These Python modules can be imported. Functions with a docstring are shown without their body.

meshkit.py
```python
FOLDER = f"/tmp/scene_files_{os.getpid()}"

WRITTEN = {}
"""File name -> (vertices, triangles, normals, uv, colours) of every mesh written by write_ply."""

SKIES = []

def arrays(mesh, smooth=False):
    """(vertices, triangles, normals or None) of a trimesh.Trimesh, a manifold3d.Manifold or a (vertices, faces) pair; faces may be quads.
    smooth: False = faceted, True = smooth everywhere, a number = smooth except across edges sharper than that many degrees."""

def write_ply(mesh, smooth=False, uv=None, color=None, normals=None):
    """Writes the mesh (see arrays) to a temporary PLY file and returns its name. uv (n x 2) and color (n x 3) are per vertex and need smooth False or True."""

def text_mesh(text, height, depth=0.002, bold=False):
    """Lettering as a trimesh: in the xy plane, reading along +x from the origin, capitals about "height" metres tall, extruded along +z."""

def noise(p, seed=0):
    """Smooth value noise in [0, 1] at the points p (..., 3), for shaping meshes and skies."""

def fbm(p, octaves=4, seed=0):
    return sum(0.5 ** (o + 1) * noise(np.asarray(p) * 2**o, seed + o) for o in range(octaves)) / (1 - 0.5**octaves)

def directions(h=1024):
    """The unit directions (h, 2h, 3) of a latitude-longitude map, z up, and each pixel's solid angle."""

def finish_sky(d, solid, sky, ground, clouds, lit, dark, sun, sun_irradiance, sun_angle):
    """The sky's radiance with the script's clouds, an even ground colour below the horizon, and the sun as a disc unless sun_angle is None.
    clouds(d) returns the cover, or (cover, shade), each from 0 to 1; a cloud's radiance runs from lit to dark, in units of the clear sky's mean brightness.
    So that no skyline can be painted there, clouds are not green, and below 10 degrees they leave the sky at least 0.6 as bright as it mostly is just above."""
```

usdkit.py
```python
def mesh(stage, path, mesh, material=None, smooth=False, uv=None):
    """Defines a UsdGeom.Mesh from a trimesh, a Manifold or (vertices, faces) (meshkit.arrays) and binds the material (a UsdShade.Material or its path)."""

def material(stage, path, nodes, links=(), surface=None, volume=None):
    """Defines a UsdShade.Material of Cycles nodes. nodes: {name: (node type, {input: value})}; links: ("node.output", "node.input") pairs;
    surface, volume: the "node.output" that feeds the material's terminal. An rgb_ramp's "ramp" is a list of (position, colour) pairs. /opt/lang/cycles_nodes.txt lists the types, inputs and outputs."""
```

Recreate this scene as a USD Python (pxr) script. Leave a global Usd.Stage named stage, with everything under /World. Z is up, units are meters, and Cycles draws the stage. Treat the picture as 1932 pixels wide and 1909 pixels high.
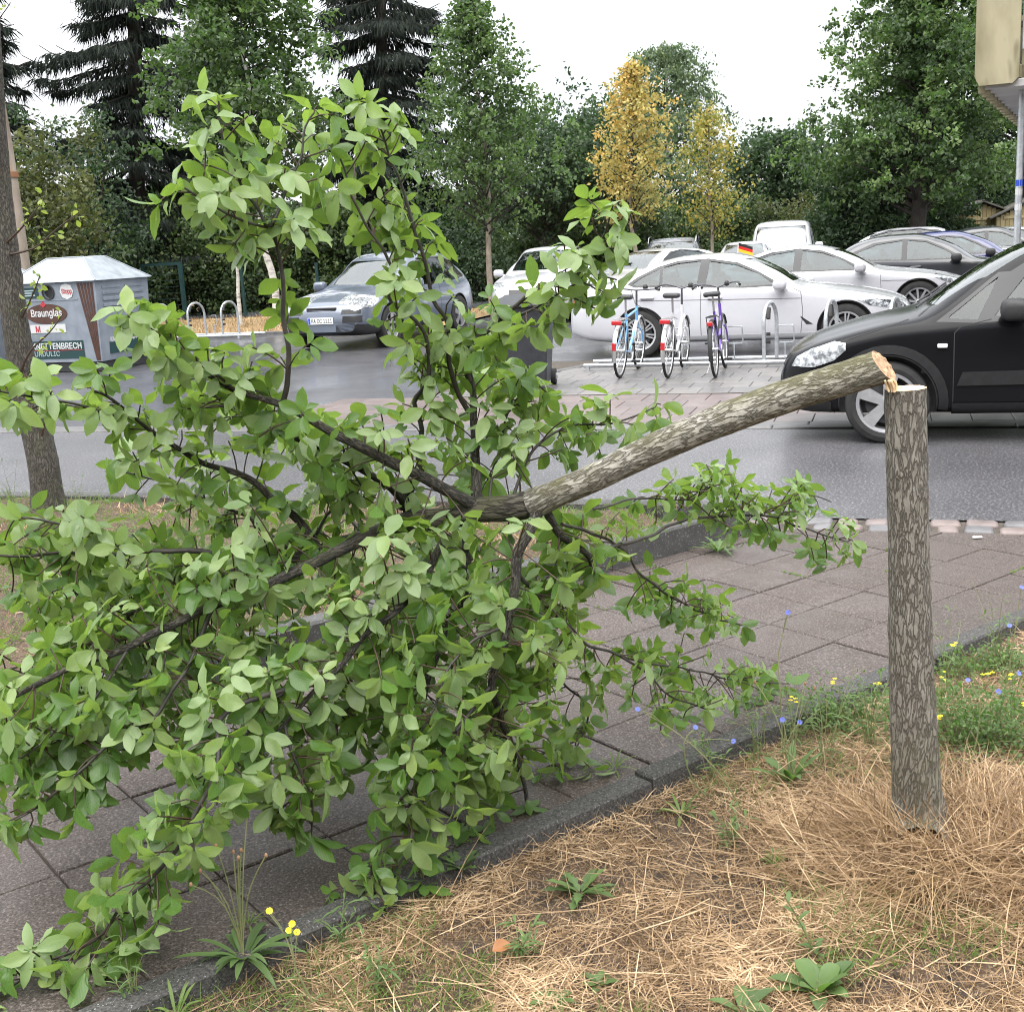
import math, random
import numpy as np, trimesh, manifold3d as m3, shapely
import shapely.geometry as sg, shapely.affinity as sa
import usdkit, meshkit
from scipy.interpolate import PchipInterpolator
from pxr import Usd, UsdGeom, UsdLux, UsdShade, Gf, Sdf, Vt

stage = Usd.Stage.CreateInMemory()
UsdGeom.SetStageUpAxis(stage, 'Z'); UsdGeom.SetStageMetersPerUnit(stage, 1.0)
UsdGeom.Xform.Define(stage, '/World'); UsdGeom.Scope.Define(stage, '/World/Looks')

# ---------------------------------------------------------------- camera, sky, sun
EYE, FPX, PW, PH = 1.7, 2250.0, 1932.0, 1908.5
PITCH, ROLL = math.atan(492 / FPX), math.radians(3.1)
_f = np.array([0, math.cos(PITCH), -math.sin(PITCH)]); _r0 = np.array([1.0, 0, 0]); _u0 = np.cross(_r0, _f)
CR = _r0 * math.cos(ROLL) - _u0 * math.sin(ROLL); CU = _u0 * math.cos(ROLL) + _r0 * math.sin(ROLL); CF = _f
CC = np.array([0, 0, EYE])
cam = UsdGeom.Camera.Define(stage, '/World/camera')
cam.CreateHorizontalApertureAttr(36.0); cam.CreateVerticalApertureAttr(36.0 * 1011 / 1024)
cam.CreateFocalLengthAttr(36.0 * FPX / PW); cam.CreateClippingRangeAttr(Gf.Vec2f(0.05, 2000))
M = np.eye(4); M[0, :3], M[1, :3], M[2, :3], M[3, :3] = CR, CU, -CF, CC
UsdGeom.Xformable(cam).AddTransformOp().Set(Gf.Matrix4d(M.tolist()))
EXPOSURE = 1.82
cam.CreateExposureAttr(EXPOSURE)
SUN_EL, SUN_AZ = math.radians(68), math.radians(205)      # azimuth from +y towards +x, of the direction towards the sun
dome = UsdLux.DomeLight.Define(stage, '/World/sky')
_sky = usdkit.material(stage, '/World/Looks/overcast_sky', {
    'tc': ('texture_coordinate', {}), 'geo': ('geometry', {}),
    'map': ('mapping', {'scale': (1.0, 1.0, 2.4)}),
    'n': ('noise_texture', {'scale': 2.2, 'detail': 5.0, 'roughness': 0.55}),
    'cover': ('rgb_ramp', {'ramp': [(0.2, (0.86, 0.86, 0.86)), (0.6, (0.97, 0.97, 0.97))]}),
    'cloud': ('rgb_ramp', {'ramp': [(0.25, (4.1, 4.22, 4.4)), (0.75, (4.9, 4.95, 5.0))]}),
    'sky': ('sky_texture', {'sky_type': 'single_scattering', 'sun_disc': False, 'sun_elevation': SUN_EL, 'sun_rotation': SUN_AZ}),
    'dir': ('separate_xyz', {}), 'cie': ('map_range', {'from_min': 0.0, 'from_max': 1.0, 'to_min': 0.55, 'to_max': 1.65, 'clamp': True}),
    'over': ('vector_math', {'math_type': 'scale'}),
    'mix': ('mix', {}), 'bg': ('background_shader', {'strength': 0.12})},
    [('tc.generated', 'map.vector'), ('map.vector', 'n.vector'), ('n.fac', 'cover.fac'), ('n.fac', 'cloud.fac'), ('cover.color', 'mix.fac'),
     ('geo.position', 'dir.vector'), ('dir.z', 'cie.value'), ('cloud.color', 'over.vector1'), ('cie.result', 'over.scale'),
     ('sky.color', 'mix.color1'), ('over.vector', 'mix.color2'), ('mix.color', 'bg.color')], surface='bg.background')
UsdShade.MaterialBindingAPI.Apply(dome.GetPrim()).Bind(_sky)
dome.GetPrim().SetCustomDataByKey('kind', 'structure')
sun = UsdLux.DistantLight.Define(stage, '/World/sun')
sun.CreateIntensityAttr(0.36); sun.CreateAngleAttr(75.0); sun.CreateColorAttr(Gf.Vec3f(1.0, 0.97, 0.93)); sun.CreateNormalizeAttr(True)
_s = np.array([math.sin(SUN_AZ) * math.cos(SUN_EL), math.cos(SUN_AZ) * math.cos(SUN_EL), math.sin(SUN_EL)])
_x = np.cross([0, 0, 1.0], _s); _x /= np.linalg.norm(_x); _y = np.cross(_s, _x)
M = np.eye(4); M[0, :3], M[1, :3], M[2, :3] = _x, _y, _s
UsdGeom.Xformable(sun).AddTransformOp().Set(Gf.Matrix4d(M.tolist()))

# ---------------------------------------------------------------- helpers
def ray(px, py):
    return CR * (px - PW / 2) / FPX - CU * (py - PH / 2) / FPX + CF
def G(px, py, z=0.0):
    d = ray(px, py); return CC + d * ((z - EYE) / d[2])
def P(px, py, Y):
    d = ray(px, py); return CC + d * (Y / d[1])
RA = math.radians(-18.0); CA, SA = math.cos(RA), math.sin(RA)
def T(u, v, z=0.0):                      # street frame: u along the road, v across it
    return np.array([CA * u - SA * v, SA * u + CA * v, z])
def UV(p): return np.array([CA * p[0] + SA * p[1], -SA * p[0] + CA * p[1]])

_names = {}
def numbered(parent, name):
    k = (parent, name); n = _names.get(k, 0); _names[k] = n + 1
    return f'{parent}/{name}' + (f'_{n:03d}' if n else '')
def tag(prim, label=None, cat=None, group=None, kind=None):
    for k, v in (('label', label), ('category', cat), ('group', group), ('kind', kind)):
        if v: prim.SetCustomDataByKey(k, v)
    return prim
def thing(name, label, cat, loc=(0, 0, 0), rot=0.0, group=None, kind=None, parent='/World', tilt=None):
    path = numbered(parent, name)
    x = UsdGeom.Xform.Define(stage, path)
    x.AddTranslateOp().Set(Gf.Vec3d(*map(float, loc)))
    if rot: x.AddRotateZOp().Set(math.degrees(rot))
    if tilt: x.AddRotateXYZOp().Set(Gf.Vec3f(*tilt))
    tag(x.GetPrim(), label, cat, group, kind)
    return path
def obj(name, mesh, mat, parent='/World', smooth=30, label=None, cat=None, group=None, kind=None, uv=None, tone=None, loc=None):
    path = numbered(parent, name)
    if tone is not None or uv is not None: smooth = True if smooth else False
    m = usdkit.mesh(stage, path, mesh, mat, smooth=smooth, uv=uv)
    if tone is not None:
        UsdGeom.PrimvarsAPI(m).CreatePrimvar('tone', Sdf.ValueTypeNames.FloatArray, 'vertex').Set(Vt.FloatArray.FromNumpy(np.asarray(tone, np.float32)))
    if loc is not None: UsdGeom.Xformable(m).AddTranslateOp().Set(Gf.Vec3d(*map(float, loc)))
    m.CreateDoubleSidedAttr(True)
    tag(m.GetPrim(), label, cat, group, kind)
    return path
def copy_of(src, name, label, cat, loc, rot=0.0, group=None, scale=1.0):
    path = numbered('/World', name)
    x = UsdGeom.Xform.Define(stage, path); p = x.GetPrim()
    x.GetPrim().GetReferences().AddInternalReference(src)
    x.ClearXformOpOrder()
    x.AddTranslateOp().Set(Gf.Vec3d(*map(float, loc))); x.AddRotateZOp().Set(math.degrees(rot))
    if scale != 1: x.AddScaleOp().Set(Gf.Vec3f(scale, scale, scale))
    p.SetInstanceable(True); tag(p, label, cat, group)
    return path
def tm(v, f): return trimesh.Trimesh(np.asarray(v, float), np.asarray(f, int), process=False)
def cat_m(ms): return trimesh.util.concatenate([m for m in ms if m is not None and len(m.vertices)])
def box(sx, sy, sz, c=(0, 0, 0)):
    m = trimesh.creation.box([sx, sy, sz]); m.apply_translation(c); return m
def bevel_box(sx, sy, sz, c=(0, 0, 0), b=0.01):
    """A box with chamfered top edges and corners (44 triangles at most)."""
    p = []
    for z, i in ((-sz / 2, 0), (sz / 2 - b, 0), (sz / 2, b)):
        p += [(-sx / 2 + i, -sy / 2 + i, z), (sx / 2 - i, -sy / 2 + i, z), (sx / 2 - i, sy / 2 - i, z), (-sx / 2 + i, sy / 2 - i, z)]
    f = [(0, 2, 1), (0, 3, 2), (8, 9, 10), (8, 10, 11)]
    for r in (0, 4):
        for k in range(4):
            a, b_ = r + k, r + (k + 1) % 4
            f += [(a, b_, b_ + 4), (a, b_ + 4, a + 4)]
    return tm(np.array(p) + np.array(c), f)
def rbox(sx, sy, sz, r, c=(0, 0, 0), seg=8):
    s = m3.Manifold.sphere(r, seg)
    m = m3.Manifold.batch_hull([s.translate([a * (sx / 2 - r), b * (sy / 2 - r), d * (sz / 2 - r)]) for a in (-1, 1) for b in (-1, 1) for d in (-1, 1)])
    return from_m3(m.translate(list(map(float, c))))
def from_m3(m):
    q = m.to_mesh(); return tm(q.vert_properties[:, :3], q.tri_verts)
def to_m3(t): return m3.Manifold(m3.Mesh(np.asarray(t.vertices, np.float32), np.asarray(t.faces, np.uint32)))
def tube(pts, rad, n=8, cap=True, jitter=None):
    """Tapered tube along a polyline. rad: number or per-point list."""
    pts = np.asarray(pts, float); k = len(pts); rad = np.broadcast_to(np.asarray(rad, float), (k,))
    t = np.gradient(pts, axis=0); t /= np.maximum(np.linalg.norm(t, axis=1, keepdims=True), 1e-9)
    ref = np.array([0, 0, 1.0]) if abs(t[0][2]) < 0.9 else np.array([1.0, 0, 0])
    v = []
    n1 = np.cross(t[0], ref); n1 /= np.linalg.norm(n1)
    a = np.arange(n) / n * 2 * np.pi
    for i in range(k):
        n1 = n1 - t[i] * (n1 @ t[i]); n1 /= max(np.linalg.norm(n1), 1e-9); n2 = np.cross(t[i], n1)
        ring = pts[i] + rad[i] * (np.cos(a)[:, None] * n1 + np.sin(a)[:, None] * n2)
        v.append(ring)
    v = np.vstack(v); f = []
    for i in range(k - 1):
        for j in range(n):
            a_, b_ = i * n + j, i * n + (j + 1) % n
            f += [(a_, b_, b_ + n), (a_, b_ + n, a_ + n)]
    if cap:
        c0, c1 = len(v), len(v) + 1
        v = np.vstack([v, pts[:1], pts[-1:]])
        for j in range(n):
            f += [(c0, (j + 1) % n, j), (c1, (k - 1) * n + j, (k - 1) * n + (j + 1) % n)]
    return tm(v, f)
def smooth_path(pts, step):
    pts = np.asarray(pts, float); pts = pts[np.concatenate([[True], np.linalg.norm(np.diff(pts, axis=0), axis=1) > 1e-6])]
    s = np.concatenate([[0], np.cumsum(np.linalg.norm(np.diff(pts, axis=0), axis=1))])
    n = max(int(s[-1] / step) + 1, 3)
    if len(pts) < 3: q = np.linspace(0, s[-1], n); return np.stack([np.interp(q, s, pts[:, i]) for i in range(pts.shape[1])], 1)
    pc = PchipInterpolator(s, pts, axis=0); return pc(np.linspace(0, s[-1], n))
def poly_prism(poly, depth, z0=0.0):
    m = trimesh.creation.extrude_polygon(poly, depth, engine='earcut'); m.apply_translation([0, 0, z0]); return m
def rotz(m, a, t=(0, 0, 0)):
    m = m.copy(); m.apply_transform(trimesh.transformations.rotation_matrix(a, [0, 0, 1])); m.apply_translation(t); return m
def xf(m, R=None, t=(0, 0, 0)):
    m = m.copy()
    if R is not None:
        A = np.eye(4); A[:3, :3] = R; m.apply_transform(A)
    m.apply_translation(t); return m
def sheet(x0, x1, y0, y1, nx, ny, fz, frame=None):
    X, Y = np.meshgrid(np.linspace(x0, x1, nx), np.linspace(y0, y1, ny), indexing='ij')
    if frame is not None:
        q = frame(X, Y); X, Y = q[0], q[1]
    Z = fz(X, Y) if callable(fz) else np.full_like(X, fz)
    i = np.arange(nx * ny).reshape(nx, ny)
    a, b, c, d = i[:-1, :-1].ravel(), i[1:, :-1].ravel(), i[1:, 1:].ravel(), i[:-1, 1:].ravel()
    return tm(np.stack([X.ravel(), Y.ravel(), Z.ravel()], 1), np.vstack([np.stack([a, b, c], 1), np.stack([a, c, d], 1)]))
def Tf(X, Y): return CA * X - SA * Y, SA * X + CA * Y

# ---------------------------------------------------------------- materials
def mat(name, c1, c2=None, scale=20, rough=0.6, rough2=None, rscale=None, bump=0.0, bscale=None, detail=5.0, metallic=0.0, coat=0.0, coat_rough=0.05,
        stretch=None, ramp=(0.35, 0.65), world=False, spec=None, trans=0.0, voronoi=False, speck=None, speck_scale=200, speck_at=(0.62, 0.7), tone=None, sheen=0):
    """A principled material whose colour, roughness and bump come from noise. speck: a second colour in small grains. tone: (dark, light) factors by the primvar 'tone'."""
    path = '/World/Looks/' + name
    N = {'geo': ('geometry', {}), 'tc': ('texture_coordinate', {}), 'p': ('principled_bsdf', {'roughness': rough, 'metallic': metallic, 'base_color': c1})}
    L = []; P_ = N['p'][1]
    if coat: P_.update(coat_weight=coat, coat_roughness=coat_rough)
    if spec is not None: P_.update(specular_ior_level=spec)
    src = 'geo.position' if world else 'tc.object'
    if stretch: N['map'] = ('mapping', {'scale': stretch}); L += [(src, 'map.vector')]; src = 'map.vector'
    col = None
    if c2 is not None:
        N['n'] = ('noise_texture', {'scale': scale, 'detail': detail, 'roughness': 0.6}); L += [(src, 'n.vector')]
        N['r'] = ('rgb_ramp', {'ramp': [(ramp[0], c1), (ramp[1], c2)]}); L += [('n.fac', 'r.fac')]; col = 'r.color'
    if speck is not None:
        N['sn'] = ('noise_texture', {'scale': speck_scale, 'detail': 2.0, 'roughness': 0.7}); L += [(src, 'sn.vector')]
        N['sr'] = ('rgb_ramp', {'ramp': [(speck_at[0], (0, 0, 0)), (speck_at[1], (1, 1, 1))]}); L += [('sn.fac', 'sr.fac')]
        N['sm'] = ('mix', {'color1': c1, 'color2': speck}); L += [('sr.color', 'sm.fac')]
        if col: L += [(col, 'sm.color1')]
        col = 'sm.color'
    if tone:
        N['at'] = ('attribute', {'attribute': 'tone'}); N['tr'] = ('rgb_ramp', {'ramp': tone})
        N['tm'] = ('mix', {'mix_type': 'multiply', 'fac': 1.0, 'color1': c1}); L += [('at.fac', 'tr.fac'), ('tr.color', 'tm.color2')]
        if col: L += [(col, 'tm.color1')]
        col = 'tm.color'
    if col: L += [(col, 'p.base_color')]
    if rough2 is not None:
        N['rn'] = ('noise_texture', {'scale': rscale or scale, 'detail': 4.0}); N['rr'] = ('rgb_ramp', {'ramp': [(0.4, (rough,) * 3), (0.6, (rough2,) * 3)]})
        L += [(src, 'rn.vector'), ('rn.fac', 'rr.fac'), ('rr.color', 'p.roughness')]
    if bump:
        N['bn'] = ('voronoi_texture' if voronoi else 'noise_texture', {'scale': bscale or scale, 'detail': 4.0 if not voronoi else 0.0}); N['b'] = ('bump', {'strength': min(1.0, bump * 20), 'distance': bump})
        L += [(src, 'bn.vector'), ('bn.distance' if voronoi else 'bn.fac', 'b.height'), ('b.normal', 'p.normal')]
    return usdkit.material(stage, path, N, L, surface='p.BSDF')
def leaf_mat(name, top, under, rough=0.45, trans=0.35, tcol=None, veins=False, spec=0.32, tone=((0.0, (0.7, 0.7, 0.7)), (1.0, (1.25, 1.25, 1.1))), autumn=None):
    """Leaf: upper and lower side differ, light passes through. tone varies single leaves."""
    N = {'geo': ('geometry', {}), 'at': ('attribute', {'attribute': 'tone'}), 'tr': ('rgb_ramp', {'ramp': list(tone)}),
         'side': ('mix', {'color1': top, 'color2': under}), 'tm': ('mix', {'mix_type': 'multiply', 'fac': 1.0}),
         'p': ('principled_bsdf', {'roughness': rough, 'specular_ior_level': spec}), 't': ('translucent_bsdf', {'color': tcol or tuple(min(1, c * 2.2) for c in top)}), 'm': ('mix_closure', {'fac': trans})}
    L = [('geo.backfacing', 'side.fac'), ('at.fac', 'tr.fac'), ('side.color', 'tm.color1'), ('tr.color', 'tm.color2'), ('tm.color', 'p.base_color'),
         ('p.BSDF', 'm.closure1'), ('t.BSDF', 'm.closure2')]
    if veins:
        N['uv'] = ('texture_coordinate', {}); N['sx'] = ('separate_xyz', {})
        N['ab'] = ('math', {'math_type': 'absolute'}); N['sub'] = ('math', {'math_type': 'multiply_add', 'value2': -0.55}) 
        N['w'] = ('math', {'math_type': 'sine'}); N['mul'] = ('math', {'math_type': 'multiply', 'value2': 40.0})
        N['pw'] = ('math', {'math_type': 'power', 'value2': 6.0}); N['h'] = ('math', {'math_type': 'multiply_add', 'value2': 0.5, 'value3': 0.5})
        N['mid'] = ('rgb_ramp', {'ramp': [(0.0, (1, 1, 1)), (0.05, (0, 0, 0))]})
        N['mx'] = ('math', {'math_type': 'maximum'}); N['vc'] = ('mix', {'mix_type': 'mix', 'color2': (0.30, 0.36, 0.17)}); N['vf'] = ('math', {'math_type': 'multiply', 'value2': 0.17})
        N['b'] = ('bump', {'strength': 0.16, 'distance': 0.0015, 'invert': True})
        L += [('uv.UV', 'sx.vector'), ('sx.x', 'ab.value1'), ('ab.value', 'sub.value1'), ('sx.y', 'sub.value3'), ('sub.value', 'mul.value1'), ('mul.value', 'w.value1'), ('w.value', 'h.value1'),
              ('h.value', 'pw.value1'), ('ab.value', 'mid.fac'), ('pw.value', 'mx.value1'), ('mid.color', 'mx.value2'), ('mx.value', 'vf.value1'), ('vf.value', 'vc.fac'),
              ('tm.color', 'vc.color1'), ('vc.color', 'p.base_color'), ('mx.value', 'b.height'), ('b.normal', 'p.normal')]
        L.remove(('tm.color', 'p.base_color'))
        # rain drops: small glossy grains
        N['dn'] = ('noise_texture', {'scale': 260.0, 'detail': 1.0}); N['dr'] = ('rgb_ramp', {'ramp': [(0.60, (rough,) * 3), (0.68, (0.12,) * 3)]})
        L += [('geo.position', 'dn.vector'), ('dn.fac', 'dr.fac'), ('dr.color', 'p.roughness')]
    return usdkit.material(stage, '/World/Looks/' + name, N, L, surface='m.closure')
def glass_mat(name, tint=(0.75, 0.85, 0.82), rough=0.02, ior=1.6):
    return usdkit.material(stage, '/World/Looks/' + name, {'t': ('transparent_bsdf', {'color': tint}), 'g': ('glossy_bsdf', {'color': (1, 1, 1), 'roughness': rough}), 'lw': ('layer_weight', {'blend': 0.5}), 'pw': ('math', {'math_type': 'power', 'value2': 5.0}), 'f': ('math', {'math_type': 'multiply_add', 'value2': 0.85, 'value3': ((ior - 1) / (ior + 1)) ** 2}), 'm': ('mix_closure', {})},
        [('lw.facing', 'pw.value1'), ('pw.value', 'f.value1'), ('f.value', 'm.fac'), ('t.BSDF', 'm.closure1'), ('g.BSDF', 'm.closure2')], surface='m.closure')
# ---------------------------------------------------------------- ground, path, road, pavements
KA = math.radians(37.5); KS, KN = np.array([math.cos(KA), math.sin(KA)]), np.array([math.sin(KA), -math.cos(KA)]); K0 = np.array([0.06, 3.35])
def K(s, t, z=0.0):                      # path frame: s along the edging, t > 0 on the dry lawn
    p = K0 + KS * s + KN * t; return np.array([p[0], p[1], z])
def Kinv(x, y): return (x - K0[0]) * KS[0] + (y - K0[1]) * KS[1], (x - K0[0]) * KN[0] + (y - K0[1]) * KN[1]
def Kf(X, Y): return K0[0] + KS[0] * X + KN[0] * Y, K0[1] + KS[1] * X + KN[1] * Y
def lawn_z(x, y):
    s, t = Kinv(x, y)
    h = meshkit.fbm(np.stack([x * 2.3, y * 2.3, np.zeros_like(x)], -1), 3, 5)
    z = -0.035 + 0.05 * (h - 0.5) * np.clip(t * 3, 0, 1) + 0.02 * np.clip(t, 0, 2)
    r = np.hypot(x - 1.11, y - 3.12)
    return z - 0.02 * np.exp(-(r / 0.25) ** 2)

soil = mat('soil', (0.022, 0.015, 0.010), (0.075, 0.047, 0.029), scale=11, rough=0.95, bump=0.01, bscale=60, world=True, speck=(0.24, 0.17, 0.10), speck_scale=110, speck_at=(0.54, 0.66))
dryground = mat('dry_ground', (0.24, 0.16, 0.08), (0.40, 0.28, 0.135), scale=1.2, rough=0.95, bump=0.01, bscale=40, world=True, speck=(0.20, 0.20, 0.07), speck_scale=8, speck_at=(0.56, 0.68))
farground = mat('far_ground', (0.05, 0.06, 0.03), (0.12, 0.10, 0.05), scale=0.4, rough=0.95, world=True)
asphalt = mat('wet_road_asphalt', (0.036, 0.035, 0.038), (0.058, 0.056, 0.06), scale=1.4, rough=0.40, rough2=0.33, rscale=0.5, bump=0.006, bscale=75, world=True, speck=(0.30, 0.30, 0.31), speck_scale=58, speck_at=(0.54, 0.68))
lotasphalt = mat('wet_lot_asphalt', (0.04, 0.04, 0.044), (0.07, 0.07, 0.076), scale=0.7, rough=0.30, rough2=0.17, rscale=0.6, bump=0.002, bscale=140, world=True)
slabm = [mat(f'path_slab_{i}', c, d, scale=150, detail=3.0, ramp=(0.36, 0.66), rough=0.62, rough2=0.45, rscale=3.5, bump=0.004, bscale=150, world=True, speck=(0.20, 0.165, 0.155), speck_scale=105, speck_at=(0.54, 0.70), spec=0.3)
         for i, (c, d) in enumerate([((0.026, 0.020, 0.0165), (0.106, 0.085, 0.074)), ((0.023, 0.018, 0.0155), (0.096, 0.079, 0.069)), ((0.028, 0.021, 0.018), (0.114, 0.091, 0.080))])]
edgem = mat('edging_concrete', (0.026, 0.025, 0.023), (0.088, 0.085, 0.080), scale=120, detail=3.0, rough=0.7, bump=0.005, bscale=130, world=True, speck=(0.32, 0.32, 0.31), speck_scale=160, speck_at=(0.64, 0.70), spec=0.3)
kerbm = mat('pit_kerb_concrete', (0.024, 0.023, 0.022), (0.062, 0.060, 0.057), scale=5, rough=0.6, bump=0.003, bscale=90, world=True, speck=(0.2, 0.2, 0.2), speck_scale=100, speck_at=(0.6, 0.68))
jointm = mat('joint_sand', (0.04, 0.034, 0.028), (0.09, 0.075, 0.058), scale=30, rough=0.95, world=True)
cobm = [mat(f'cobble_{i}', c, tuple(x * 1.5 for x in c), scale=9, rough=0.42, bump=0.006, bscale=40, world=True) for i, c in enumerate([(0.125, 0.10, 0.094), (0.10, 0.097, 0.10), (0.145, 0.115, 0.106)])]
redm = [mat(f'red_paver_{i}', c, tuple(x * 1.35 for x in c), scale=5, rough=0.42, rough2=0.3, rscale=2, bump=0.002, bscale=80, world=True) for i, c in enumerate([(0.112, 0.086, 0.080), (0.124, 0.097, 0.091), (0.10, 0.079, 0.075)])]
greym = [mat(f'grey_paver_{i}', c, tuple(x * 1.3 for x in c), scale=5, rough=0.42, rough2=0.3, rscale=2, bump=0.002, bscale=80, world=True) for i, c in enumerate([(0.118, 0.112, 0.108), (0.134, 0.126, 0.12), (0.106, 0.101, 0.099)])]
stonem = mat('kerb_stone', (0.07, 0.068, 0.068), (0.13, 0.125, 0.122), scale=6, rough=0.4, world=True, bump=0.003, bscale=60)

obj('ground', sheet(-260, 260, -30, 420, 40, 40, -0.16), farground, kind='structure')
obj('road', sheet(-60, 60, 7.2, 10.56, 120, 12, 0.0, Tf), asphalt, kind='structure')
obj('parking_lot', sheet(-40, 60, 13.02, 60, 60, 40, -0.012, Tf), lotasphalt, kind='structure')

# near lawn
lw = sheet(-3.5, 9.0, 0.085, 5.0, 180, 90, 0.0, Kf); lv = lw.vertices; lv[:, 2] = lawn_z(lv[:, 0], lv[:, 1]); lw.vertices = lv
obj('dry_lawn', lw, soil, kind='structure')

# edging stones along the path
rng = random.Random(3)
edging = thing('path_edging', None, None, kind='structure')
for i in range(-5, 9):
    dz = rng.uniform(-0.006, 0.006)
    p = K(i * 1.0 + 0.36 + 0.5, 0.042, -0.10 + dz)
    m = rotz(bevel_box(0.992, 0.084, 0.245, b=0.007), KA + rng.uniform(-0.004, 0.004), p)
    obj('edging_stone', m, edgem, edging, smooth=False)

# the path of square slabs, opening to the gutter beyond the planting bed
S_PIT = 3.02
def street_v(x, y): return -SA * x + CA * y
path = obj('path', sheet(-6, 9.5, -6.5, -0.002, 60, 30, -0.011, Kf), jointm, kind='structure')
v_lim = 6.9
SL = 0.346
def half(s, t):
    c = K(s, t); return street_v(c[0], c[1]) < v_lim
keep = sg.Polygon([UV for UV in [(-6, 0), (-6, -1.86), (S_PIT, -1.86), (S_PIT, -7), (12, -7), (12, 0)]])
a0, a1 = K(0, 0), K(1, 0)
# the gutter's line in the path frame
gl = []
for u in (-12, 14):
    q = T(u, v_lim); gl.append(Kinv(q[0], q[1]))
gutter_side = sg.Polygon(gl + [Kinv(*T(u, -30.0)[:2]) for u in (14, -12)])
keep = keep.intersection(gutter_side)
n_sl = 0
for i in range(-13, 22):
    for j in range(0, 16):
        s0, t1 = i * SL + 0.13, -j * SL - 0.012
        g = 0.0032
        sq = sg.box(s0 + g, t1 - SL + g, s0 + SL - g, t1 - g)
        cl = sq.intersection(keep)
        if cl.is_empty or cl.area < 0.006: continue
        c = K(*cl.centroid.coords[0]);  
        if c[1] < 1.6 or c[0] < -3.6 or c[0] > 4.2: continue
        dz = rng.uniform(-0.003, 0.003)
        if cl.area > 0.98 * sq.area:
            m = bevel_box(SL - 2 * g, SL - 2 * g, 0.05, b=0.004)
            tilt = trimesh.transformations.rotation_matrix(rng.uniform(-0.006, 0.006), [rng.uniform(-1, 1), rng.uniform(-1, 1), 0.01]); m.apply_transform(tilt)
            m = rotz(m, KA, K(s0 + SL / 2, t1 - SL / 2, -0.025 + dz))
        else:
            m = poly_prism(cl if cl.geom_type == 'Polygon' else max(cl.geoms, key=lambda q: q.area), 0.05)
            q = m.vertices; m.vertices = np.stack([*Kf(q[:, 0], q[:, 1]), q[:, 2] - 0.05 + dz], 1)
        obj('slab', m, slabm[rng.randrange(3)], path, smooth=False); n_sl += 1

# gutter of small cobbles between path and road
gut = obj('gutter', sheet(-0.95, 14, v_lim, 7.198, 60, 4, -0.016, Tf), jointm, kind='structure')
for row in range(2):
    u = -0.95 + 0.07 * row
    while u < 4.4:
        w = rng.uniform(0.12, 0.2); d = rng.uniform(0.128, 0.142)
        s = m3.Manifold.sphere(0.022, 6)
        pts = [s.translate([sx * (w / 2 - 0.027 - rng.uniform(0, 0.008)), sy * (d / 2 - 0.024 - rng.uniform(0, 0.006)), rng.uniform(-0.004, 0.004)]) for sx in (-1, 1) for sy in (-1, 1)]
        m = from_m3(m3.Manifold.batch_hull(pts))
        m = rotz(m, RA + rng.uniform(-0.05, 0.05), T(u + w / 2, v_lim + 0.075 + 0.148 * row, -0.012))
        obj('cobble', m, cobm[rng.randrange(3)], gut, smooth=50); u += w + 0.012

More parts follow.
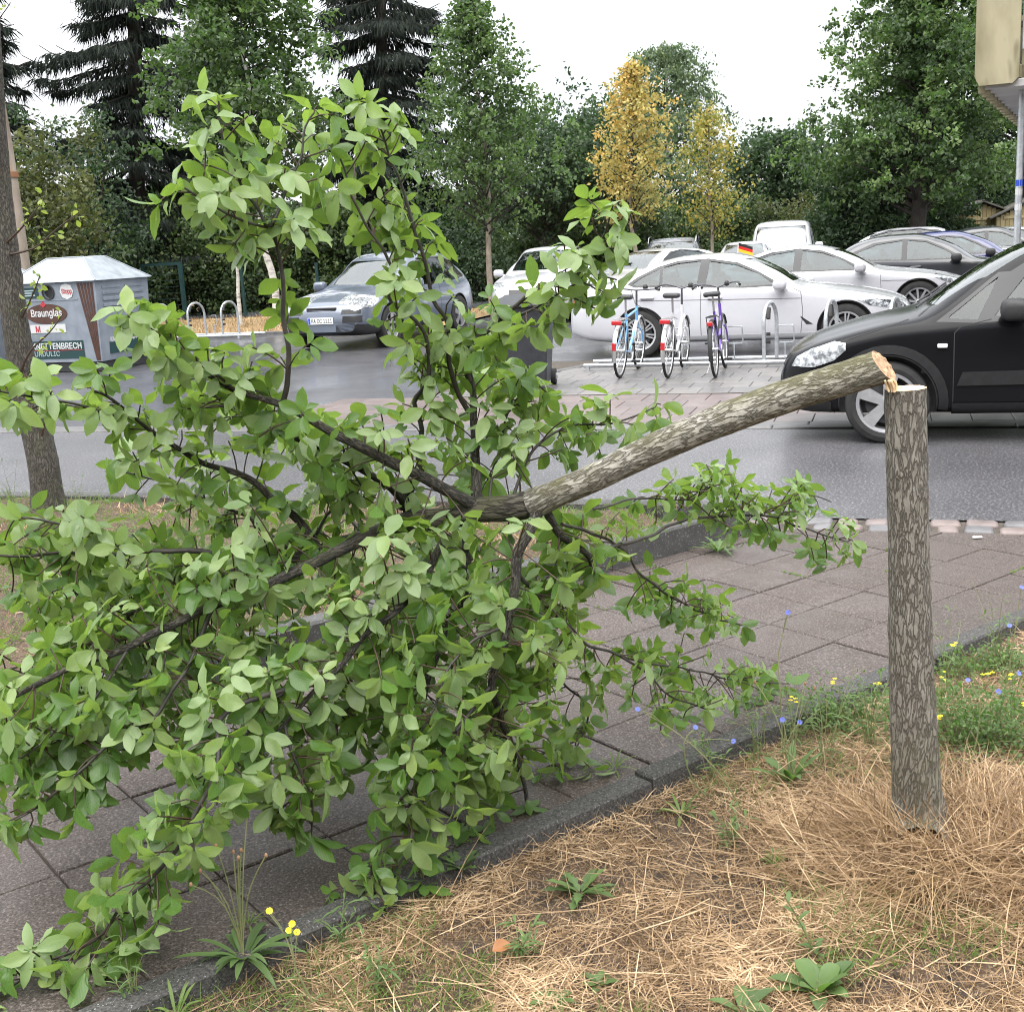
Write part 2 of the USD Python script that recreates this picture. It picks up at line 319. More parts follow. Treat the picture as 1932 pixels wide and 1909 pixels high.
# planting bed between path and road with its raised kerb
bed_poly = sg.Polygon([(-9, -1.98), (S_PIT - 0.12, -1.98), (S_PIT - 0.12, -2.3)] + [])
qs = []
for u in (-12.0, -0.9):
    q = T(u, 7.08); qs.append(Kinv(q[0], q[1]))
def bed_mesh():
    m = sheet(-12, 0.5, 3.0, 7.1, 260, 90, 0.0, Tf); v = m.vertices.copy(); s, t = Kinv(v[:, 0], v[:, 1])
    h = meshkit.fbm(np.stack([v[:, 0] * 2, v[:, 1] * 2, np.zeros(len(v))], -1), 3, 9)
    v[:, 2] = 0.05 + 0.09 * (h - 0.4)
    ok = (t < -1.95) & (s < S_PIT - 0.1); f = m.faces[ok[m.faces].all(1)]
    return tm(v, f)
obj('planting_bed', bed_mesh(), soil, kind='structure')
bk = thing('bed_kerb', None, None, kind='structure')
for i in range(-8, 4):
    s1 = min(i + 1.0, S_PIT); s0 = float(i)
    if s1 - s0 < 0.05: continue
    m = rotz(bevel_box(s1 - s0 - 0.006, 0.115, 0.26, b=0.012), KA, K((s0 + s1) / 2, -1.925, 0.012 + rng.uniform(-0.004, 0.004)))
    obj('kerb_stone', m, kerbm, bk, smooth=False)
def stone(pa, pb, w, h, z, mt, parent, name='kerb_stone', b=0.01):
    d = np.array(pb[:2]) - np.array(pa[:2]); L_ = np.hypot(*d); c = (np.array(pa) + np.array(pb)) / 2
    obj(name, rotz(bevel_box(L_ - 0.006, w, h, b=b), math.atan2(d[1], d[0]), (c[0], c[1], z - h / 2)), mt, parent, smooth=False)
corner = T(-0.86, 7.14)
stone(K(S_PIT - 0.06, -1.99), corner, 0.115, 0.26, 0.13, kerbm, bk)
for i in range(9):
    stone(T(-1.0 - i, 7.14), T(-2.0 - i, 7.14), 0.11, 0.2, 0.10 + rng.uniform(-0.004, 0.004), kerbm, bk)

# far side of the road: flush kerb, red pavers, grey pavers
fk = thing('far_kerb', None, None, kind='structure')
for i in range(-12, 10):
    stone(T(i, 10.66), T(i + 1.0, 10.66), 0.17, 0.2, 0.012, stonem, fk)
    stone(T(i + 0.3, 10.86), T(i + 1.3, 10.86), 0.19, 0.2, 0.005, stonem, fk)
pav = obj('pavement', sheet(-6.2, 12, 10.56, 13.06, 60, 8, -0.02, Tf), jointm, kind='structure')
obj('driveway', sheet(-40, -6.2, 10.96, 13.02, 60, 4, -0.006, Tf), lotasphalt, kind='structure')
for i in range(-30, 22):
    for j in range(4):
        if i * 0.34 > 6.5 or i * 0.34 < -6.5: continue
        u0 = i * 0.34 + (0.17 if j % 2 else 0)
        obj('red_paver', rotz(bevel_box(0.332, 0.502, 0.06, b=0.005), RA, T(u0 + 0.17, 10.97 + 0.255 + 0.51 * j, -0.03 + rng.uniform(-0.002, 0.002))), redm[rng.randrange(3)], pav, smooth=False)
bike_bay = obj('bicycle_bay', sheet(-5.3, 9, 13.06, 16.9, 40, 10, -0.006, Tf), jointm, kind='structure')
for j in range(8):
    v0 = 13.09 + 0.47 * j; ustart = -5.0 + (v0 - 13.6) * 0.38
    for i in range(-16, 17):
        u0 = i * 0.34 + (0.17 if j % 2 else 0)
        if u0 < ustart or u0 > 5.2: continue
        obj('grey_paver', rotz(bevel_box(0.332, 0.462, 0.06, b=0.005), RA, T(u0 + 0.17, v0 + 0.235, -0.028 + rng.uniform(-0.002, 0.002))), greym[rng.randrange(3)], bike_bay, smooth=False)
stone(T(-5.15, 13.1), T(-3.85, 16.9), 0.12, 0.2, 0.012, stonem, fk)

# dry grass beyond the parking lot with a strip of asphalt path through it
obj('dry_meadow', sheet(-70, -9.5, 24.6, 70, 60, 40, 0.03, Tf), dryground, kind='structure')
obj('meadow_path', sheet(-70, -11, 31.5, 36.5, 60, 4, 0.04, Tf), lotasphalt, kind='structure')
for i in range(14):
    stone(T(-9.5 - i, 24.55), T(-10.5 - i, 24.55), 0.13, 0.2, 0.06, stonem, fk)
# ---------------------------------------------------------------- stump and fallen tree
def bark_mat(name, dark, mid, light, moss, moss_amt=0.5, stretch=(1, 1, 0.28), scale=26):
    N = {'tc': ('texture_coordinate', {}), 'geo': ('geometry', {}), 'uvm': ('mapping', {'scale': (1, 1, 1)}),
         'v': ('voronoi_texture', {'feature': 'distance_to_edge', 'scale': scale}), 'dn': ('noise_texture', {'scale': scale * 0.9, 'detail': 4.0}),
         'add': ('mix', {'mix_type': 'linear_light', 'fac': 0.022}),
         'crack': ('rgb_ramp', {'ramp': [(0.0, (0, 0, 0)), (0.05, (0.2, 0.2, 0.2)), (0.17, (1, 1, 1))]}),
         'n2': ('noise_texture', {'scale': 26.0, 'detail': 6.0, 'roughness': 0.72}), 'plate': ('rgb_ramp', {'ramp': [(0.3, mid), (0.62, light)]}),
         'm1': ('mix', {'color1': dark}), 'n3': ('noise_texture', {'scale': 5.0, 'detail': 6.0, 'roughness': 0.7}), 'mr': ('rgb_ramp', {'ramp': [(0.62 - 0.25 * moss_amt, (0, 0, 0)), (0.75 - 0.22 * moss_amt, (0.85, 0.85, 0.85))]}),
         'm2': ('mix', {'color2': moss}), 'sep': ('separate_xyz', {}), 'up': ('map_range', {'from_min': -0.2, 'from_max': 0.9, 'to_min': 0.25, 'to_max': 1.0, 'clamp': True}), 'mm': ('math', {'math_type': 'multiply'}),
         'h': ('mix', {'fac': 0.35}), 'b': ('bump', {'strength': 0.9, 'distance': 0.006}), 'p': ('principled_bsdf', {'roughness': 0.8})}
    L = [('tc.UV', 'uvm.vector'), ('uvm.vector', 'dn.vector'), ('uvm.vector', 'add.color1'), ('dn.color', 'add.color2'), ('add.color', 'v.vector'), ('v.distance', 'crack.fac'), ('tc.object', 'n2.vector'), ('n2.fac', 'plate.fac'),
         ('crack.color', 'm1.fac'), ('plate.color', 'm1.color2'), ('tc.object', 'n3.vector'), ('n3.fac', 'mr.fac'), ('geo.normal', 'sep.vector'), ('sep.z', 'up.value'), ('up.result', 'mm.value1'), ('mr.color', 'mm.value2'),
         ('mm.value', 'm2.fac'), ('m1.color', 'm2.color1'), ('m2.color', 'p.base_color'), ('crack.color', 'h.color1'), ('n2.color', 'h.color2'), ('h.color', 'b.height'), ('b.normal', 'p.normal')]
    return usdkit.material(stage, '/World/Looks/' + name, N, L, surface='p.BSDF')
bark = bark_mat('stump_bark', (0.082, 0.070, 0.056), (0.145, 0.13, 0.108), (0.235, 0.216, 0.186), (0.085, 0.085, 0.035), 0.5, scale=70)
logbark = bark_mat('log_bark', (0.085, 0.073, 0.057), (0.18, 0.165, 0.135), (0.40, 0.38, 0.335), (0.095, 0.09, 0.033), 0.8, scale=68)
wood = mat('cut_wood', (0.58, 0.40, 0.23), (0.74, 0.56, 0.36), scale=22, rough=0.7, bump=0.003, bscale=60, stretch=(1, 1, 1))
rawwood = mat('torn_wood', (0.30, 0.185, 0.105), (0.46, 0.31, 0.19), scale=60, rough=0.75, bump=0.006, bscale=50)
twigbark = mat('branch_bark', (0.022, 0.019, 0.017), (0.055, 0.047, 0.04), scale=30, rough=0.55, bump=0.006, bscale=75, world=True)
twigm = mat('young_twig', (0.06, 0.028, 0.018), (0.035, 0.028, 0.02), scale=40, rough=0.5, world=True)

def bark_tube(pts, rads, n=40, amp=0.05, seed=0, uvscale=None):
    """Tube with displaced bark ridges; uv = metres round and along."""
    pts = np.asarray(pts); rads = np.asarray(rads); k = len(pts)
    t = np.gradient(pts, axis=0); t /= np.linalg.norm(t, axis=1, keepdims=True)
    ref = np.array([0.3, 0.95, 0.1]); n1 = np.cross(t[0], ref); n1 /= np.linalg.norm(n1)
    a = np.linspace(0, 2 * np.pi, n + 1); s = np.concatenate([[0], np.cumsum(np.linalg.norm(np.diff(pts, axis=0), axis=1))])
    V, UVs = [], []
    for i in range(k):
        n1 = n1 - t[i] * (n1 @ t[i]); n1 /= np.linalg.norm(n1); n2 = np.cross(t[i], n1)
        r0 = rads[i]
        q = np.stack([np.cos(a) * r0 * 38, np.sin(a) * r0 * 38, np.full(n + 1, s[i] * 11)], 1)
        d = meshkit.noise(q, seed) * 0.6 + meshkit.noise(q * 2.1 + 7, seed + 1) * 0.4
        d2 = meshkit.noise(q * [0.16, 0.16, 0.2], seed + 2)
        r = r0 * (1 + amp * 1.9 * (np.abs(d - 0.5) * 2 - 0.5) + amp * 1.2 * (d2 - 0.5))
        r[-1] = r[0]
        V.append(pts[i] + r[:, None] * (np.cos(a)[:, None] * n1 + np.sin(a)[:, None] * n2))
        UVs.append(np.stack([a * r0 * 1.0, np.full(n + 1, s[i] * 0.24)], 1))
    V = np.vstack(V); UVs = np.vstack(UVs); f = []
    for i in range(k - 1):
        for j in range(n):
            p = i * (n + 1) + j; f += [(p, p + 1, p + n + 2), (p, p + n + 2, p + n + 1)]
    return tm(V, f), UVs * 1.0, V[:n], V[-(n + 1):-1]
def cap_fan(ring, rise=0.0, seed=0, inner=6):
    c = ring.mean(0); v, f = [], []; n = len(ring); g = np.cross(ring[1] - ring[0], ring[n // 3] - ring[0]); g /= np.linalg.norm(g)
    for q in range(inner):
        k = 1 - q / inner; rr = c + (ring - c) * k
        rr = rr + g * (rise * (meshkit.noise(rr * 120, seed) - 0.5))[:, None] * (0 if q == 0 else 1); v.append(rr)
    v = np.vstack(v + [c[None]])
    for q in range(inner - 1):
        for j in range(n): a_, b_ = q * n + j, q * n + (j + 1) % n; f += [(a_, b_, b_ + n), (a_, b_ + n, a_ + n)]
    for j in range(n): f.append(((inner - 1) * n + j, (inner - 1) * n + (j + 1) % n, len(v) - 1))
    return tm(v, f)

st = thing('tree_stump', 'upright sawn tree stump with furrowed grey bark standing in dry grass', 'stump')
Ys = 3.12
ax = [G(1737, 1612)] + [P(x, y, Ys) for x, y in ((1734, 1560), (1729, 1480), (1724, 1380), (1719, 1250), (1716, 1100), (1713, 950), (1710, 820), (1708.5, 732))]
ax = smooth_path(ax, 0.011); zz = np.array(ax)[:, 2]
wpx = np.interp(zz, [0.0, 0.04, 0.12, 0.3, 0.6, 0.9, 1.25], [0.088, 0.080, 0.0715, 0.064, 0.0595, 0.056, 0.0535])
m, uv_, r0, r1 = bark_tube(ax, wpx, 64, 0.065, 4)
obj('bark', m, bark, st, smooth=True, uv=uv_)
topc = cap_fan(r1, 0.012, 3); obj('sawn_top', topc, wood, st, smooth=40)

# the felled stem: leans from the stump's top down to the crown's fork
ft = thing('fallen_tree', 'young felled tree with leafy crown lying across the path', 'tree')
stem_px = [(1668, 690, 3.13), (1600, 712, 3.14), (1500, 742, 3.15), (1400, 778, 3.17), (1300, 817, 3.19), (1200, 862, 3.22), (1120, 901, 3.25), (1050, 931, 3.28), (1005, 950, 3.31)]
sp = smooth_path([P(*q) for q in stem_px], 0.011)
sl = np.linspace(0, 1, len(sp)); rad = np.interp(sl, [0, 0.05, 0.5, 0.93, 1], [0.0475, 0.0465, 0.0435, 0.0395, 0.046])
m, uv_, r0, r1 = bark_tube(sp, rad, 52, 0.05, 8)
# oblique tear: the end ring leans
_v = m.vertices.copy(); _ax = sp[0] - sp[6]; _ax /= np.linalg.norm(_ax); _tc = CC - sp[0]; _tc -= _ax * (_tc @ _ax); _tc /= np.linalg.norm(_tc)
for _i in range(16):
    _w = (1 - _i / 16) ; _sl = slice(_i * 53, (_i + 1) * 53); _v[_sl] += np.outer(-0.40 * _w * ((_v[_sl] - sp[_i]) @ _tc) - 0.35 * _w * ((_v[_sl] - sp[_i]) @ np.array([0, 0, 1.0])), _ax)
m = tm(_v, m.faces); r0 = _v[:52]
obj('trunk', m, logbark, ft, smooth=True, uv=uv_)
tear = cap_fan(r0[::-1], 0.011, 5, 10); obj('torn_end', tear, rawwood, ft, smooth=30)
hinge = []
rs = np.random.RandomState(2); base = np.array(r1) 
stump_edge = P(1683, 735, 3.10); log_edge = P(1680, 722, 3.10)
for k in range(16):
    o = np.array([rs.uniform(-0.012, 0.012), rs.uniform(-0.025, 0.025), 0])
    hinge.append(tube(smooth_path([stump_edge + o + [0, 0, -0.004], (stump_edge + log_edge) / 2 + o + rs.uniform(-.004, .004, 3), log_edge + o * 1.1 + [-0.006, 0, 0.008]], 0.01), [0.0032] * 1, 5))
obj('splinter_hinge', cat_m(hinge), wood, ft)

def L3(seq):                              # (px, py, Y) points; kept above the ground
    out = []
    for x, y, Yd in seq:
        p = P(x, y, Yd)
        if p[2] < 0.02: p = G(x, y, 0.02)
        out.append(p)
    return out
BR = [  # (points, base radius, tip radius)
    ([(1012, 948, 3.31), (960, 958, 3.36), (905, 962, 3.42), (850, 975, 3.48), (790, 982, 3.56), (742, 988, 3.64)], .049, .040),          # 0 stem past the fork
    ([(742, 988, 3.64), (690, 1012, 3.62), (640, 1024, 3.58), (561, 1050, 3.5), (509, 1058, 3.45), (458, 1074, 3.4), (413, 1102, 3.38), (330, 1130, 3.36), (240, 1160, 3.34)], .026, .006),  # 1
    ([(742, 992, 3.6), (690, 1015, 3.45), (638, 1040, 3.35), (561, 1076, 3.25), (473, 1118, 3.2), (403, 1141, 3.15), (336, 1174, 3.1), (274, 1203, 3.06), (240, 1223, 3.04), (129, 1260, 3.0), (62, 1296, 2.97), (0, 1327, 2.95), (-60, 1350, 2.93)], .0225, .0055),  # 2
    ([(905, 958, 3.42), (865, 935, 3.40), (820, 912, 3.38), (773, 890, 3.36), (701, 853, 3.33), (640, 823, 3.32), (590, 794, 3.31), (532, 765, 3.3), (480, 748, 3.3), (455, 741, 3.3), (385, 704, 3.3), (330, 695, 3.28)], .021, .006),  # 3
    ([(530, 765, 3.3), (541, 718, 3.28), (542, 667, 3.27), (539, 624, 3.26), (536, 560, 3.25), (530, 488, 3.24), (514, 425, 3.23)], .0105, .006),  # 4
    ([(514, 425, 3.23), (502, 425, 3.2), (484, 395, 3.2), (463, 363, 3.2), (438, 301, 3.19), (422, 262, 3.18), (414, 216, 3.18), (412, 190, 3.18)], .006, .003),  # 5
    ([(514, 425, 3.23), (530, 385, 3.26), (543, 355, 3.28), (567, 296, 3.3), (574, 244, 3.32), (590, 216, 3.33)], .006, .003),  # 6
    ([(505, 430, 3.22), (484, 426, 3.18), (432, 407, 3.15), (376, 373, 3.13), (350, 356, 3.12)], .005, .003),  # 7
    ([(795, 905, 3.6), (793, 850, 3.6), (794, 811, 3.59), (781, 762, 3.57), (800, 735, 3.55), (812, 690, 3.53), (806, 645, 3.5), (785, 604, 3.48), (737, 557, 3.45), (744, 513, 3.44), (738, 502, 3.44), (722, 469, 3.43), (693, 425, 3.42), (675, 386, 3.41), (660, 360, 3.4), (649, 319, 3.4), (629, 278, 3.4)], .011, .003),  # 8
    ([(763, 960, 3.62), (781, 907, 3.62), (795, 890, 3.6)], .017, .014),  # 9
    ([(898, 955, 3.45), (898, 880, 3.55), (895, 796, 3.62), (887, 718, 3.66), (880, 690, 3.68), (870, 650, 3.7)], .018, .008),  # 10
    ([(885, 777, 3.64), (858, 720, 3.6), (847, 673, 3.58), (841, 610, 3.56), (811, 557, 3.54), (808, 532, 3.53), (800, 481, 3.52), (787, 444, 3.51), (770, 393, 3.5), (753, 332, 3.5), (732, 291, 3.49), (715, 234, 3.48), (702, 200, 3.48)], .011, .003),  # 11
    ([(887, 718, 3.66), (875, 680, 3.64), (882, 650, 3.6), (926, 617, 3.55), (965, 585, 3.5), (1024, 544, 3.46), (1089, 516, 3.42), (1112, 495, 3.41), (1117, 472, 3.4), (1133, 449, 3.4), (1153, 397, 3.4)], .012, .003),  # 12
    ([(900, 638, 3.58), (929, 619, 3.52), (1011, 578, 3.42), (1058, 549, 3.38), (1097, 534, 3.36), (1125, 545, 3.34)], .007, .003),  # 13
    ([(768, 965, 3.62), (743, 925, 3.56), (701, 896, 3.52), (642, 863, 3.48), (603, 845, 3.46), (552, 827, 3.44), (482, 798, 3.42), (440, 770, 3.42), (400, 740, 3.42)], .0135, .005),  # 14
    ([(600, 1040, 3.5), (567, 987, 3.5), (526, 948, 3.48), (490, 917, 3.46), (449, 896, 3.44), (377, 871, 3.42), (325, 840, 3.4), (284, 813, 3.38), (237, 778, 3.36), (195, 745, 3.34), (176, 738, 3.33)], .015, .004),  # 15
    ([(235, 790, 3.36), (190, 775, 3.3), (120, 758, 3.26), (60, 748, 3.22), (0, 738, 3.2), (-40, 730, 3.2)], .006, .003),  # 16
    ([(450, 1055, 3.42), (408, 1045, 3.4), (323, 1038, 3.36), (243, 1043, 3.32), (207, 1048, 3.3), (96, 1045, 3.26), (36, 1050, 3.22), (-30, 1040, 3.2)], .012, .004),  # 17
    ([(840, 1010, 3.46), (815, 1070, 3.35), (780, 1125, 3.25), (737, 1156, 3.18), (685, 1200, 3.12), (644, 1252, 3.06), (612, 1288, 3.02), (538, 1366, 2.95), (495, 1400, 2.9)], .0135, .005),  # 18
    ([(880, 990, 3.42), (880, 1080, 3.38), (871, 1146, 3.34), (840, 1192, 3.3), (824, 1236, 3.26), (800, 1300, 3.2), (790, 1360, 3.16)], .018, .006),  # 19
    ([(1013, 968, 3.28), (1000, 1000, 3.25), (984, 1028, 3.23), (973, 1064, 3.2), (973, 1104, 3.18), (958, 1181, 3.15), (952, 1216, 3.14), (928, 1292, 3.14), (940, 1340, 3.2), (953, 1377, 3.28), (979, 1438, 3.36), (997, 1520, 3.46)], .0165, .006),  # 20
    ([(1030, 962, 3.3), (1053, 1006, 3.34), (1075, 1024, 3.38), (1108, 1046, 3.44), (1118, 1068, 3.46)], .014, .009),  # 21
    ([(1111, 1044, 3.44), (1181, 1024, 3.55), (1232, 1009, 3.65), (1254, 995, 3.7), (1290, 982, 3.76), (1338, 978, 3.82), (1429, 971, 3.95), (1505, 991, 4.02), (1560, 1010, 4.05), (1602, 1023, 4.06)], .008, .003),  # 22
    ([(1060, 985, 3.34), (1120, 1007, 3.5), (1177, 1039, 3.6), (1209, 1083, 3.7), (1253, 1119, 3.8), (1305, 1147, 3.95), (1361, 1167, 4.1), (1395, 1178, 4.2)], .007, .003),  # 23
    ([(975, 1070, 3.2), (1000, 1110, 3.3), (1036, 1150, 3.4), (1075, 1185, 3.48), (1112, 1216, 3.54), (1169, 1236, 3.6), (1221, 1268, 3.64), (1249, 1304, 3.66), (1293, 1324, 3.7), (1330, 1335, 3.75)], .009, .003),  # 24
    ([(1169, 1236, 3.6), (1201, 1248, 3.68), (1281, 1260, 3.82), (1361, 1276, 3.98), (1420, 1285, 4.1), (1480, 1290, 4.2)], .005, .0025),  # 25
    ([(1120, 960, 3.5), (1169, 947, 3.6), (1213, 941, 3.7), (1305, 943, 3.85), (1335, 915, 3.92), (1362, 885, 3.96)], .005, .0025),  # 26
    ([(1429, 971, 3.95), (1465, 963, 4.0), (1521, 935, 4.1), (1570, 947, 4.14)], .004, .002),  # 27
    ([(612, 1288, 3.02), (540, 1300, 2.95), (470, 1320, 2.88), (416, 1360, 2.82), (413, 1447, 2.74), (382, 1507, 2.7), (361, 1548, 2.68), (338, 1592, 2.66), (307, 1638, 2.65), (250, 1690, 2.66), (181, 1765, 2.66), (103, 1809, 2.66), (0, 1868, 2.64), (-40, 1885, 2.62)], .010, .003),  # 28
    ([(403, 1141, 3.15), (370, 1220, 3.1), (330, 1300, 3.02), (297, 1345, 2.96), (227, 1389, 2.9), (191, 1416, 2.87), (168, 1437, 2.86), (121, 1476, 2.84), (62, 1527, 2.82), (30, 1545, 2.8)], .009, .003),  # 29
    ([(644, 1252, 3.06), (560, 1290, 3.0), (500, 1330, 2.94), (458, 1400, 2.9), (452, 1440, 2.9), (451, 1478, 2.88)], .008, .003),  # 30
    ([(928, 1292, 3.14), (880, 1350, 3.08), (818, 1442, 3.02), (778, 1497, 3.0), (771, 1592, 2.98), (720, 1665, 2.98), (690, 1690, 3.0)], .008, .003),  # 31
    ([(958, 1181, 3.15), (900, 1200, 3.1), (850, 1250, 3.06), (830, 1310, 3.02), (790, 1380, 3.0), (760, 1450, 2.98)], .006, .003),  # 32
    ([(538, 1366, 2.95), (560, 1440, 2.92), (585, 1500, 2.94), (590, 1570, 2.96)], .006, .003),  # 33
    ([(940, 1340, 3.2), (920, 1420, 3.2), (900, 1500, 3.22), (880, 1550, 3.24)], .005, .003),  # 34
    ([(960, 960, 3.5), (980, 900, 3.55), (1010, 840, 3.6), (1060, 810, 3.66), (1095, 800, 3.7), (1150, 800, 3.74), (1200, 785, 3.76), (1235, 770, 3.78)], .007, .003),  # 35
    ([(925, 940, 3.5), (940, 850, 3.6), (960, 780, 3.66), (985, 735, 3.68), (1000, 715, 3.68)], .006, .003),  # 36
    ([(690, 1012, 3.62), (650, 960, 3.7), (620, 900, 3.76), (600, 850, 3.8), (560, 810, 3.84)], .009, .003),  # 37
    ([(561, 1050, 3.5), (500, 1000, 3.6), (430, 960, 3.64), (350, 930, 3.66), (280, 900, 3.66), (220, 890, 3.66)], .009, .003),  # 38
    ([(455, 741, 3.3), (400, 700, 3.26), (350, 660, 3.22), (300, 640, 3.2), (260, 610, 3.18), (240, 585, 3.17)], .006, .003),  # 39
    ([(458, 1074, 3.4), (380, 1075, 3.45), (300, 1090, 3.5), (200, 1100, 3.52), (120, 1110, 3.52), (60, 1130, 3.5)], .008, .003),  # 40
    ([(240, 1223, 3.04), (200, 1290, 2.98), (150, 1350, 2.94), (100, 1390, 2.9), (40, 1430, 2.88)], .006, .003),  # 41
    ([(880, 1080, 3.38), (930, 1130, 3.5), (1000, 1200, 3.62), (1060, 1280, 3.7), (1110, 1340, 3.74), (1090, 1400, 3.7), (1060, 1450, 3.6)], .008, .003),  # 42
    ([(300, 1400, 3.1), (200, 1420, 3.1), (100, 1440, 3.1), (30, 1450, 3.1)], .006, .003),  # 43
    ([(871, 1146, 3.34), (780, 1200, 3.42), (700, 1270, 3.42), (640, 1350, 3.36), (580, 1400, 3.3)], .008, .003),  # 44
    ([(243, 1043, 3.32), (180, 1010, 3.3), (100, 985, 3.28), (20, 975, 3.26), (-40, 965, 3.25)], .006, .003),
    ([(274, 1203, 3.06), (180, 1215, 3.2), (90, 1240, 3.25), (0, 1270, 3.25)], .006, .003),
    ([(191, 1416, 2.87), (120, 1400, 3.0), (40, 1400, 3.05), (-20, 1410, 3.05)], .005, .003),
    ([(590, 1020, 3.55), (640, 950, 3.55), (690, 930, 3.5), (660, 880, 3.44), (650, 850, 3.4)], .006, .003),  # 45
]
rt = np.random.RandomState(11)
branch_bark = bark_mat('dark_branch_bark', (.012, .010, .008), (.04, .034, .028), (.085, .075, .062), (.045, .045, .02), .5, scale=90)
branch_curves = []
crown_rows = []
for bi, (seq, ra, rb) in enumerate(BR):
    pts = smooth_path(L3(seq), 0.02)
    w = meshkit.noise(pts * 9 + bi, 3)[:, None] - 0.5
    pts = pts + np.stack([meshkit.noise(pts * 11 + k * 17, 30 + bi) - 0.5 for k in range(3)], 1) * 0.016 * min(1, 0.012 / ra)
    pts[:, 2] = np.maximum(pts[:, 2], 0.012)
    if bi > 0 and ra < .0125: ra, rb = ra * .8, rb * .85
    rads = np.linspace(ra, rb, len(pts)) * (1 + 0.12 * (meshkit.noise(pts * 40, bi) - 0.5))
    branch_curves.append((pts, ra, rb))
    if bi == 0:
        m, uv_, a_, b_ = bark_tube(pts, np.interp(np.linspace(0, 1, len(pts)), [0, .2, .6, 1], [.043, .040, .037, .033]), 36, 0.07, 21)
        obj('upper_stem', m, bark_mat('upper_bark', (.018, .014, .011), (.06, .05, .038), (.12, .105, .085), (.06, .06, .022), .7, scale=50), ft, smooth=True, uv=uv_); obj('stem_end', cap_fan(b_, 0.01, 2), twigbark, ft)
    elif ra > .0125:
        m, uv_, _, _ = bark_tube(pts[::1], rads, 18, 0.10, 50 + bi); obj('branch', m, branch_bark, ft, smooth=True, uv=uv_)
    else:
        obj('branch', tube(pts, rads, 10 if ra > .01 else 7), twigbark, ft, smooth=60)

# silhouette of the crown and the openings in it: where twigs may grow
SIL = shapely.make_valid(sg.Polygon([(345, 160), (400, 155), (460, 190), (485, 235), (470, 290), (485, 330), (505, 300), (518, 230), (560, 185), (625, 185), (645, 225), (648, 175), (690, 165), (755, 185), (760, 240), (790, 290), (820, 300), (805, 340), (840, 390), (835, 450), (875, 480), (910, 510), (930, 575), (960, 560),
    (1010, 490), (1050, 460), (1090, 450), (1080, 410), (1120, 345), (1200, 375), (1180, 450), (1178, 530), (1130, 560), (1115, 650), (1075, 700), (1045, 720), (1040, 760), (1110, 745), (1200, 735), (1255, 750), (1245, 805), (1185, 830), (1110, 880), (1060, 880), (1040, 960), (1150, 920), (1240, 920), (1290, 885), (1330, 855), (1375, 860), (1400, 905), (1425, 890),
    (1525, 895), (1545, 960), (1620, 970), (1630, 1050), (1570, 1070), (1480, 1065), (1430, 1030), (1350, 1010), (1240, 1015), (1135, 1060), (1150, 1090), (1240, 1070), (1320, 1100), (1405, 1160), (1400, 1195), (1310, 1200), (1220, 1180), (1130, 1130), (1090, 1150), (1100, 1190), (1180, 1210), (1340, 1225), (1495, 1280), (1485, 1325),
    (1350, 1345), (1250, 1400), (1200, 1410), (1190, 1340), (1130, 1350), (1130, 1440), (1010, 1530), (960, 1570), (850, 1600), (845, 1640), (790, 1680), (700, 1760), (610, 1740), (600, 1690), (680, 1640), (690, 1550), (720, 1470), (700, 1410), (650, 1390), (655, 1430), (645, 1610), (560, 1625), (525, 1545), (430, 1520), (400, 1650), (415, 1745),
    (350, 1785), (270, 1805), (220, 1845), (150, 1835), (80, 1890), (-60, 1930), (-60, 1830), (90, 1770), (150, 1700), (215, 1630), (290, 1520), (370, 1460), (300, 1440), (200, 1540), (120, 1560), (20, 1605), (-60, 1600), (-60, 1060), (60, 960), (130, 960), (250, 990), (300, 960), (200, 920), (95, 920), (90, 850), (-60, 800), (-60, 650), (90, 650), (130, 740), (190, 680), (215, 640), (225, 560), (300, 570), (330, 620), (380, 650), (430, 640), (405, 560), (410, 490), (480, 480), (410, 450), (330, 410), (262, 380), (270, 310), (340, 330), (335, 260), (370, 230)]))
HOLES = [sg.Polygon(h) for h in ([(555, 645), (640, 660), (730, 660), (760, 690), (735, 735), (650, 735), (570, 720)], [(445, 640), (520, 640), (520, 560), (440, 590)], [(545, 480), (610, 470), (700, 640), (560, 640), (548, 560)], [(600, 780), (650, 770), (690, 800), (660, 815)], [(430, 835), (500, 850), (590, 860), (560, 900), (545, 925), (470, 880), (440, 865)],
    [(130, 845), (200, 850), (210, 920), (170, 950), (130, 930)], [(560, 245), (600, 300), (590, 330), (560, 310)], [(480, 330), (500, 420), (520, 380), (510, 330)], [(655, 300), (690, 380), (720, 380), (720, 300)], [(0, 1140), (70, 1150), (80, 1230), (0, 1260)], [(1115, 1030), (1200, 1060), (1190, 1090), (1130, 1080)], [(900, 520), (930, 590), (900, 600), (860, 500)], [(1090, 590), (1120, 600), (1080, 690), (1010, 700), (1040, 640)], [(690, 1400), (720, 1480), (690, 1550), (650, 1540), (650, 1400)], [(480, 500), (520, 520), (520, 560), (460, 560)])]
shapely.prepare(SIL); [shapely.prepare(h) for h in HOLES]
def pix(p):
    q = np.asarray(p) - CC; z = q @ CF; return PW / 2 + FPX * (q @ CR) / z, PH / 2 - FPX * (q @ CU) / z
def allowed(p):
    x, y = pix(p); pt = sg.Point(x, y)
    return SIL.contains(pt) and not any(h.contains(pt) for h in HOLES)

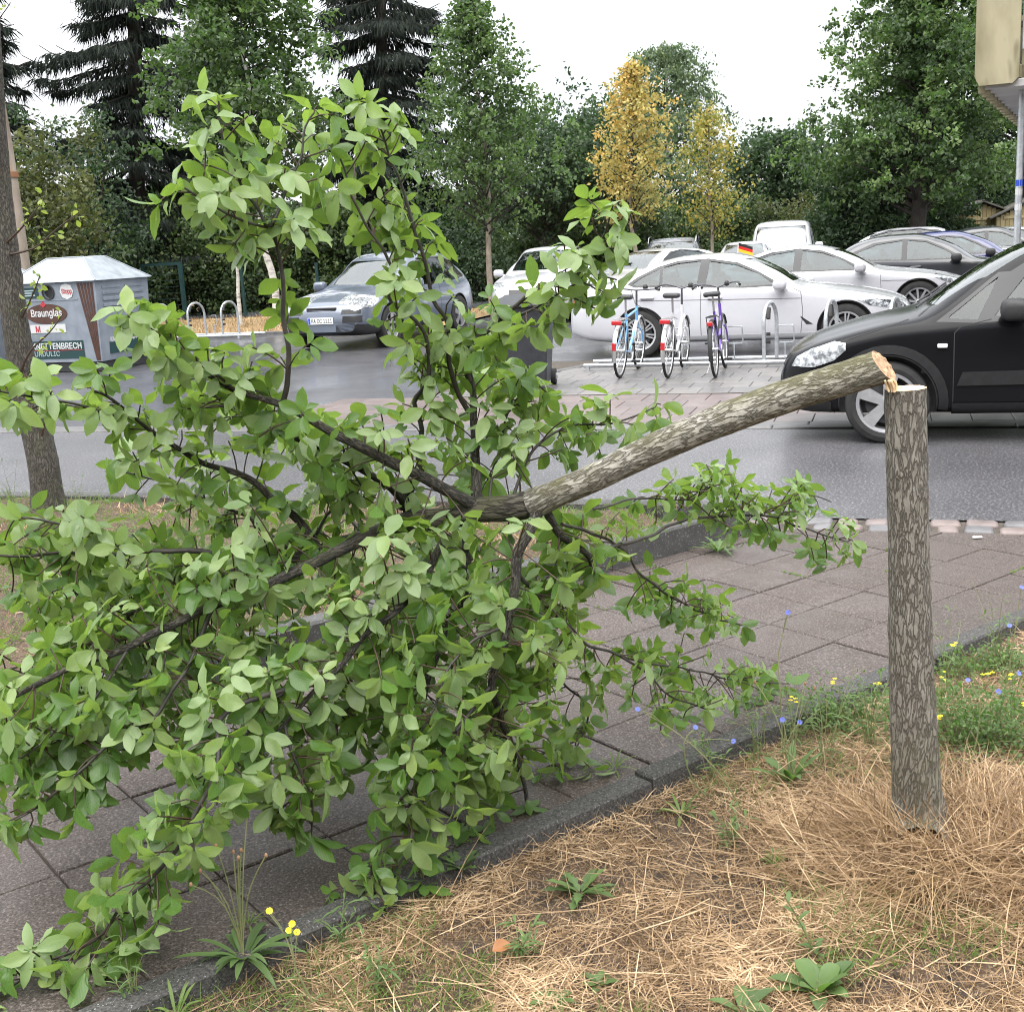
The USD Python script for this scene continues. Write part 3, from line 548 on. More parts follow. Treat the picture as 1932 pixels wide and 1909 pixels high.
# one leaf: pointed obovate blade with a toothed rim, folded along its midrib; u across, v along
def leaf_shape(n=7):
    vs = np.linspace(0, 1, n); V, F, UVs = [], [], []
    for i, v in enumerate(vs):
        w = 0.30 * (np.sin(np.pi * min(1, v ** 0.92)) ** 0.8) * (0.72 + 0.5 * v) if 0 < v < 1 else 0.0
        if 0 < i < n - 1: w *= 1.0 + (0.05 if i % 2 else -0.03)
        for sx in (-1, -0.5, 0, 0.5, 1):
            V.append((sx * w, v, 0)); UVs.append((sx * w / 0.30 if w else 0, v))
    for i in range(n - 1):
        for j in range(4):
            a = i * 5 + j
            if i > 0: F.append((a, a + 1, a + 5 + 1))
            else: pass
            if i < n - 2: F.append((a, a + 6, a + 5))
            else: pass
            if i == 0 and i < n - 2: pass
    return np.array(V, float), np.array(F), np.array(UVs)
LV, LF, LUV = leaf_shape(8)
def make_leaf(base, d, nrm, length, wid, cup, bend, curl):
    """Vertices of a leaf from base along d, its upper side towards nrm."""
    d = d / np.linalg.norm(d); nrm = nrm - d * (nrm @ d); nrm /= np.linalg.norm(nrm); s = np.cross(d, nrm)
    x = LV[:, 0] * length * wid; v = LV[:, 1]; y = v * length
    z = cup * np.abs(x) * (1.0) - bend * length * v ** 2 + curl * length * 0.05 * np.sin(v * 9 + x / length * 8)
    return base + x[:, None] * s + (y * (1 - 0.18 * bend * v))[:, None] * d + z[:, None] * nrm

LEAVES = []       # (verts, tone)
twig_meshes, bud_meshes = [], []
def rnd_dir(): 
    q = rt.normal(size=3); return q / np.linalg.norm(q)
UPV = np.array([0, 0, 1.0])
def whorl(tip, d, n=None, size=1.0, droop=0.72):
    n = n or rt.randint(4, 8); flip = -1.0 if rt.rand() < 0.74 else 1.0
    d = d / np.linalg.norm(d); a0 = rt.uniform(0, 6.28)
    e1 = np.cross(d, UPV if abs(d[2]) < .9 else [1, 0, 0]); e1 /= np.linalg.norm(e1); e2 = np.cross(d, e1)
    for k in range(n):
        a = a0 + k * 2.4 + rt.uniform(-.3, .3); sp_ = rt.uniform(0.75, 1.35)
        rad = np.cos(a) * e1 + np.sin(a) * e2
        ld = d * math.cos(sp_) + rad * math.sin(sp_) - UPV * droop * rt.uniform(0.3, 1.1)
        ld /= np.linalg.norm(ld)
        nr = flip * (d * math.sin(sp_) * 1.0 - rad * math.cos(sp_) * 0.7) + rnd_dir() * 0.35     # upper side towards the shoot's tip
        Lf = rt.uniform(0.044, 0.090) * size * (0.62 if k >= 5 else 1.0)
        b = tip - d * 0.012 * (k % 3) + ld * 0.006
        V = make_leaf(b, ld, nr, Lf, rt.uniform(0.76, 0.96), rt.uniform(0.1, 0.5) * (1 if flip > 0 else -0.6), rt.uniform(0.02, 0.5) * flip, rt.uniform(-1, 1))
        if V[:, 2].min() < 0.004: V[:, 2] = np.where(V[:, 2] < 0.05, 0.006 + 0.25 * np.maximum(V[:, 2] - V[:, 2].min(), 0) , V[:, 2])
        LEAVES.append((V, float(np.clip(rt.normal(0.5, 0.22), 0, 1))))
spots = []
SHOW = [(i, sg.LineString([pix(q) for q in branch_curves[i][0][::3]])) for i in (0, 2, 3, 4, 5, 6, 8, 11, 12, 14, 18, 20, 22, 28)]
def hides(tip):
    x, y = pix(tip); pt = sg.Point(x, y - 6)
    for i, ls in SHOW:
        if ls.distance(pt) < (24 if i in (0, 3, 4, 20) else 14):
            pts = branch_curves[i][0]; j = np.argmin([np.hypot(*(np.array(pix(q)) - (x, y))) for q in pts[::3]]) * 3
            if tip[1] < pts[j][1] + 0.02: return True
    return False
def add_shoot(p, axis, ln, size=1.0):
    tip = p + axis * ln
    if tip[2] < 0.03: tip[2] = 0.03
    if not allowed(tip): return False
    if ln > 0.025 and hides(tip) and rt.rand() < 0.80: return False
    for q in spots:
        if np.sum((q - tip) ** 2) < 0.040 ** 2: return False
    spots.append(tip)
    mid = (p + tip) / 2 + rnd_dir() * 0.008 + UPV * 0.006
    if ln > 0.012: twig_meshes.append(tube(smooth_path([p, mid, tip], 0.025), [0.0022] , 4))
    whorl(tip, axis, size=size)
    return True
for bi, (pts, ra, rb) in enumerate(branch_curves):
    if bi == 0: continue
    k0 = int(len(pts) * (0.12 if bi in (4, 8, 11, 12, 20) else 0.45 if bi == 22 else 0.4 if bi == 26 else 0.18))
    ln_ = 0.02 * len(pts); want = int(ln_ / (0.036 if bi in (4, 5, 6, 7, 8, 11, 12, 13) else 0.031)) + 2
    # the shoot at the tip
    d = pts[-1] - pts[-4]; add_shoot(pts[-1], d / np.linalg.norm(d), 0.02, 1.05)
    if bi in (28, 31, 33): want = int(want * 1.8)
    got, tries = 0, 0
    while got < want and tries < want * 9:
        tries += 1
        i = rt.randint(max(k0, 1), len(pts) - 1); t = pts[min(i + 1, len(pts) - 1)] - pts[i - 1]; t /= np.linalg.norm(t)
        r = rnd_dir(); r -= t * (r @ t); r /= np.linalg.norm(r); r += UPV * 0.15
        a = t * rt.uniform(0.2, 0.8) + r; a /= np.linalg.norm(a)
        if add_shoot(pts[i], a, rt.uniform(0.03, 0.13) if rb < .0045 else rt.uniform(0.04, 0.17), rt.uniform(0.85, 1.1) * (0.80 if 22 <= bi <= 27 else 1.0)): got += 1
# inner and rear shoots that close the crown
allp = np.vstack([p[int(len(p) * .15):] for p, a, b in branch_curves[1:]])
core = sg.Polygon([(520, 1060), (700, 950), (860, 780), (900, 620), (1000, 640), (1010, 800), (960, 900), (1090, 1000), (1110, 1140), (1060, 1300), (960, 1480), (830, 1560), (560, 1480), (560, 1380), (430, 1420), (250, 1380), (60, 1440), (0, 1330), (30, 1120), (200, 1010), (380, 900), (300, 720), (420, 680), (640, 860)])
lowcore = sg.Polygon([(0, 1120), (500, 1010), (900, 900), (1080, 1050), (1090, 1200), (980, 1480), (600, 1400), (300, 1400), (0, 1440)])
got = tries = 0
while got < 520 and tries < 14000:
    tries += 1
    reg = lowcore if rt.rand() < 0.62 else core
    x0, y0, x1, y1 = reg.bounds; x, y = rt.uniform(x0, x1), rt.uniform(y0, y1)
    if not reg.contains(sg.Point(x, y)): continue
    Y0 = np.interp(y, [600, 1000, 1500], [3.55, 3.4, 3.12]); tip = P(x, y, Y0 + rt.uniform(-0.28, 0.6))
    if tip[2] < 0.05: continue
    j = np.argmin(((allp - tip) ** 2).sum(1)); v = tip - allp[j]; dd = np.linalg.norm(v)
    if dd < 0.03 or dd > 0.42: continue
    if add_shoot(allp[j], v / dd, dd, rt.uniform(0.8, 1.05)): got += 1
print('leaves', len(LEAVES), 'shoots', len(spots))
obj('twigs', cat_m(twig_meshes), twigm, ft, smooth=True, kind='stuff')
leafm = leaf_mat('crown_leaf', (0.060, 0.128, 0.024), (0.200, 0.280, 0.118), rough=0.36, spec=0.42, trans=0.30, tcol=(0.29, 0.45, 0.06), veins=True, tone=((0.0, (0.72, 0.78, 0.78)), (0.5, (1, 1, 1)), (1.0, (1.22, 1.16, 0.9))))
LEAVES.sort(key=lambda q: -(np.linalg.norm(q[0][35] - q[0][0]) / np.linalg.norm(q[0].mean(0) - CC)) if True else 0)
def bite_mask():
    c = LV[LF].mean(1); e = c[rt.randint(len(c))] * [1.6, 1, 0]; return np.linalg.norm((c - e) * [2.2, 1, 1], axis=1) > rt.uniform(.08, .17)
def leaf_mesh(lst):
    n = len(LV); V = np.vstack([q[0] for q in lst]); F = np.vstack([(LF[bite_mask()] if rt.rand() < .13 else LF) + i * n for i in range(len(lst))])
    used, inv = np.unique(F, return_inverse=True); return tm(V[used], inv.reshape(-1, 3)), np.tile(LUV, (len(lst), 1))[used], np.repeat([q[1] for q in lst], n)[used]
front = [i for i in range(len(LEAVES))]
front.sort(key=lambda i: np.linalg.norm(LEAVES[i][0].mean(0) - CC))
cut = front[:300]
for i in cut:
    m, u_, t_ = leaf_mesh([LEAVES[i]]); obj('leaf', m, leafm, ft, smooth=True, uv=u_, tone=t_)
rest = [LEAVES[i] for i in front[300:]]
m, u_, t_ = leaf_mesh(rest); obj('foliage', m, leafm, ft, smooth=True, uv=u_, tone=t_, kind='stuff')
# ---------------------------------------------------------------- cars
def paint(name, c, rough=0.28, metallic=0.0, coat=1.0, dirt=None):
    return mat('paint_' + name, c, dirt or tuple(x * 0.93 for x in c), scale=2.5, rough=rough, metallic=metallic, coat=coat, coat_rough=0.03, bump=0.0006, bscale=260)
paints = {'white': paint('white', (0.49, 0.49, 0.52)), 'pearl': paint('pearl_white', (0.47, 0.47, 0.50)), 'black': mat('paint_black', (0.004, 0.004, 0.005), (0.005, 0.005, 0.006), scale=3, rough=0.18, spec=0.22, bump=0.0006, bscale=260), 'greyblue': paint('grey_blue', (0.115, 0.135, 0.175), 0.3, 0.35),
          'anthracite': paint('anthracite', (0.014, 0.015, 0.019), 0.3), 'blue': paint('deep_blue', (0.008, 0.011, 0.075), 0.25), 'silver': paint('silver', (0.55, 0.56, 0.58), 0.3, 0.6), 'darkgrey': paint('dark_grey', (0.07, 0.075, 0.09), 0.3)}
rubber = mat('tyre_rubber', (0.012, 0.012, 0.012), (0.025, 0.024, 0.023), scale=12, rough=0.75, bump=0.002, bscale=90)
plastic = mat('black_plastic', (0.014, 0.014, 0.015), (0.022, 0.022, 0.023), scale=30, rough=0.55)
gloss_black = mat('gloss_black_trim', (0.006, 0.006, 0.007), rough=0.12)
matte_grey = mat('grey_cladding', (0.012, 0.012, 0.013), (0.018, 0.018, 0.019), scale=20, rough=0.55, spec=.3)
alloy = mat('alloy_rim', (0.50, 0.50, 0.52), (0.62, 0.62, 0.63), scale=12, rough=0.32, metallic=0.85)
chrome = mat('chrome', (0.75, 0.76, 0.78), rough=0.12, metallic=1.0)
lamp_clear = mat('headlamp', (0.16, 0.17, 0.18), (0.58, 0.60, 0.62), scale=26, rough=0.08, rough2=0.2, metallic=0.3, coat=1.0, ramp=(0.4, 0.6))
lamp_dark = mat('dark_headlamp', (0.05, 0.055, 0.06), (0.55, 0.57, 0.6), scale=22, rough=0.08, metallic=0.3, coat=1.0, ramp=(0.45, 0.62))
lamp_red = mat('tail_lamp', (0.35, 0.01, 0.01), (0.5, 0.02, 0.02), scale=20, rough=0.15, coat=1.0)
interior_m = mat('car_interior', (0.035, 0.035, 0.038), (0.06, 0.06, 0.064), scale=10, rough=0.8)
seat_m = mat('seat_cloth', (0.05, 0.05, 0.055), (0.085, 0.085, 0.09), scale=30, rough=0.85)
windowg = glass_mat('car_glass', (0.46, 0.53, 0.54)); screeng = glass_mat('windscreen_glass', (0.5, 0.56, 0.56), ior=2.4); crossglass = glass_mat('crossover_glass', (0.34, 0.40, 0.39)); darkglass = glass_mat('tinted_glass', (0.16, 0.19, 0.19))
plate_white = mat('plate_white', (0.78, 0.78, 0.76), rough=0.35); plate_blue = mat('plate_blue', (0.02, 0.06, 0.42), rough=0.35); plate_black = mat('plate_letter', (0.01, 0.01, 0.01), rough=0.4)
seamm = mat('panel_gap', (0.02, 0.02, 0.022), rough=0.8)

def chaikin(p, it=2):
    p = np.asarray(p, float)
    for _ in range(it):
        q = np.empty((2 * len(p), p.shape[1])); q[0] = p[0]; q[-1] = p[-1]
        a, b = p[:-1], p[1:]; q[1:-1:2] = a * 0.75 + b * 0.25; q[2:-1:2] = a * 0.25 + b * 0.75; p = q[: 2 * len(p)]
    return p
class Body:
    """A car body lofted from its side profile, belt line and plan; off grows or shrinks the skin."""
    def __init__(s, L_, W_, top, belt, bottom, plan, n=64, it=2, roofw=0.31):
        s.L, s.W, s.n, s.it, s.roofw = L_, W_, n, it, roofw
        f = lambda k: PchipInterpolator(*zip(*k))
        s.top, s.belt, s.bot, s.plan = f(top), f(belt), f(bottom), f(plan)
        x = np.linspace(0, 1, n); s.xs = L_ * (x - 0.035 * np.sin(2 * np.pi * x) / 1.0)
        s.xs[0], s.xs[-1] = 0, L_
    def ring(s, x, off):
        t, b, w = float(s.top(x)) + off, float(s.bot(x)) - off, float(s.plan(x)) * s.W / 2 + off
        sh = min(float(s.belt(x)), t - 0.09); h = t - sh
        g = float(np.clip((h - 0.13) / 0.28, 0, 1)); wr = w * (0.95 - s.roofw * g); lp = lambda a, c: a + (c - a) * g
        p = [(0, b), (0.7 * w, b), (0.93 * w, b + 0.02), (0.985 * w, b + 0.16), (1.0 * w, b + 0.52 * (sh - b)), (0.985 * w, sh - 0.10), (0.965 * w, sh - 0.02), (lp(0.93, 0.945) * w, sh + 0.02 * g + 0.02 * (1 - g)),
             (lp(0.86 * w, 0.94 * w * 0.5 + wr * 0.5), sh + h * lp(0.5, 0.45)), (lp(0.72 * w, wr), t - lp(0.035, 0.10)), (lp(0.55 * w, 0.84 * wr), t - lp(0.015, 0.03)), (lp(0.3 * w, 0.45 * wr), t - 0.004), (0, t)]
        q = chaikin(p, s.it); return np.vstack([q, np.stack([-q[-2:0:-1, 0], q[-2:0:-1, 1]], 1)])
    def solid(s, off=0.0):
        xs = np.clip(s.xs, 0, s.L).copy(); V = []
        for i, x in enumerate(xs):
            r = s.ring(x, off); xx = x + (-off if i == 0 else off if i == len(xs) - 1 else 0)
            V.append(np.stack([np.full(len(r), xx), r[:, 0], r[:, 1]], 1))
        k = len(V[0]); n = len(V); V = np.vstack(V); f = []
        for i in range(n - 1):
            a = i * k + np.arange(k); b = i * k + (np.arange(k) + 1) % k
            f.append(np.stack([a, b + k, b], 1)); f.append(np.stack([a, a + k, b + k], 1))
        c0, c1 = len(V), len(V) + 1; V = np.vstack([V, V[:k].mean(0)[None], V[(n - 1) * k:n * k].mean(0)[None]])
        j = np.arange(k); jn = (j + 1) % k
        f.append(np.stack([np.full(k, c0), j, jn], 1)); f.append(np.stack([np.full(k, c1), (n - 1) * k + jn, (n - 1) * k + j], 1))
        m = tm(V, np.vstack(f))
        if m.volume < 0: m.invert()
        return to_m3(m)
def side_cut(poly, y0, y1):
    """Extrudes a side-view polygon (x, z) from y0 to y1."""
    pg = sg.Polygon(poly) if not hasattr(poly, 'exterior') else poly
    m = trimesh.creation.extrude_polygon(pg, abs(y1 - y0), engine='earcut'); v = m.vertices; m.vertices = np.stack([v[:, 0], v[:, 2] + min(y0, y1), v[:, 1]], 1); m.invert()
    if m.volume < 0: m.invert()
    return to_m3(m)
def front_cut(poly, x0, x1):
    pg = sg.Polygon(poly) if not hasattr(poly, 'exterior') else poly
    m = trimesh.creation.extrude_polygon(pg, abs(x1 - x0), engine='earcut'); v = m.vertices; m.vertices = np.stack([v[:, 2] + min(x0, x1), v[:, 0], v[:, 1]], 1)
    if m.volume < 0: m.invert()
    return to_m3(m)
def mirror_poly(p): return [(-a, b) for a, b in p]
def revolve(profile, n=40):
    """Profile of (r, y) points turned about the y axis, closed ring."""
    pr = np.asarray(profile, float); k = len(pr); a = np.arange(n) / n * 2 * np.pi
    V = np.stack([np.cos(a)[:, None] * pr[:, 0], np.broadcast_to(pr[:, 1], (n, k)), np.sin(a)[:, None] * pr[:, 0]], -1).reshape(-1, 3); f = []
    for i in range(n):
        for j in range(k):
            p0, p1 = i * k + j, i * k + (j + 1) % k; q0, q1 = ((i + 1) % n) * k + j, ((i + 1) % n) * k + (j + 1) % k
            f += [(p0, p1, q1), (p0, q1, q0)]
    m = tm(V, f)
    if m.volume < 0: m.invert()
    return m
def wheel(parent, x, y, r, rimr, style, out, w=0.205):
    """out = +1 or -1: the side the rim faces."""
    wp = thing('wheel', None, None, (x, y, r), parent=parent)
    h = w / 2
    obj('tyre', revolve([(rimr, -h * .8), (rimr + .01, -h * .95), (r - .05, -h), (r - .012, -h * .85), (r, -h * .6), (r, h * .6), (r - .012, h * .85), (r - .05, h), (rimr + .01, h * .95), (rimr, h * .8)], 48), rubber, wp)
    o = out * h
    ms = [revolve([(rimr + .004, o * .86), (rimr - .022, o * .80), (rimr - .03, 0), (rimr - .012, 0), (rimr - .006, o * .7)], 48)]
    n, wd, hub = {'multi': (15, 0.013, .055), 'five': (5, 0.045, .07), 'ten': (10, 0.022, .06), 'twin': (7, 0.02, .06)}[style]
    for k in range(n):
        a = k / n * 2 * np.pi + 0.2
        if style in ('multi',):
            da = 0.09 * (1 if k % 2 else -1)
        else: da = 0
        p0, p1 = (hub * .6 * math.cos(a), hub * .6 * math.sin(a)), ((rimr - .015) * math.cos(a + da), (rimr - .015) * math.sin(a + da))
        d = np.array([p1[0] - p0[0], p1[1] - p0[1]]); d /= np.linalg.norm(d); s_ = np.array([-d[1], d[0]])
        q = [np.array(p0) + s_ * wd * .8, np.array(p1) + s_ * wd * (1.25 if style == 'five' else .8), np.array(p1) - s_ * wd * (1.25 if style == 'five' else .8), np.array(p0) - s_ * wd * .8]
        for (ya, yb) in ((o * .62, o * .82),):
            ms.append(from_m3(side_cut([tuple(z) for z in q], min(ya, yb), max(ya, yb))))
    ms.append(revolve([(0.001, o * .60), (hub, o * .60), (hub * .95, o * .80), (hub * .5, o * .88), (0.001, o * .88)], 24))
    obj('rim', cat_m(ms), alloy, wp, smooth=35)
    obj('brake_disc', revolve([(0.001, o * .1), (rimr * .72, o * .1), (rimr * .72, o * .3), (0.001, o * .3)], 32), interior_m, wp)
def polyline_poly(pts, w): return sg.LineString(pts).buffer(w, cap_style=2)
def text_plate(parent, text, x, z, yc=0.0, facing=-1, w=0.52, h=0.115):
    """A number plate on a face looking along x * facing."""
    p = box(0.012, w, h, (x, yc, z)); pl = obj('number_plate', p, plate_white, parent, smooth=False)
    def onface(m, dx):
        v = m.vertices.copy(); return tm(np.stack([np.full(len(v), x + facing * 0.0062) + facing * (dx + v[:, 2]), yc + facing * v[:, 0] * 1.0, z + v[:, 1]], 1), m.faces)
    b = box(0.045, h - .012, 0.002, (-w / 2 + .028, 0, 0.001)); obj('plate_band', onface(b, 0.0005), plate_blue, pl, smooth=False)
    t = meshkit.text_mesh(text, h * 0.62, 0.0015, True); t.apply_translation([-w / 2 + .07, -h * .31, 0]); s_ = (w - .09) / max(t.bounds[1][0] - t.bounds[0][0], .01)
    t.vertices[:, 0] = (t.vertices[:, 0] + w / 2 - .07) * min(1, s_) - w / 2 + .065
    obj('plate_lettering', onface(t, 0.0005), plate_black, pl, smooth=False)

def make_car(name, label, B, pos, heading, paintm, wheels, side_windows, shield, rear_glass, cabin, trims=(), fronts=(), seams=(), style='multi', glass=None, group=None, mirror=None, plate=None, rear_plate=None, handles=(), pillars=(), extras=None, scale=1.0, rails=False, seats=True, cat='car', mirror_mat=None):
    """heading: direction in which the car points (radians from +x). Local x runs from front to rear."""
    glass = glass or windowg
    t = thing(name, label, cat, (pos[0], pos[1], pos[2] if len(pos) > 2 else 0.0), heading + math.pi, group)
    wf, wr, r, rimr = wheels; xc = (wf + wr) / 2
    prim = stage.GetPrimAtPath(t)
    if scale != 1: UsdGeom.Xformable(prim).AddScaleOp().Set(Gf.Vec3f(scale, scale, scale))
    piv = Gf.Vec3d(-xc, 0, 0); UsdGeom.Xformable(prim).AddTranslateOp(opSuffix='pivot').Set(piv)
    outer = B.solid(0.0); ymax = B.W
    shell_in = B.solid(-0.05); glass_o, glass_i = B.solid(-0.006), B.solid(-0.011); liner_o, liner_i = B.solid(-0.052), B.solid(-0.060)
    cab = front_cut([(-2, cabin[2]), (2, cabin[2]), (2, 3), (-2, 3)], cabin[0], cabin[1])
    cuts = []
    for p in side_windows:
        for sd in (-1, 1): cuts.append(side_cut(p, sd * 0.25, sd * ymax))
    sh_cut = front_cut(shield[0], shield[1], shield[2]); cuts.append(sh_cut)
    rg_cut = None
    if rear_glass: rg_cut = front_cut(rear_glass[0], rear_glass[1], rear_glass[2]); cuts.append(rg_cut)
    allcuts = m3.Manifold.batch_boolean(cuts, m3.OpType.Add)
    body = outer - (shell_in ^ cab) - allcuts
    arch = r + 0.055
    for wx in (wf, wr):
        for sd in (-1, 1):
            cyl = m3.Manifold.cylinder(0.34, arch, arch, 48).rotate([90, 0, 0]).translate([wx, sd * (ymax / 2 - 0.13) + 0.17, r])
            body = body - cyl
    obj('body', from_m3(body), paintm, t, smooth=32)
    for wx in (wf, wr):
        for sd in (-1, 1):
            cyl = m3.Manifold.cylinder(0.33, arch - .002, arch - .002, 40).rotate([90, 0, 0]).translate([wx, sd * (ymax / 2 - 0.145) + 0.165, r])
            cin = m3.Manifold.cylinder(0.5, arch - .012, arch - .012, 40).rotate([90, 0, 0]).translate([wx, sd * (ymax / 2 + 0.12) + 0.25, r])
            ln = (cyl - cin) ^ outer
            if ln.num_tri(): obj('wheel_arch', from_m3(ln), plastic, t)
    liner = ((liner_o - liner_i) ^ cab) - allcuts
    floor_ = liner_o ^ front_cut([(-2, cabin[2]), (2, cabin[2]), (2, cabin[2] + .02), (-2, cabin[2] + .02)], cabin[0], cabin[1])
    obj('interior', from_m3(liner + floor_), interior_m, t)
    pane_shell = glass_o - glass_i
    obj('windscreen', from_m3(pane_shell ^ sh_cut ^ front_cut([(-3, 0), (3, 0), (3, 3), (-3, 3)], shield[1], shield[2])), screeng, t)
    if rg_cut is not None:
        q = pane_shell ^ rg_cut
        if q.num_tri(): obj('rear_window', from_m3(q), glass, t)
    for p in side_windows:
        for sd in (-1, 1):
            q = pane_shell ^ side_cut(p, sd * 0.25, sd * ymax)
            if q.num_tri(): obj('side_window', from_m3(q), glass, t)
    offs = {}
    def skin(o):
        if o not in offs: offs[o] = B.solid(o)
        return offs[o]
    base = B.solid(-0.004)
    for nm, poly, o, mt in trims:
        for sd in (-1, 1):
            q = (skin(o) - base) ^ side_cut(poly, sd * 0.3, sd * ymax)
            q = q - allcuts
            if q.num_tri(): obj(nm, from_m3(q), mt, t)
    for nm, poly, x0, x1, o, mt, both in fronts:
        for pl in ([poly, mirror_poly(poly)] if both else [poly]):
            pg = sg.Polygon(pl); q = (skin(o) - base) ^ front_cut(pg, x0, x1)
            if q.num_tri(): obj(nm, from_m3(q), mt, t)
    for pts in seams:
        for sd in (-1, 1):
            q = ((skin(0.0015) - base) ^ side_cut(polyline_poly(pts, 0.0035), sd * 0.3, sd * ymax)) - allcuts
            if q.num_tri(): obj('panel_gap', from_m3(q), seamm, t)
    yw = ymax / 2 - 0.115
    for wx in (wf, wr):
        for sd in (-1, 1): wheel(t, wx, sd * yw, r, rimr, style, sd)
    for hx, hz in handles:
        for sd in (-1, 1):
            obj('door_handle', rbox(0.21, 0.05, 0.035, 0.014, (hx, sd * (ymax / 2 * float(B.plan(hx)) - 0.004), hz), 6), paintm, t)
    if mirror:
        mx, mz, mw, mh = mirror
        for sd in (-1, 1):
            yy = ymax / 2 * float(B.plan(mx))
            mm_ = cat_m([rbox(0.20, mw, mh, 0.06, (mx, sd * (yy + mw * .42), mz), 10), tube([(mx - .02, sd * (yy - .06), mz - mh * .35), (mx - .01, sd * (yy + mw * .25), mz - mh * .3)], [.035, .03], 8)])
            obj('mirror', mm_, mirror_mat or paintm, t, smooth=50)
    if seats:
        for sx in (cabin[0] + 0.42 * (cabin[1] - cabin[0]), cabin[0] + 0.70 * (cabin[1] - cabin[0])):
            for sy in (-0.37, 0.37):
                zb_ = cabin[2]; bel = float(B.belt(sx))
                obj('seat', cat_m([rbox(0.16, 0.46, 0.62, 0.06, (sx + .05, sy, zb_ + 0.30), 8), rbox(0.10, 0.25, 0.17, 0.045, (sx + .10, sy, bel + 0.12), 8)]), seat_m, t, smooth=50)
    if rails:
        x0_, x1_ = rails
        for sd in (-1, 1):
            pts = [(x, sd * 0.335 * ymax, float(B.top(x)) + (0.035 if 0 < i < 5 else -0.03)) for i, x in enumerate(np.linspace(x0_, x1_, 6))]
            obj('roof_rail', tube(smooth_path(pts, .08), 0.017, 8), chrome, t, smooth=60)
    if plate: text_plate(t, plate[0], plate[1], plate[2])
    if extras: extras(t, B)
    return t

PLAN = lambda L_: [(0, .74), (0.06, .80), (0.18, .88), (0.45, .96), (0.9, .995), (L_ * .5, 1.0), (L_ - 1.0, .985), (L_ - .4, .94), (L_ - .12, .87), (L_, .80)]
# --- white saloon beside the bicycles
def saloon(n=64):
    L_ = 4.94
    return Body(L_, 1.868, [(0, .60), (.04, .68), (.2, .765), (.6, .865), (1.1, .945), (1.50, 1.0), (1.85, 1.20), (2.25, 1.385), (2.75, 1.468), (3.2, 1.455), (3.7, 1.36), (4.15, 1.17), (4.45, 1.10), (4.8, 1.06), (4.90, .98), (L_, .80)],
        [(0, .62), (.6, .80), (1.3, .90), (1.8, .945), (3.0, .985), (4.0, 1.01), (4.6, 1.0), (L_, .85)], [(0, .26), (.3, .20), (1.0, .19), (4.0, .20), (4.6, .24), (L_, .34)], PLAN(L_), n)
bm = saloon()
sal_win = [[(1.86, 1.0), (2.1, 1.15), (2.42, 1.29), (2.83, 1.365), (2.86, 1.01), (2.4, .985)], [(2.99, 1.02), (2.96, 1.372), (3.3, 1.35), (3.52, 1.30), (3.50, 1.04)], [(3.545, 1.05), (3.56, 1.285), (3.82, 1.17), (3.95, 1.085), (3.90, 1.06)]]
shade_trim = ('window_trim', [(1.74, .975), (2.1, 1.18), (2.42, 1.325), (2.85, 1.40), (3.3, 1.385), (3.6, 1.31), (3.90, 1.17), (4.03, 1.08), (3.92, 1.03), (3.0, .995), (2.3, .965)], 0.0015, gloss_black)
p_bmw = T((-3.45 - 0.65) / 2, 17.12 + 0.93)
make_car('parked_car', 'long white saloon car parked right behind the bicycle rack', bm, p_bmw, RA, paints['white'], (.88, 3.84, .345, .235), sal_win,
    ([(-.62, 1.03), (.62, 1.03), (.50, 1.37), (-.50, 1.37)], 1.50, 2.32), ([(-.55, 1.12), (.55, 1.12), (.46, 1.34), (-.46, 1.34)], 3.55, 4.3), (1.55, 4.25, .50),
    trims=[shade_trim, ('headlamp', [(.05, .60), (.12, .70), (.5, .745), (.72, .735), (.55, .655), (.2, .60)], 0.004, lamp_dark), ('tail_lamp', [(4.45, .80), (4.96, .80), (4.96, .93), (4.5, .90)], 0.004, lamp_red), ('side_sill', [(1.3, .20), (3.4, .20), (3.4, .30), (1.3, .30)], 0.006, paints['silver']),
           ('air_vent', [(1.33, .42), (1.50, .54), (1.50, .52), (1.42, .42)], 0.004, plastic), ('bumper_vent', [(.02, .28), (.34, .26), (.30, .40), (.04, .46)], 0.003, plastic)],
    fronts=[('grille', [(.03, .48), (.33, .48), (.36, .60), (.31, .70), (.05, .70)], -.1, .3, 0.006, gloss_black, True)],
    seams=[[(1.50, .30), (1.47, .6), (1.50, .88), (1.60, .93)], [(2.93, .28), (2.93, .6), (2.92, 1.0)], [(3.5, .32), (3.62, .62), (3.9, .80), (3.96, 1.0)], [(1.5, .79), (3.9, .835)]],
    mirror=(1.78, 1.0, .24, .15), handles=[(2.72, .84), (3.72, .875)], style='multi', scale=0.97, group=None)
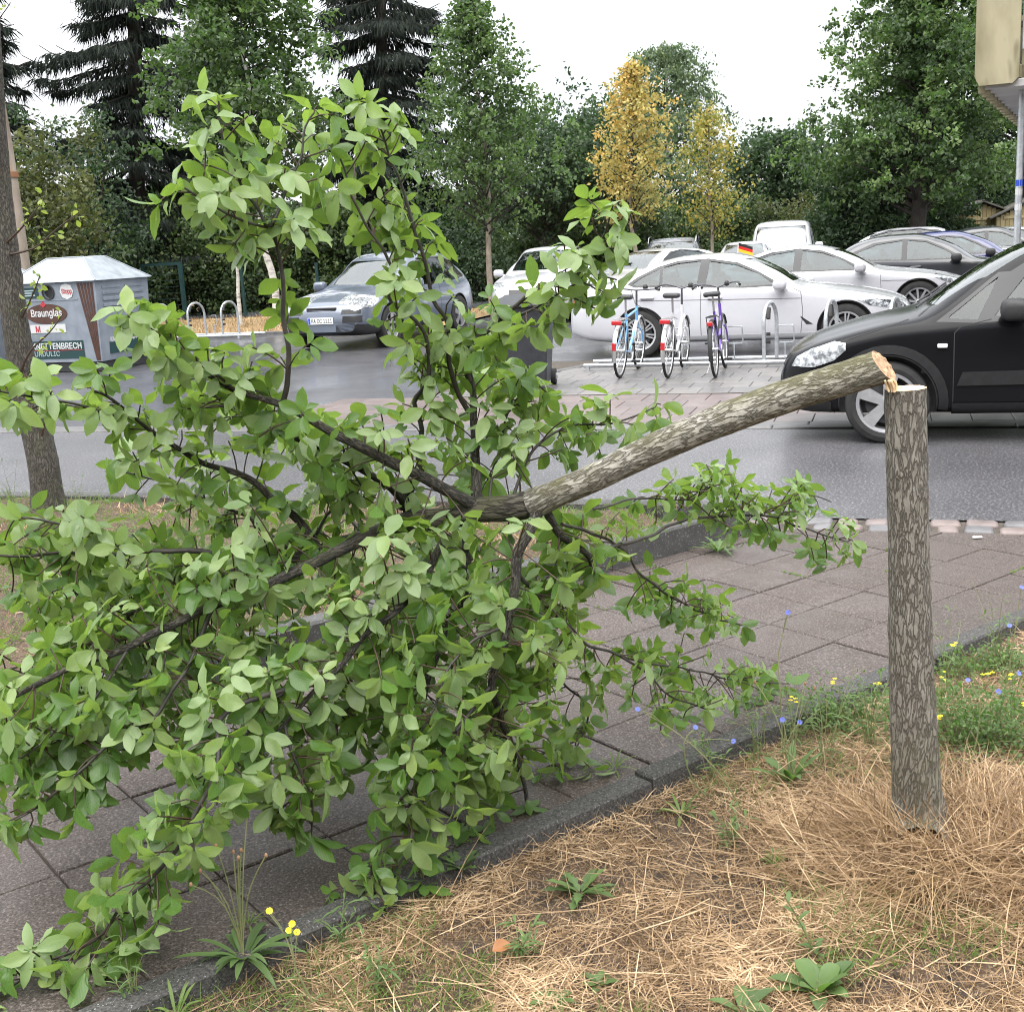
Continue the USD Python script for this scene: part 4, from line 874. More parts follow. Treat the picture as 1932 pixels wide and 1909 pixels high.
# --- white fastback behind it
def fastback():
    L_ = 5.05
    return Body(L_, 1.937, [(0, .52), (.05, .62), (.25, .74), (.7, .86), (1.2, .93), (1.62, .985), (2.0, 1.18), (2.4, 1.34), (2.85, 1.415), (3.3, 1.40), (3.9, 1.27), (4.5, 1.08), (4.85, .98), (4.98, .88), (L_, .70)],
        [(0, .55), (.6, .83), (1.3, .90), (1.9, .92), (3.0, .945), (4.0, .99), (4.7, .94), (L_, .74)], [(0, .24), (.3, .18), (4.0, .18), (4.6, .24), (L_, .36)], PLAN(L_))
pan = fastback()
p_pan = T(-1.05, 22.9); 
make_car('parked_car', 'white fastback car in second row with rounded white door mirror', pan, p_pan, RA, paints['pearl'], (.98, 3.93, .36, .25), [[(1.98, .97), (2.25, 1.13), (2.6, 1.27), (2.95, 1.325), (2.97, .985)], [(3.10, .99), (3.08, 1.325), (3.45, 1.28), (3.85, 1.16), (4.12, 1.05), (3.9, 1.01)]],
    ([(-.64, 1.0), (.64, 1.0), (.50, 1.32), (-.50, 1.32)], 1.60, 2.50), ([(-.5, 1.05), (.5, 1.05), (.45, 1.28), (-.45, 1.28)], 3.75, 4.6), (1.65, 4.5, .45),
    trims=[('window_trim', [(1.86, .95), (2.25, 1.16), (2.6, 1.305), (3.0, 1.36), (3.5, 1.315), (3.95, 1.17), (4.25, 1.04), (3.9, .985), (2.9, .96)], .0015, gloss_black), ('headlamp', [(.18, .64), (.30, .73), (.70, .835), (.78, .80), (.5, .68)], .004, lamp_dark), ('tail_lamp', [(4.6, .82), (5.0, .80), (5.0, .86), (4.6, .87)], .004, lamp_red)],
    seams=[[(1.62, .28), (1.60, .6), (1.62, .86)], [(3.05, .28), (3.05, .95)], [(1.0, .74), (1.6, .755)]], mirror=(1.95, 1.0, .25, .17), handles=[(2.85, .82)], style='ten')
# --- black compact crossover on the road
def crossover():
    L_ = 4.14
    return Body(L_, 1.755, [(0, .58), (.05, .70), (.2, .80), (.5, .90), (.85, .985), (1.08, 1.03), (1.35, 1.20), (1.65, 1.395), (1.98, 1.535), (2.5, 1.605), (3.1, 1.60), (3.6, 1.53), (3.85, 1.30), (4.02, 1.02), (4.10, .9), (L_, .7)],
        [(0, .60), (.4, .80), (.9, .90), (1.4, .935), (2.2, .97), (3.2, 1.02), (3.9, 1.04), (L_, .75)], [(0, .27), (.3, .22), (.7, .22), (3.4, .23), (3.8, .28), (L_, .36)],
        [(0, .66), (0.05, .74), (0.16, .84), (0.42, .94), (0.8, .985), (2.0, 1.0), (3.2, .985), (3.8, .92), (4.0, .87), (L_, .80)], 76, roofw=0.27)
suz = crossover()
arc = lambda cx, cz, r0, r1, a0, a1: [(cx + r0 * math.cos(a), cz + r0 * math.sin(a)) for a in np.linspace(a0, a1, 18)] + [(cx + r1 * math.cos(a), cz + r1 * math.sin(a)) for a in np.linspace(a1, a0, 18)]
p_suz = T(-0.03 + 1.25, 9.86 + .80)
def suz_extra(t, B):
    for sd in (-1, 1):
        obj('indicator', rbox(.075, .02, .034, .0095, (1.25, sd * .872, .765), 8), plate_white, t, smooth=50)
    for k, (a, b) in enumerate((((1.06, -.55, 1.045), (1.30, .05, 1.185)), ((1.08, .1, 1.05), (1.32, .62, 1.175)))):
        obj('wiper', tube([a, b], .008, 6), plastic, t)
    obj('aerial', tube([(2.2, 0.2, 1.57), (2.5, 0.2, 1.95)], .004, 5), plastic, t)
make_car('black_car', 'black compact crossover car facing left at the roadside behind the stump', suz, p_suz, RA + math.pi, paints['black'], (.85, 3.35, .325, .235),
    [[(1.295, .965), (1.30, .985), (1.655, 1.265), (1.50, .955)], [(1.62, .975), (1.70, 1.09), (1.96, 1.415), (2.5, 1.475), (2.52, 1.0)], [(2.62, 1.005), (2.60, 1.475), (3.1, 1.465), (3.15, 1.04)]],
    ([(-.62, 1.06), (.62, 1.06), (.53, 1.50), (-.53, 1.50)], 1.05, 2.0), ([(-.5, 1.1), (.5, 1.1), (.46, 1.48), (-.46, 1.48)], 3.55, 4.1), (1.1, 3.9, .55),
    trims=[('headlamp', [(.10, .615), (.14, .69), (.26, .755), (.44, .815), (.53, .80), (.53, .745), (.44, .665), (.28, .61)], .005, lamp_clear), ('fender_flare', arc(.85, .325, .385, .455, -.15, math.pi - .25), .012, matte_grey), ('fender_flare', arc(3.35, .325, .385, .455, .1, math.pi + .1), .012, matte_grey),
           ('side_moulding', [(1.36, .455), (1.40, .56), (3.0, .585), (3.0, .47)], .012, matte_grey), ('side_sill', [(1.33, .22), (2.9, .23), (2.9, .315), (1.33, .315)], .012, matte_grey), ('window_frame', [(1.20, .945), (1.30, 1.02), (1.655, 1.295), (1.74, 1.30), (1.97, 1.445), (2.55, 1.50), (3.2, 1.49), (3.3, 1.06), (2.5, .98), (1.5, .93)], .0012, gloss_black), ('front_bumper_lip', [(0, .26), (.42, .24), (.42, .33), (0, .36)], .012, matte_grey), ('fog_recess', [(.05, .40), (.30, .40), (.28, .52), (.06, .52)], .003, plastic)],
    fronts=[('grille', [(-.45, .60), (.45, .60), (.5, .70), (-.5, .70)], -.1, .25, .005, plastic, False), ('lower_grille', [(-.5, .30), (.5, .30), (.45, .45), (-.45, .45)], -.1, .25, .005, plastic, False)],
    seams=[[(1.335, .32), (1.335, .86), (1.38, .905), (1.60, .955)], [(2.56, .32), (2.56, 1.0)], [(.55, .83), (1.0, .965)]], mirror=(1.75, 1.03, .20, .165), handles=[(2.42, .88)], style='five', extras=suz_extra, mirror_mat=plastic, glass=crossglass)

# --- generic bodies for the other cars of the parking lot
def suv(_l=4.75, W_=1.92, H=1.68, n=52):
    L_ = 4.75
    return Body(L_, W_, [(0, .66), (.05, .76), (.2, .87), (.6, .98), (1.1, 1.05), (1.45, 1.09), (1.8, 1.32), (2.15, H - .13), (2.6, H - .01), (3.3, H), (3.9, H - .07), (4.3, 1.36), (4.55, 1.12), (4.68, 1.0), (L_, .75)],
        [(0, .68), (.5, .90), (1.2, .98), (2.0, 1.02), (3.2, 1.05), (4.2, 1.08), (L_, .8)], [(0, .34), (.3, .25), (4.2, .27), (L_, .42)], PLAN(L_), n, roofw=.27)
suv_win = [[(1.80, 1.06), (2.1, 1.27), (2.45, 1.47), (2.85, 1.535), (2.87, 1.07)], [(2.97, 1.075), (2.95, 1.54), (3.55, 1.525), (3.6, 1.10)], [(3.68, 1.11), (3.65, 1.51), (4.0, 1.42), (4.12, 1.15)]]
suv_trim = ('window_trim', [(1.68, 1.03), (2.1, 1.31), (2.45, 1.51), (2.9, 1.565), (3.6, 1.555), (4.05, 1.45), (4.22, 1.13), (3.6, 1.07), (2.9, 1.045)], .0015, gloss_black)
suv_sh = ([(-.68, 1.12), (.68, 1.12), (.54, 1.54), (-.54, 1.54)], 1.42, 2.3); suv_rg = ([(-.55, 1.15), (.55, 1.15), (.5, 1.5), (-.5, 1.5)], 3.9, 4.7)
def hatch(_l=4.2, W_=1.78, H=1.48, n=48):
    L_ = 4.2
    return Body(L_, W_, [(0, .58), (.05, .68), (.2, .78), (.6, .89), (1.0, .96), (1.2, 1.0), (1.6, 1.25), (1.95, 1.40), (2.4, H - .005), (2.9, H - .02), (3.5, 1.36), (3.9, 1.12), (4.1, .98), (L_, .75)],
        [(0, .6), (.5, .82), (1.2, .91), (2.0, .95), (3.2, 1.0), (3.9, .99), (L_, .78)], [(0, .28), (.3, .2), (3.7, .22), (L_, .36)], PLAN(L_), n)
hat_win = [[(1.55, .99), (1.85, 1.18), (2.15, 1.32), (2.5, 1.37), (2.52, 1.0)], [(2.62, 1.0), (2.60, 1.37), (3.1, 1.31), (3.45, 1.17), (3.5, 1.04)]]
hat_trim = ('window_trim', [(1.42, .965), (1.85, 1.22), (2.15, 1.355), (2.55, 1.40), (3.15, 1.345), (3.55, 1.18), (3.62, 1.02), (2.5, .975)], .0015, gloss_black)
hat_sh = ([(-.58, 1.02), (.58, 1.02), (.47, 1.38), (-.47, 1.38)], 1.15, 2.1); hat_rg = ([(-.48, 1.05), (.48, 1.05), (.42, 1.34), (-.42, 1.34)], 3.2, 4.05)
hat_lamp = ('headlamp', [(.08, .60), (.16, .70), (.5, .79), (.62, .76), (.4, .63)], .004, lamp_dark); suv_lamp = ('headlamp', [(.06, .70), (.12, .82), (.45, .92), (.6, .90), (.42, .73)], .004, lamp_clear)
def px_heading(a, b): d = np.array(b) - np.array(a); return math.atan2(d[1], d[0])
# grey blue off-road car, seen from its front left corner
cay = suv(4.78, 1.93, 1.70, 64)
FRw, RLw = G(592, 655), None
hd = math.radians(-90 - 24)
fwd = np.array([math.cos(hd), math.sin(hd)]); right = np.array([fwd[1], -fwd[0]])
ctr = FRw[:2] - right * 0.80 - fwd * 1.43
def cay_extra(t, B):
    for sy, w_ in ((-.0, .50),):
        obj('upper_grille', bevel_box(.03, .62, .15, (0.055, 0, .70), .01), plastic, t)
    for k in range(4): obj('grille_slat', box(.012, .60, .014, (0.034, 0, .655 + .03 * k)), gloss_black, t, smooth=False)
make_car('parked_car', 'grey blue off-road car facing the road with rounded white headlamps', cay, ctr, hd, paints['greyblue'], (.93, 3.79, .375, .245), suv_win, suv_sh, suv_rg, (1.5, 4.4, .6),
    trims=[suv_trim, ('lower_cladding', [(0, .26), (4.78, .28), (4.78, .44), (3.0, .38), (1.6, .38), (0, .47)], .006, plastic), ('headlamp', [(.12, .76), (.16, .90), (.42, .985), (.60, .97), (.55, .84), (.3, .74)], .006, lamp_clear)],
    fronts=[('headlamp', [(.50, .76), (.52, .90), (.66, .96), (.84, .94), (.84, .76), (.7, .70)], -.1, .45, .006, lamp_clear, True), ('side_intake', [(.44, .50), (.46, .62), (.80, .62), (.80, .50)], -.1, .35, .004, plastic, True), ('side_intake', [(.42, .65), (.43, .73), (.78, .73), (.78, .65)], -.1, .3, .004, plastic, True)],
    seams=[[(1.55, .45), (1.5, .9)], [(2.92, .4), (2.92, 1.03)]], mirror=(1.75, 1.10, .24, .18), style='five', plate=('KA OC 1111', -.012, .545), extras=cay_extra, rails=False)
# white car seen from the front beside it
def front_car(name, label, B, win, sh, rg, cab, wh, pm, px, py_ground, heading, trims, lamp_poly, style='ten', rails=False, mirror=(1.7, 1.08, .22, .17), glass=None, plate=None, depth=None, grille=True, off=(0, 0)):
    g0 = G(px, py_ground) if depth is None else np.array([P(px, py_ground, depth)[0], depth, 0])
    f_ = np.array([math.cos(heading), math.sin(heading)]); c_ = g0[:2] - f_ * (wh[1] - wh[0]) * .5 * 1.0
    return make_car(name, label, B, c_, heading, pm, wh, win, sh, rg, cab, trims=trims, fronts=[('headlamp', lamp_poly, -.1, .45, .005, lamp_clear, True)] + ([('grille', [(-.38, .62), (.38, .62), (.42, .76), (-.42, .76)], -.1, .25, .005, gloss_black, False), ('lower_grille', [(-.55, .36), (.55, .36), (.5, .50), (-.5, .50)], -.1, .25, .005, plastic, False)] if grille else []), mirror=mirror, style=style, rails=rails, glass=glass, plate=plate)
lampp = [(.48, .70), (.50, .82), (.80, .86), (.84, .76), (.7, .69)]
H_ = math.radians
front_car('parked_car', 'white car facing the viewer beside the grey blue off-road car', suv(4.5, 1.86, 1.62), suv_win, suv_sh, suv_rg, (1.5, 4.2, .6), (.9, 3.6, .35, .23), paints['white'], 985, 0, H_(-90 - 14), [suv_trim, suv_lamp], lampp, depth=26.5)
front_car('parked_car', 'silver car half hidden behind the white saloon boot', hatch(4.4, 1.8, 1.45), hat_win, hat_sh, hat_rg, (1.25, 3.6, .5), (.85, 3.45, .33, .22), paints['silver'], 1140, 0, H_(-90 - 50), [hat_trim, hat_lamp], lampp, depth=27.3)
front_car('parked_car', 'dark grey estate car with roof rails facing the viewer', suv(4.7, 1.9, 1.66), suv_win, suv_sh, suv_rg, (1.5, 4.3, .6), (.9, 3.7, .36, .24), paints['darkgrey'], 1250, 0, H_(-90 - 12), [suv_trim, suv_lamp], lampp, depth=31.5, rails=(2.2, 4.0))
def vanbody():
    L_ = 4.9
    return Body(L_, 1.90, [(0, .70), (.04, .85), (.15, 1.0), (.5, 1.10), (.85, 1.18), (1.2, 1.48), (1.55, 1.80), (1.9, 1.93), (2.5, 1.97), (4.5, 1.96), (4.82, 1.88), (L_, 1.6)],
        [(0, .72), (.4, .98), (1.0, 1.08), (1.6, 1.12), (4.5, 1.15), (L_, 1.1)], [(0, .34), (.3, .24), (4.4, .26), (L_, .40)], PLAN(L_), 52, roofw=.16)
front_car('parked_van', 'white van facing the viewer in the back row of cars', vanbody(), [[(1.35, 1.16), (1.62, 1.5), (1.85, 1.72), (2.25, 1.74), (2.3, 1.16)], [(2.45, 1.17), (2.42, 1.74), (3.4, 1.74), (3.4, 1.17)], [(3.55, 1.17), (3.52, 1.74), (4.6, 1.72), (4.62, 1.2)]],
    ([(-.74, 1.20), (.74, 1.20), (.66, 1.80), (-.66, 1.80)], .8, 1.85), ([(-.6, 1.2), (.6, 1.2), (.6, 1.75), (-.6, 1.75)], 4.6, 5.0), (1.0, 4.75, .6), (.9, 3.9, .33, .22), paints['white'], 1470, 0, H_(-90 - 16), [('window_trim', [(2.38, 1.13), (2.36, 1.78), (4.7, 1.76), (4.7, 1.15)], .0015, gloss_black)], [(.52, .78), (.54, .95), (.82, .98), (.84, .80)], depth=34, mirror=(1.35, 1.2, .22, .26))
front_car('parked_car', 'small white car showing only its roof beside the van', hatch(4.0, 1.74, 1.46), hat_win, hat_sh, hat_rg, (1.25, 3.5, .5), (.8, 3.3, .31, .2), paints['white'], 1395, 0, H_(-90 - 14), [hat_trim, hat_lamp], lampp, depth=31.5)
# row of cars parked like the fastback, each further off
def row_car(label, B, win, sh, rg, cab, wh, pm, u, v, trims, style='ten', mirror=(1.6, 1.0, .22, .16)):
    return make_car('parked_car', label, B, T(u, v), RA, pm, wh, win, sh, rg, cab, trims=trims, mirror=mirror, style=style, handles=[(2.35, .85)], mirror_mat=plastic)
row_car('dark grey hatchback with black door mirror behind the white fastback', hatch(4.25, 1.79, 1.50), hat_win, hat_sh, hat_rg, (1.25, 3.6, .5), (.85, 3.45, .33, .22), paints['anthracite'], 0.62, 26.2, [hat_trim, hat_lamp])
row_car('deep blue car parked between the dark hatchback and a white estate', hatch(4.3, 1.8, 1.50), hat_win, hat_sh, hat_rg, (1.25, 3.6, .5), (.85, 3.45, .33, .22), paints['blue'], 1.45, 29.2, [hat_trim, hat_lamp])
row_car('white estate car with bare roof behind the deep blue car', suv(4.6, 1.84, 1.60), suv_win, suv_sh, suv_rg, (1.5, 4.2, .6), (.9, 3.6, .33, .22), paints['white'], 1.25, 32.3, [suv_trim, suv_lamp], mirror=(1.75, 1.08, .22, .17))
row_car('black car at the far end of the row near the sheds', hatch(4.4, 1.8, 1.52), hat_win, hat_sh, hat_rg, (1.25, 3.6, .5), (.85, 3.45, .33, .22), paints['anthracite'], 2.75, 35.4, [hat_trim, hat_lamp])
row_car('pale silver car farthest right in the row by the sheds', hatch(4.4, 1.8, 1.46), hat_win, hat_sh, hat_rg, (1.25, 3.6, .5), (.85, 3.45, .33, .22), paints['silver'], 3.6, 38.5, [hat_trim, hat_lamp])
# small flag clipped to the fastback's rear window
flag = thing('car_flag', 'small black red and gold flag clipped on the white fastback roof edge', 'flag', P(1392, 470, 22.3))
obj('flag_pole', tube([(0, 0, -.12), (0.01, 0, .12)], .006, 6), plate_white, flag)
for k, c in enumerate([(0.01, .01, .01), (.55, .01, .01), (.75, .48, .02)]):
    m = sheet(0, .27, 0, 1, 12, 2, 0.0); v = m.vertices.copy(); z0 = .12 - .053 * (k + 1)
    m = tm(np.stack([v[:, 0], .02 * np.sin(v[:, 0] * 18), z0 + v[:, 1] * .053 - v[:, 0] * .35], 1), m.faces)
    obj('flag_stripe', m, mat(f'flag_{k}', c, rough=.7), flag)
# ---------------------------------------------------------------- bicycles, racks, bins, pole, balcony, sheds
galv = mat('galvanised_steel', (0.40, 0.42, 0.44), (0.55, 0.57, 0.59), scale=18, rough=0.38, metallic=0.7, world=False)
tape = mat('black_tape', (0.015, 0.015, 0.016), rough=0.6)
def tyre_ring(r, rt_, n=40):
    m = trimesh.creation.torus(r, rt_, n, 8); v = m.vertices; m.vertices = np.stack([v[:, 0], v[:, 2], v[:, 1]], 1); m.invert(); return m
bike_blue = mat('bike_light_blue', (0.16, 0.42, 0.75), rough=0.3, coat=0.6); bike_white = mat('bike_white', (0.72, 0.72, 0.73), rough=0.3, coat=0.6); bike_violet = mat('bike_violet', (0.13, 0.06, 0.36), rough=0.3, coat=0.6)
steel = mat('bare_steel', (0.5, 0.5, 0.5), (0.62, 0.62, 0.62), scale=20, rough=0.3, metallic=0.9)
bar_m = mat('handlebar_metal', (0.10, 0.10, 0.11), rough=0.35, metallic=0.5)
red_refl = mat('red_reflector', (0.40, 0.015, 0.02), rough=0.2, coat=0.8)
saddle_m = mat('saddle_black', (0.015, 0.015, 0.017), (0.03, 0.03, 0.033), scale=30, rough=0.45)
def bicycle(label, pos, heading, fm, step=False, fender=True, bar='town', rack_box=True, lean=0.0, basket=False):
    """Local x forward; rear wheel contact at the origin."""
    t = thing('bicycle', label, 'bicycle', pos, heading, 'bicycles in the rack')
    if lean: UsdGeom.Xformable(stage.GetPrimAtPath(t)).AddRotateXOp().Set(lean)
    R_, wb = 0.345, 1.06
    for nm, x in (('rear_wheel', 0), ('front_wheel', wb)):
        w = thing(nm, None, None, (x, 0, R_), parent=t)
        obj('tyre', tyre_ring(R_ - .018, .018), rubber, w, smooth=60)
        obj('rim', tyre_ring(R_ - .042, .009), steel, w, smooth=60)
        sp = [tube([(0.018 * math.cos(a + (1 if k % 2 else -1)), (.025 if k % 2 else -.025), 0.018 * math.sin(a + (1 if k % 2 else -1))), ((R_ - .045) * math.cos(a), 0, (R_ - .045) * math.sin(a))], .0016, 3, cap=False) for k, a in enumerate(np.linspace(0, 2 * np.pi, 28, endpoint=False))]
        obj('spokes', cat_m(sp + [tube([(0, -.055, 0), (0, .055, 0)], .016, 8)]), steel, w)
        if fender:
            aa = np.linspace(math.radians(-15 if x == 0 else 20), math.radians(200 if x == 0 else 140), 22) if x == 0 else np.linspace(math.radians(35), math.radians(175), 18)
            pr = []
            rr = R_ + .018
            V = np.array([[(rr - .010 * abs(s) ** 2) * math.cos(a), .027 * s, (rr - .018 * abs(s) ** 2) * math.sin(a)] for a in aa for s in (-1, -.5, 0, .5, 1)]); F = []
            for i in range(len(aa) - 1):
                for j in range(4): q = i * 5 + j; F += [(q, q + 1, q + 6), (q, q + 6, q + 5)]
            obj('mudguard', tm(V + np.array([0, 0, 0]), F), plastic if fm is bike_violet else steel, w, smooth=60)
    st_, ht0, ht1, bb = np.array([0.36 - .10, 0, .78]), np.array([.90, 0, .62]), np.array([.86, 0, .84]), np.array([.44, 0, .28])
    top0 = np.array([.40 - .06, 0, .58]) if step else np.array([.285, 0, .73]); top1 = ht0 + [-.0, 0, .02] if step else ht1 - [0, 0, .05]
    low = smooth_path([bb, bb + [.2, 0, .06], ht0], .05) if step else [bb, ht0]
    fr = [tube([bb, st_], .0165, 10), tube(low, .019, 10), tube([ht0 - [-.01, 0, .06], ht1], .02, 10)]
    fr.append(tube(smooth_path([bb + (st_ - bb) * .45, (.62, 0, .46), ht0 + [-.005, 0, .08]], .05), .015, 10) if step else tube([st_ - [-.01, 0, .05], top1], .015, 10))
    for sy in (-.055, .055):
        fr += [tube([(0, sy, R_), bb + [0, sy * .5, 0]], .010, 8), tube([(0, sy, R_), st_ + [.015, sy * .25, -.1]], .009, 8)]
        fr.append(tube(smooth_path([ht0 + [.0, sy * .6, -.06], (.965, sy, .50), (wb, sy, R_)], .04), .011, 8))
    obj('frame', cat_m(fr), fm, t, smooth=50)
    sd = cat_m([rbox(.15, .20, .06, .028, (.17, 0, .99), 10), rbox(.18, .075, .045, .02, (.29, 0, .985), 10)])
    obj('saddle', sd, saddle_m, t, smooth=60)
    obj('seat_post', tube([st_, (.215, 0, .965)], .0135, 8), steel, t)
    hb = [tube([ht1, ht1 + np.array([-.025, 0, .20])], .014, 8)]; c = ht1 + np.array([-.025, 0, .20])
    half_ = [c, c + [.02, .09, .03], c + [-.02, .20, .05], c + [-.10, .27, .04], c + [-.19, .29, .02]] if bar == 'town' else [c, c + [.0, .12, .01], c + [-.03, .29, .02], c + [-.06, .31, .015]]
    for sy in (1, -1): hb.append(tube(smooth_path([np.array(q) * [1, sy, 1] for q in half_], .03), .011, 8))
    obj('handlebar', cat_m(hb), bar_m, t, smooth=60)
    for sy in (1, -1):
        a, b = np.array(half_[-2]) * [1, sy, 1], np.array(half_[-1]) * [1, sy, 1]
        obj('grip', tube([a + (b - a) * .0, b + (b - a) * .15], .017, 8), plastic, t, smooth=60)
        obj('brake_lever', tube(smooth_path([a + [.02, -.03 * sy, -.01], (a + b) / 2 + [.05, 0, -.03]], .03), .006, 6), steel, t)
    ck = [revolve([(.001, -.004), (.085, -.004), (.085, .004), (.001, .004)], 28)]; ck[0].apply_translation(bb + [0, -.05, 0])
    for s_, a in ((1, .6), (-1, .6 + math.pi)):
        e = bb + np.array([.165 * math.cos(a), s_ * .075, .165 * math.sin(a)]); ck.append(tube([bb + [0, s_ * .06, 0], e], .010, 6)); 
        obj('pedal', box(.09, .09, .022, e + [0, s_ * .055, 0]), plastic, t)
    obj('crank', cat_m(ck), steel, t, smooth=40)
    rk = [tube(smooth_path([(st_[0] + .02, sy, .70), (-.05, sy, .735), (-.22, sy * .7, .735)], .06), .006, 6) for sy in (-.055, .055)] + [tube([(0, sy * 1.1, R_), (-.08, sy, .73)], .005, 6) for sy in (-.055, .055)] + [tube([(-.22 + .09 * k, -.05, .735), (-.22 + .09 * k, .05, .735)], .004, 5) for k in range(5)]
    obj('luggage_rack', cat_m(rk), plastic if fm is bike_violet else steel, t)
    obj('rear_lamp', rbox(.035, .13 if fm is not bike_violet else .07, .055, .012, (-.235, 0, .70 if fm is not bike_violet else .66), 6), red_refl, t)
    if fm is not bike_violet: obj('rear_reflector', box(.012, .05, .09, (-.355, 0, .42)), red_refl, t)
    obj('stand', tube([bb + [-.06, .05, -.02], (.22, .13, .03)], .009, 6), steel, t)
    obj('bell', trimesh.creation.icosphere(2, .035), plastic, t, loc=c + [.03, -.11, .04])
    return t
BH = RA + math.pi / 2
bicycle('light blue bicycle, leftmost in the rack', T(-3.24, 14.62), BH - .02, bike_blue, bar='flat', lean=3)
bicycle('white step-through bicycle with red rear lamp in the middle of the rack', T(-2.62, 14.54), BH - .02, bike_white, step=True, lean=2)
bicycle('violet bicycle with black saddle and tyres, rightmost in the rack', T(-2.03, 14.5), BH + .02, bike_violet, step=True, lean=-3)

def hoop(w, h, r=.024, z0=0.0):
    a = np.linspace(math.pi, 0, 12); return [(-w / 2, 0, z0)] + [(-w / 2, 0, h - w / 2)] + [(w / 2 * math.cos(x), 0, h - w / 2 + w / 2 * math.sin(x)) for x in a] + [(w / 2, 0, z0)]
def bike_rack(label, u0, u1, v, hoops, depth=.55, holders=()):
    t = thing('bicycle_rack', label, 'bicycle rack', T(u0, v), RA)
    for y in (0, depth):
        obj('rail', tube([(0, y, .07), (u1 - u0, y, .07)], .028, 12), galv, t, smooth=60)
        for x in np.arange(0.05, u1 - u0, 1.3): obj('foot', box(.05, .05, .075, (x, y, .035)), galv, t, smooth=False)
    for x in hoops:
        pts = np.array(hoop(.52, .80, z0=.06)); m = tube(smooth_path(pts, .05), .026, 12)
        m = rotz(m, math.pi / 2 - .22, (x, depth / 2, 0)); h_ = obj('hoop', m, galv, t, smooth=60)
        b = [tube([np.array((x, depth / 2 - .26, z)), (x, depth / 2 - .26, z + .04)], .0275, 12) for z in (.30, .40)] + [tube(np.array(hoop(.52, .80))[3:6] @ np.array([[0, 1, 0], [1, 0, 0], [0, 0, 1.0]]) + np.array([x, depth / 2, 0.0]), .0275, 10)]
        obj('tape', cat_m(b), tape, h_)
    for x in holders:
        b = [tube(smooth_path([(x - .04, depth / 2 + .1, .50), (x + .16, depth / 2 - .02, .51), (x + .17, depth / 2, .30), (x - .02, depth / 2 + .12, .28)], .04), .009, 6), tube([(x + .05, depth / 2 + .06, .28), (x + .05, depth / 2 + .06, .07)], .009, 6)]
        obj('wheel_holder', cat_m(b), galv, t)
    return t
bike_rack('long galvanised bicycle rack with taped hoops beside the white saloon', -3.92, 2.6, 15.5, (2.42, 3.18, 3.95, 4.7), holders=(.55, 1.2, 1.9, 2.55, 3.3))
bike_rack('short galvanised bicycle rack by the dry grass strip', -16.4, -13.4, 23.5, (.55, 1.45, 2.3), holders=(.9, 1.8))

# wheelie bin
wb = thing('wheelie_bin', 'black wheelie bin half hidden by leaves at the pavement edge', 'bin', T(-4.15, 13.75), RA + .15)
binm = mat('bin_plastic', (0.018, 0.02, 0.024), (0.03, 0.032, 0.036), scale=12, rough=0.5)
def taper_box(w0, d0, w1, d1, z0, z1, r=.03):
    s = m3.Manifold.sphere(r, 10); return from_m3(m3.Manifold.batch_hull([s.translate([sx * (w / 2 - r), sy * (d / 2 - r), z]) for w, d, z in ((w0, d0, z0 + r), (w1, d1, z1 - r)) for sx in (-1, 1) for sy in (-1, 1)]))
obj('bin_body', taper_box(.46, .50, .58, .70, .06, 1.0), binm, wb, smooth=40)
obj('lid', from_m3(m3.Manifold.batch_hull([m3.Manifold.sphere(.02, 8).translate([sx * .29, y, z]) for sx in (-1, 1) for y, z in ((-.37, 1.0), (.36, 1.0), (.30, 1.09), (-.2, 1.07))])), binm, wb, smooth=40)
for sx in (-1, 1):
    q = revolve([(.001, -.03), (.10, -.03), (.10, .03), (.001, .03)], 28); q.vertices = q.vertices[:, [1, 0, 2]]; q.invert(); obj('wheel', q, rubber, wb, loc=(sx * .25, .30, .10))
    obj('hub', revolve([(.001, -.035), (.05, -.035), (.05, .035), (.001, .035)], 16), galv, wb, loc=(sx * .25, .30, .10))
obj('handle', tube([(-.25, .40, .98), (.25, .40, .98)], .016, 8), binm, wb)

# glass recycling containers
cont_m = mat('container_steel', (0.17, 0.195, 0.23), (0.25, 0.28, 0.32), scale=3, rough=0.48, metallic=0.3, bump=0.001, bscale=40)
roof_m = mat('container_roof', (0.22, 0.245, 0.27), (0.34, 0.37, 0.40), scale=4, rough=0.35, metallic=0.2)
brown = mat('brown_stripe', (0.045, 0.02, 0.014), (0.07, 0.03, 0.02), scale=8, rough=0.45); darkgreen_m = mat('sign_dark_green', (0.01, 0.035, 0.035), rough=0.4); sign_white = mat('sign_white', (0.50, 0.50, 0.50), rough=0.5); sign_red = mat('sign_red', (0.36, 0.025, 0.035), rough=0.5)
lightgrey_text = mat('sign_grey_letter', (0.30, 0.38, 0.40), rough=.4); darktext = mat('roof_number', (0.16, 0.17, 0.2), rough=.5)
def wall_text(s, h, x, z, y, parent, m, bold=True, d=0.004, name='lettering', width=None):
    t = meshkit.text_mesh(s, h, d, bold)
    if width: t.vertices[:, 0] *= width / t.bounds[1][0]
    v = t.vertices; t2 = tm(np.stack([x + v[:, 0], y - v[:, 2], z + v[:, 1]], 1), t.faces); return obj(name, t2, m, parent, smooth=False)
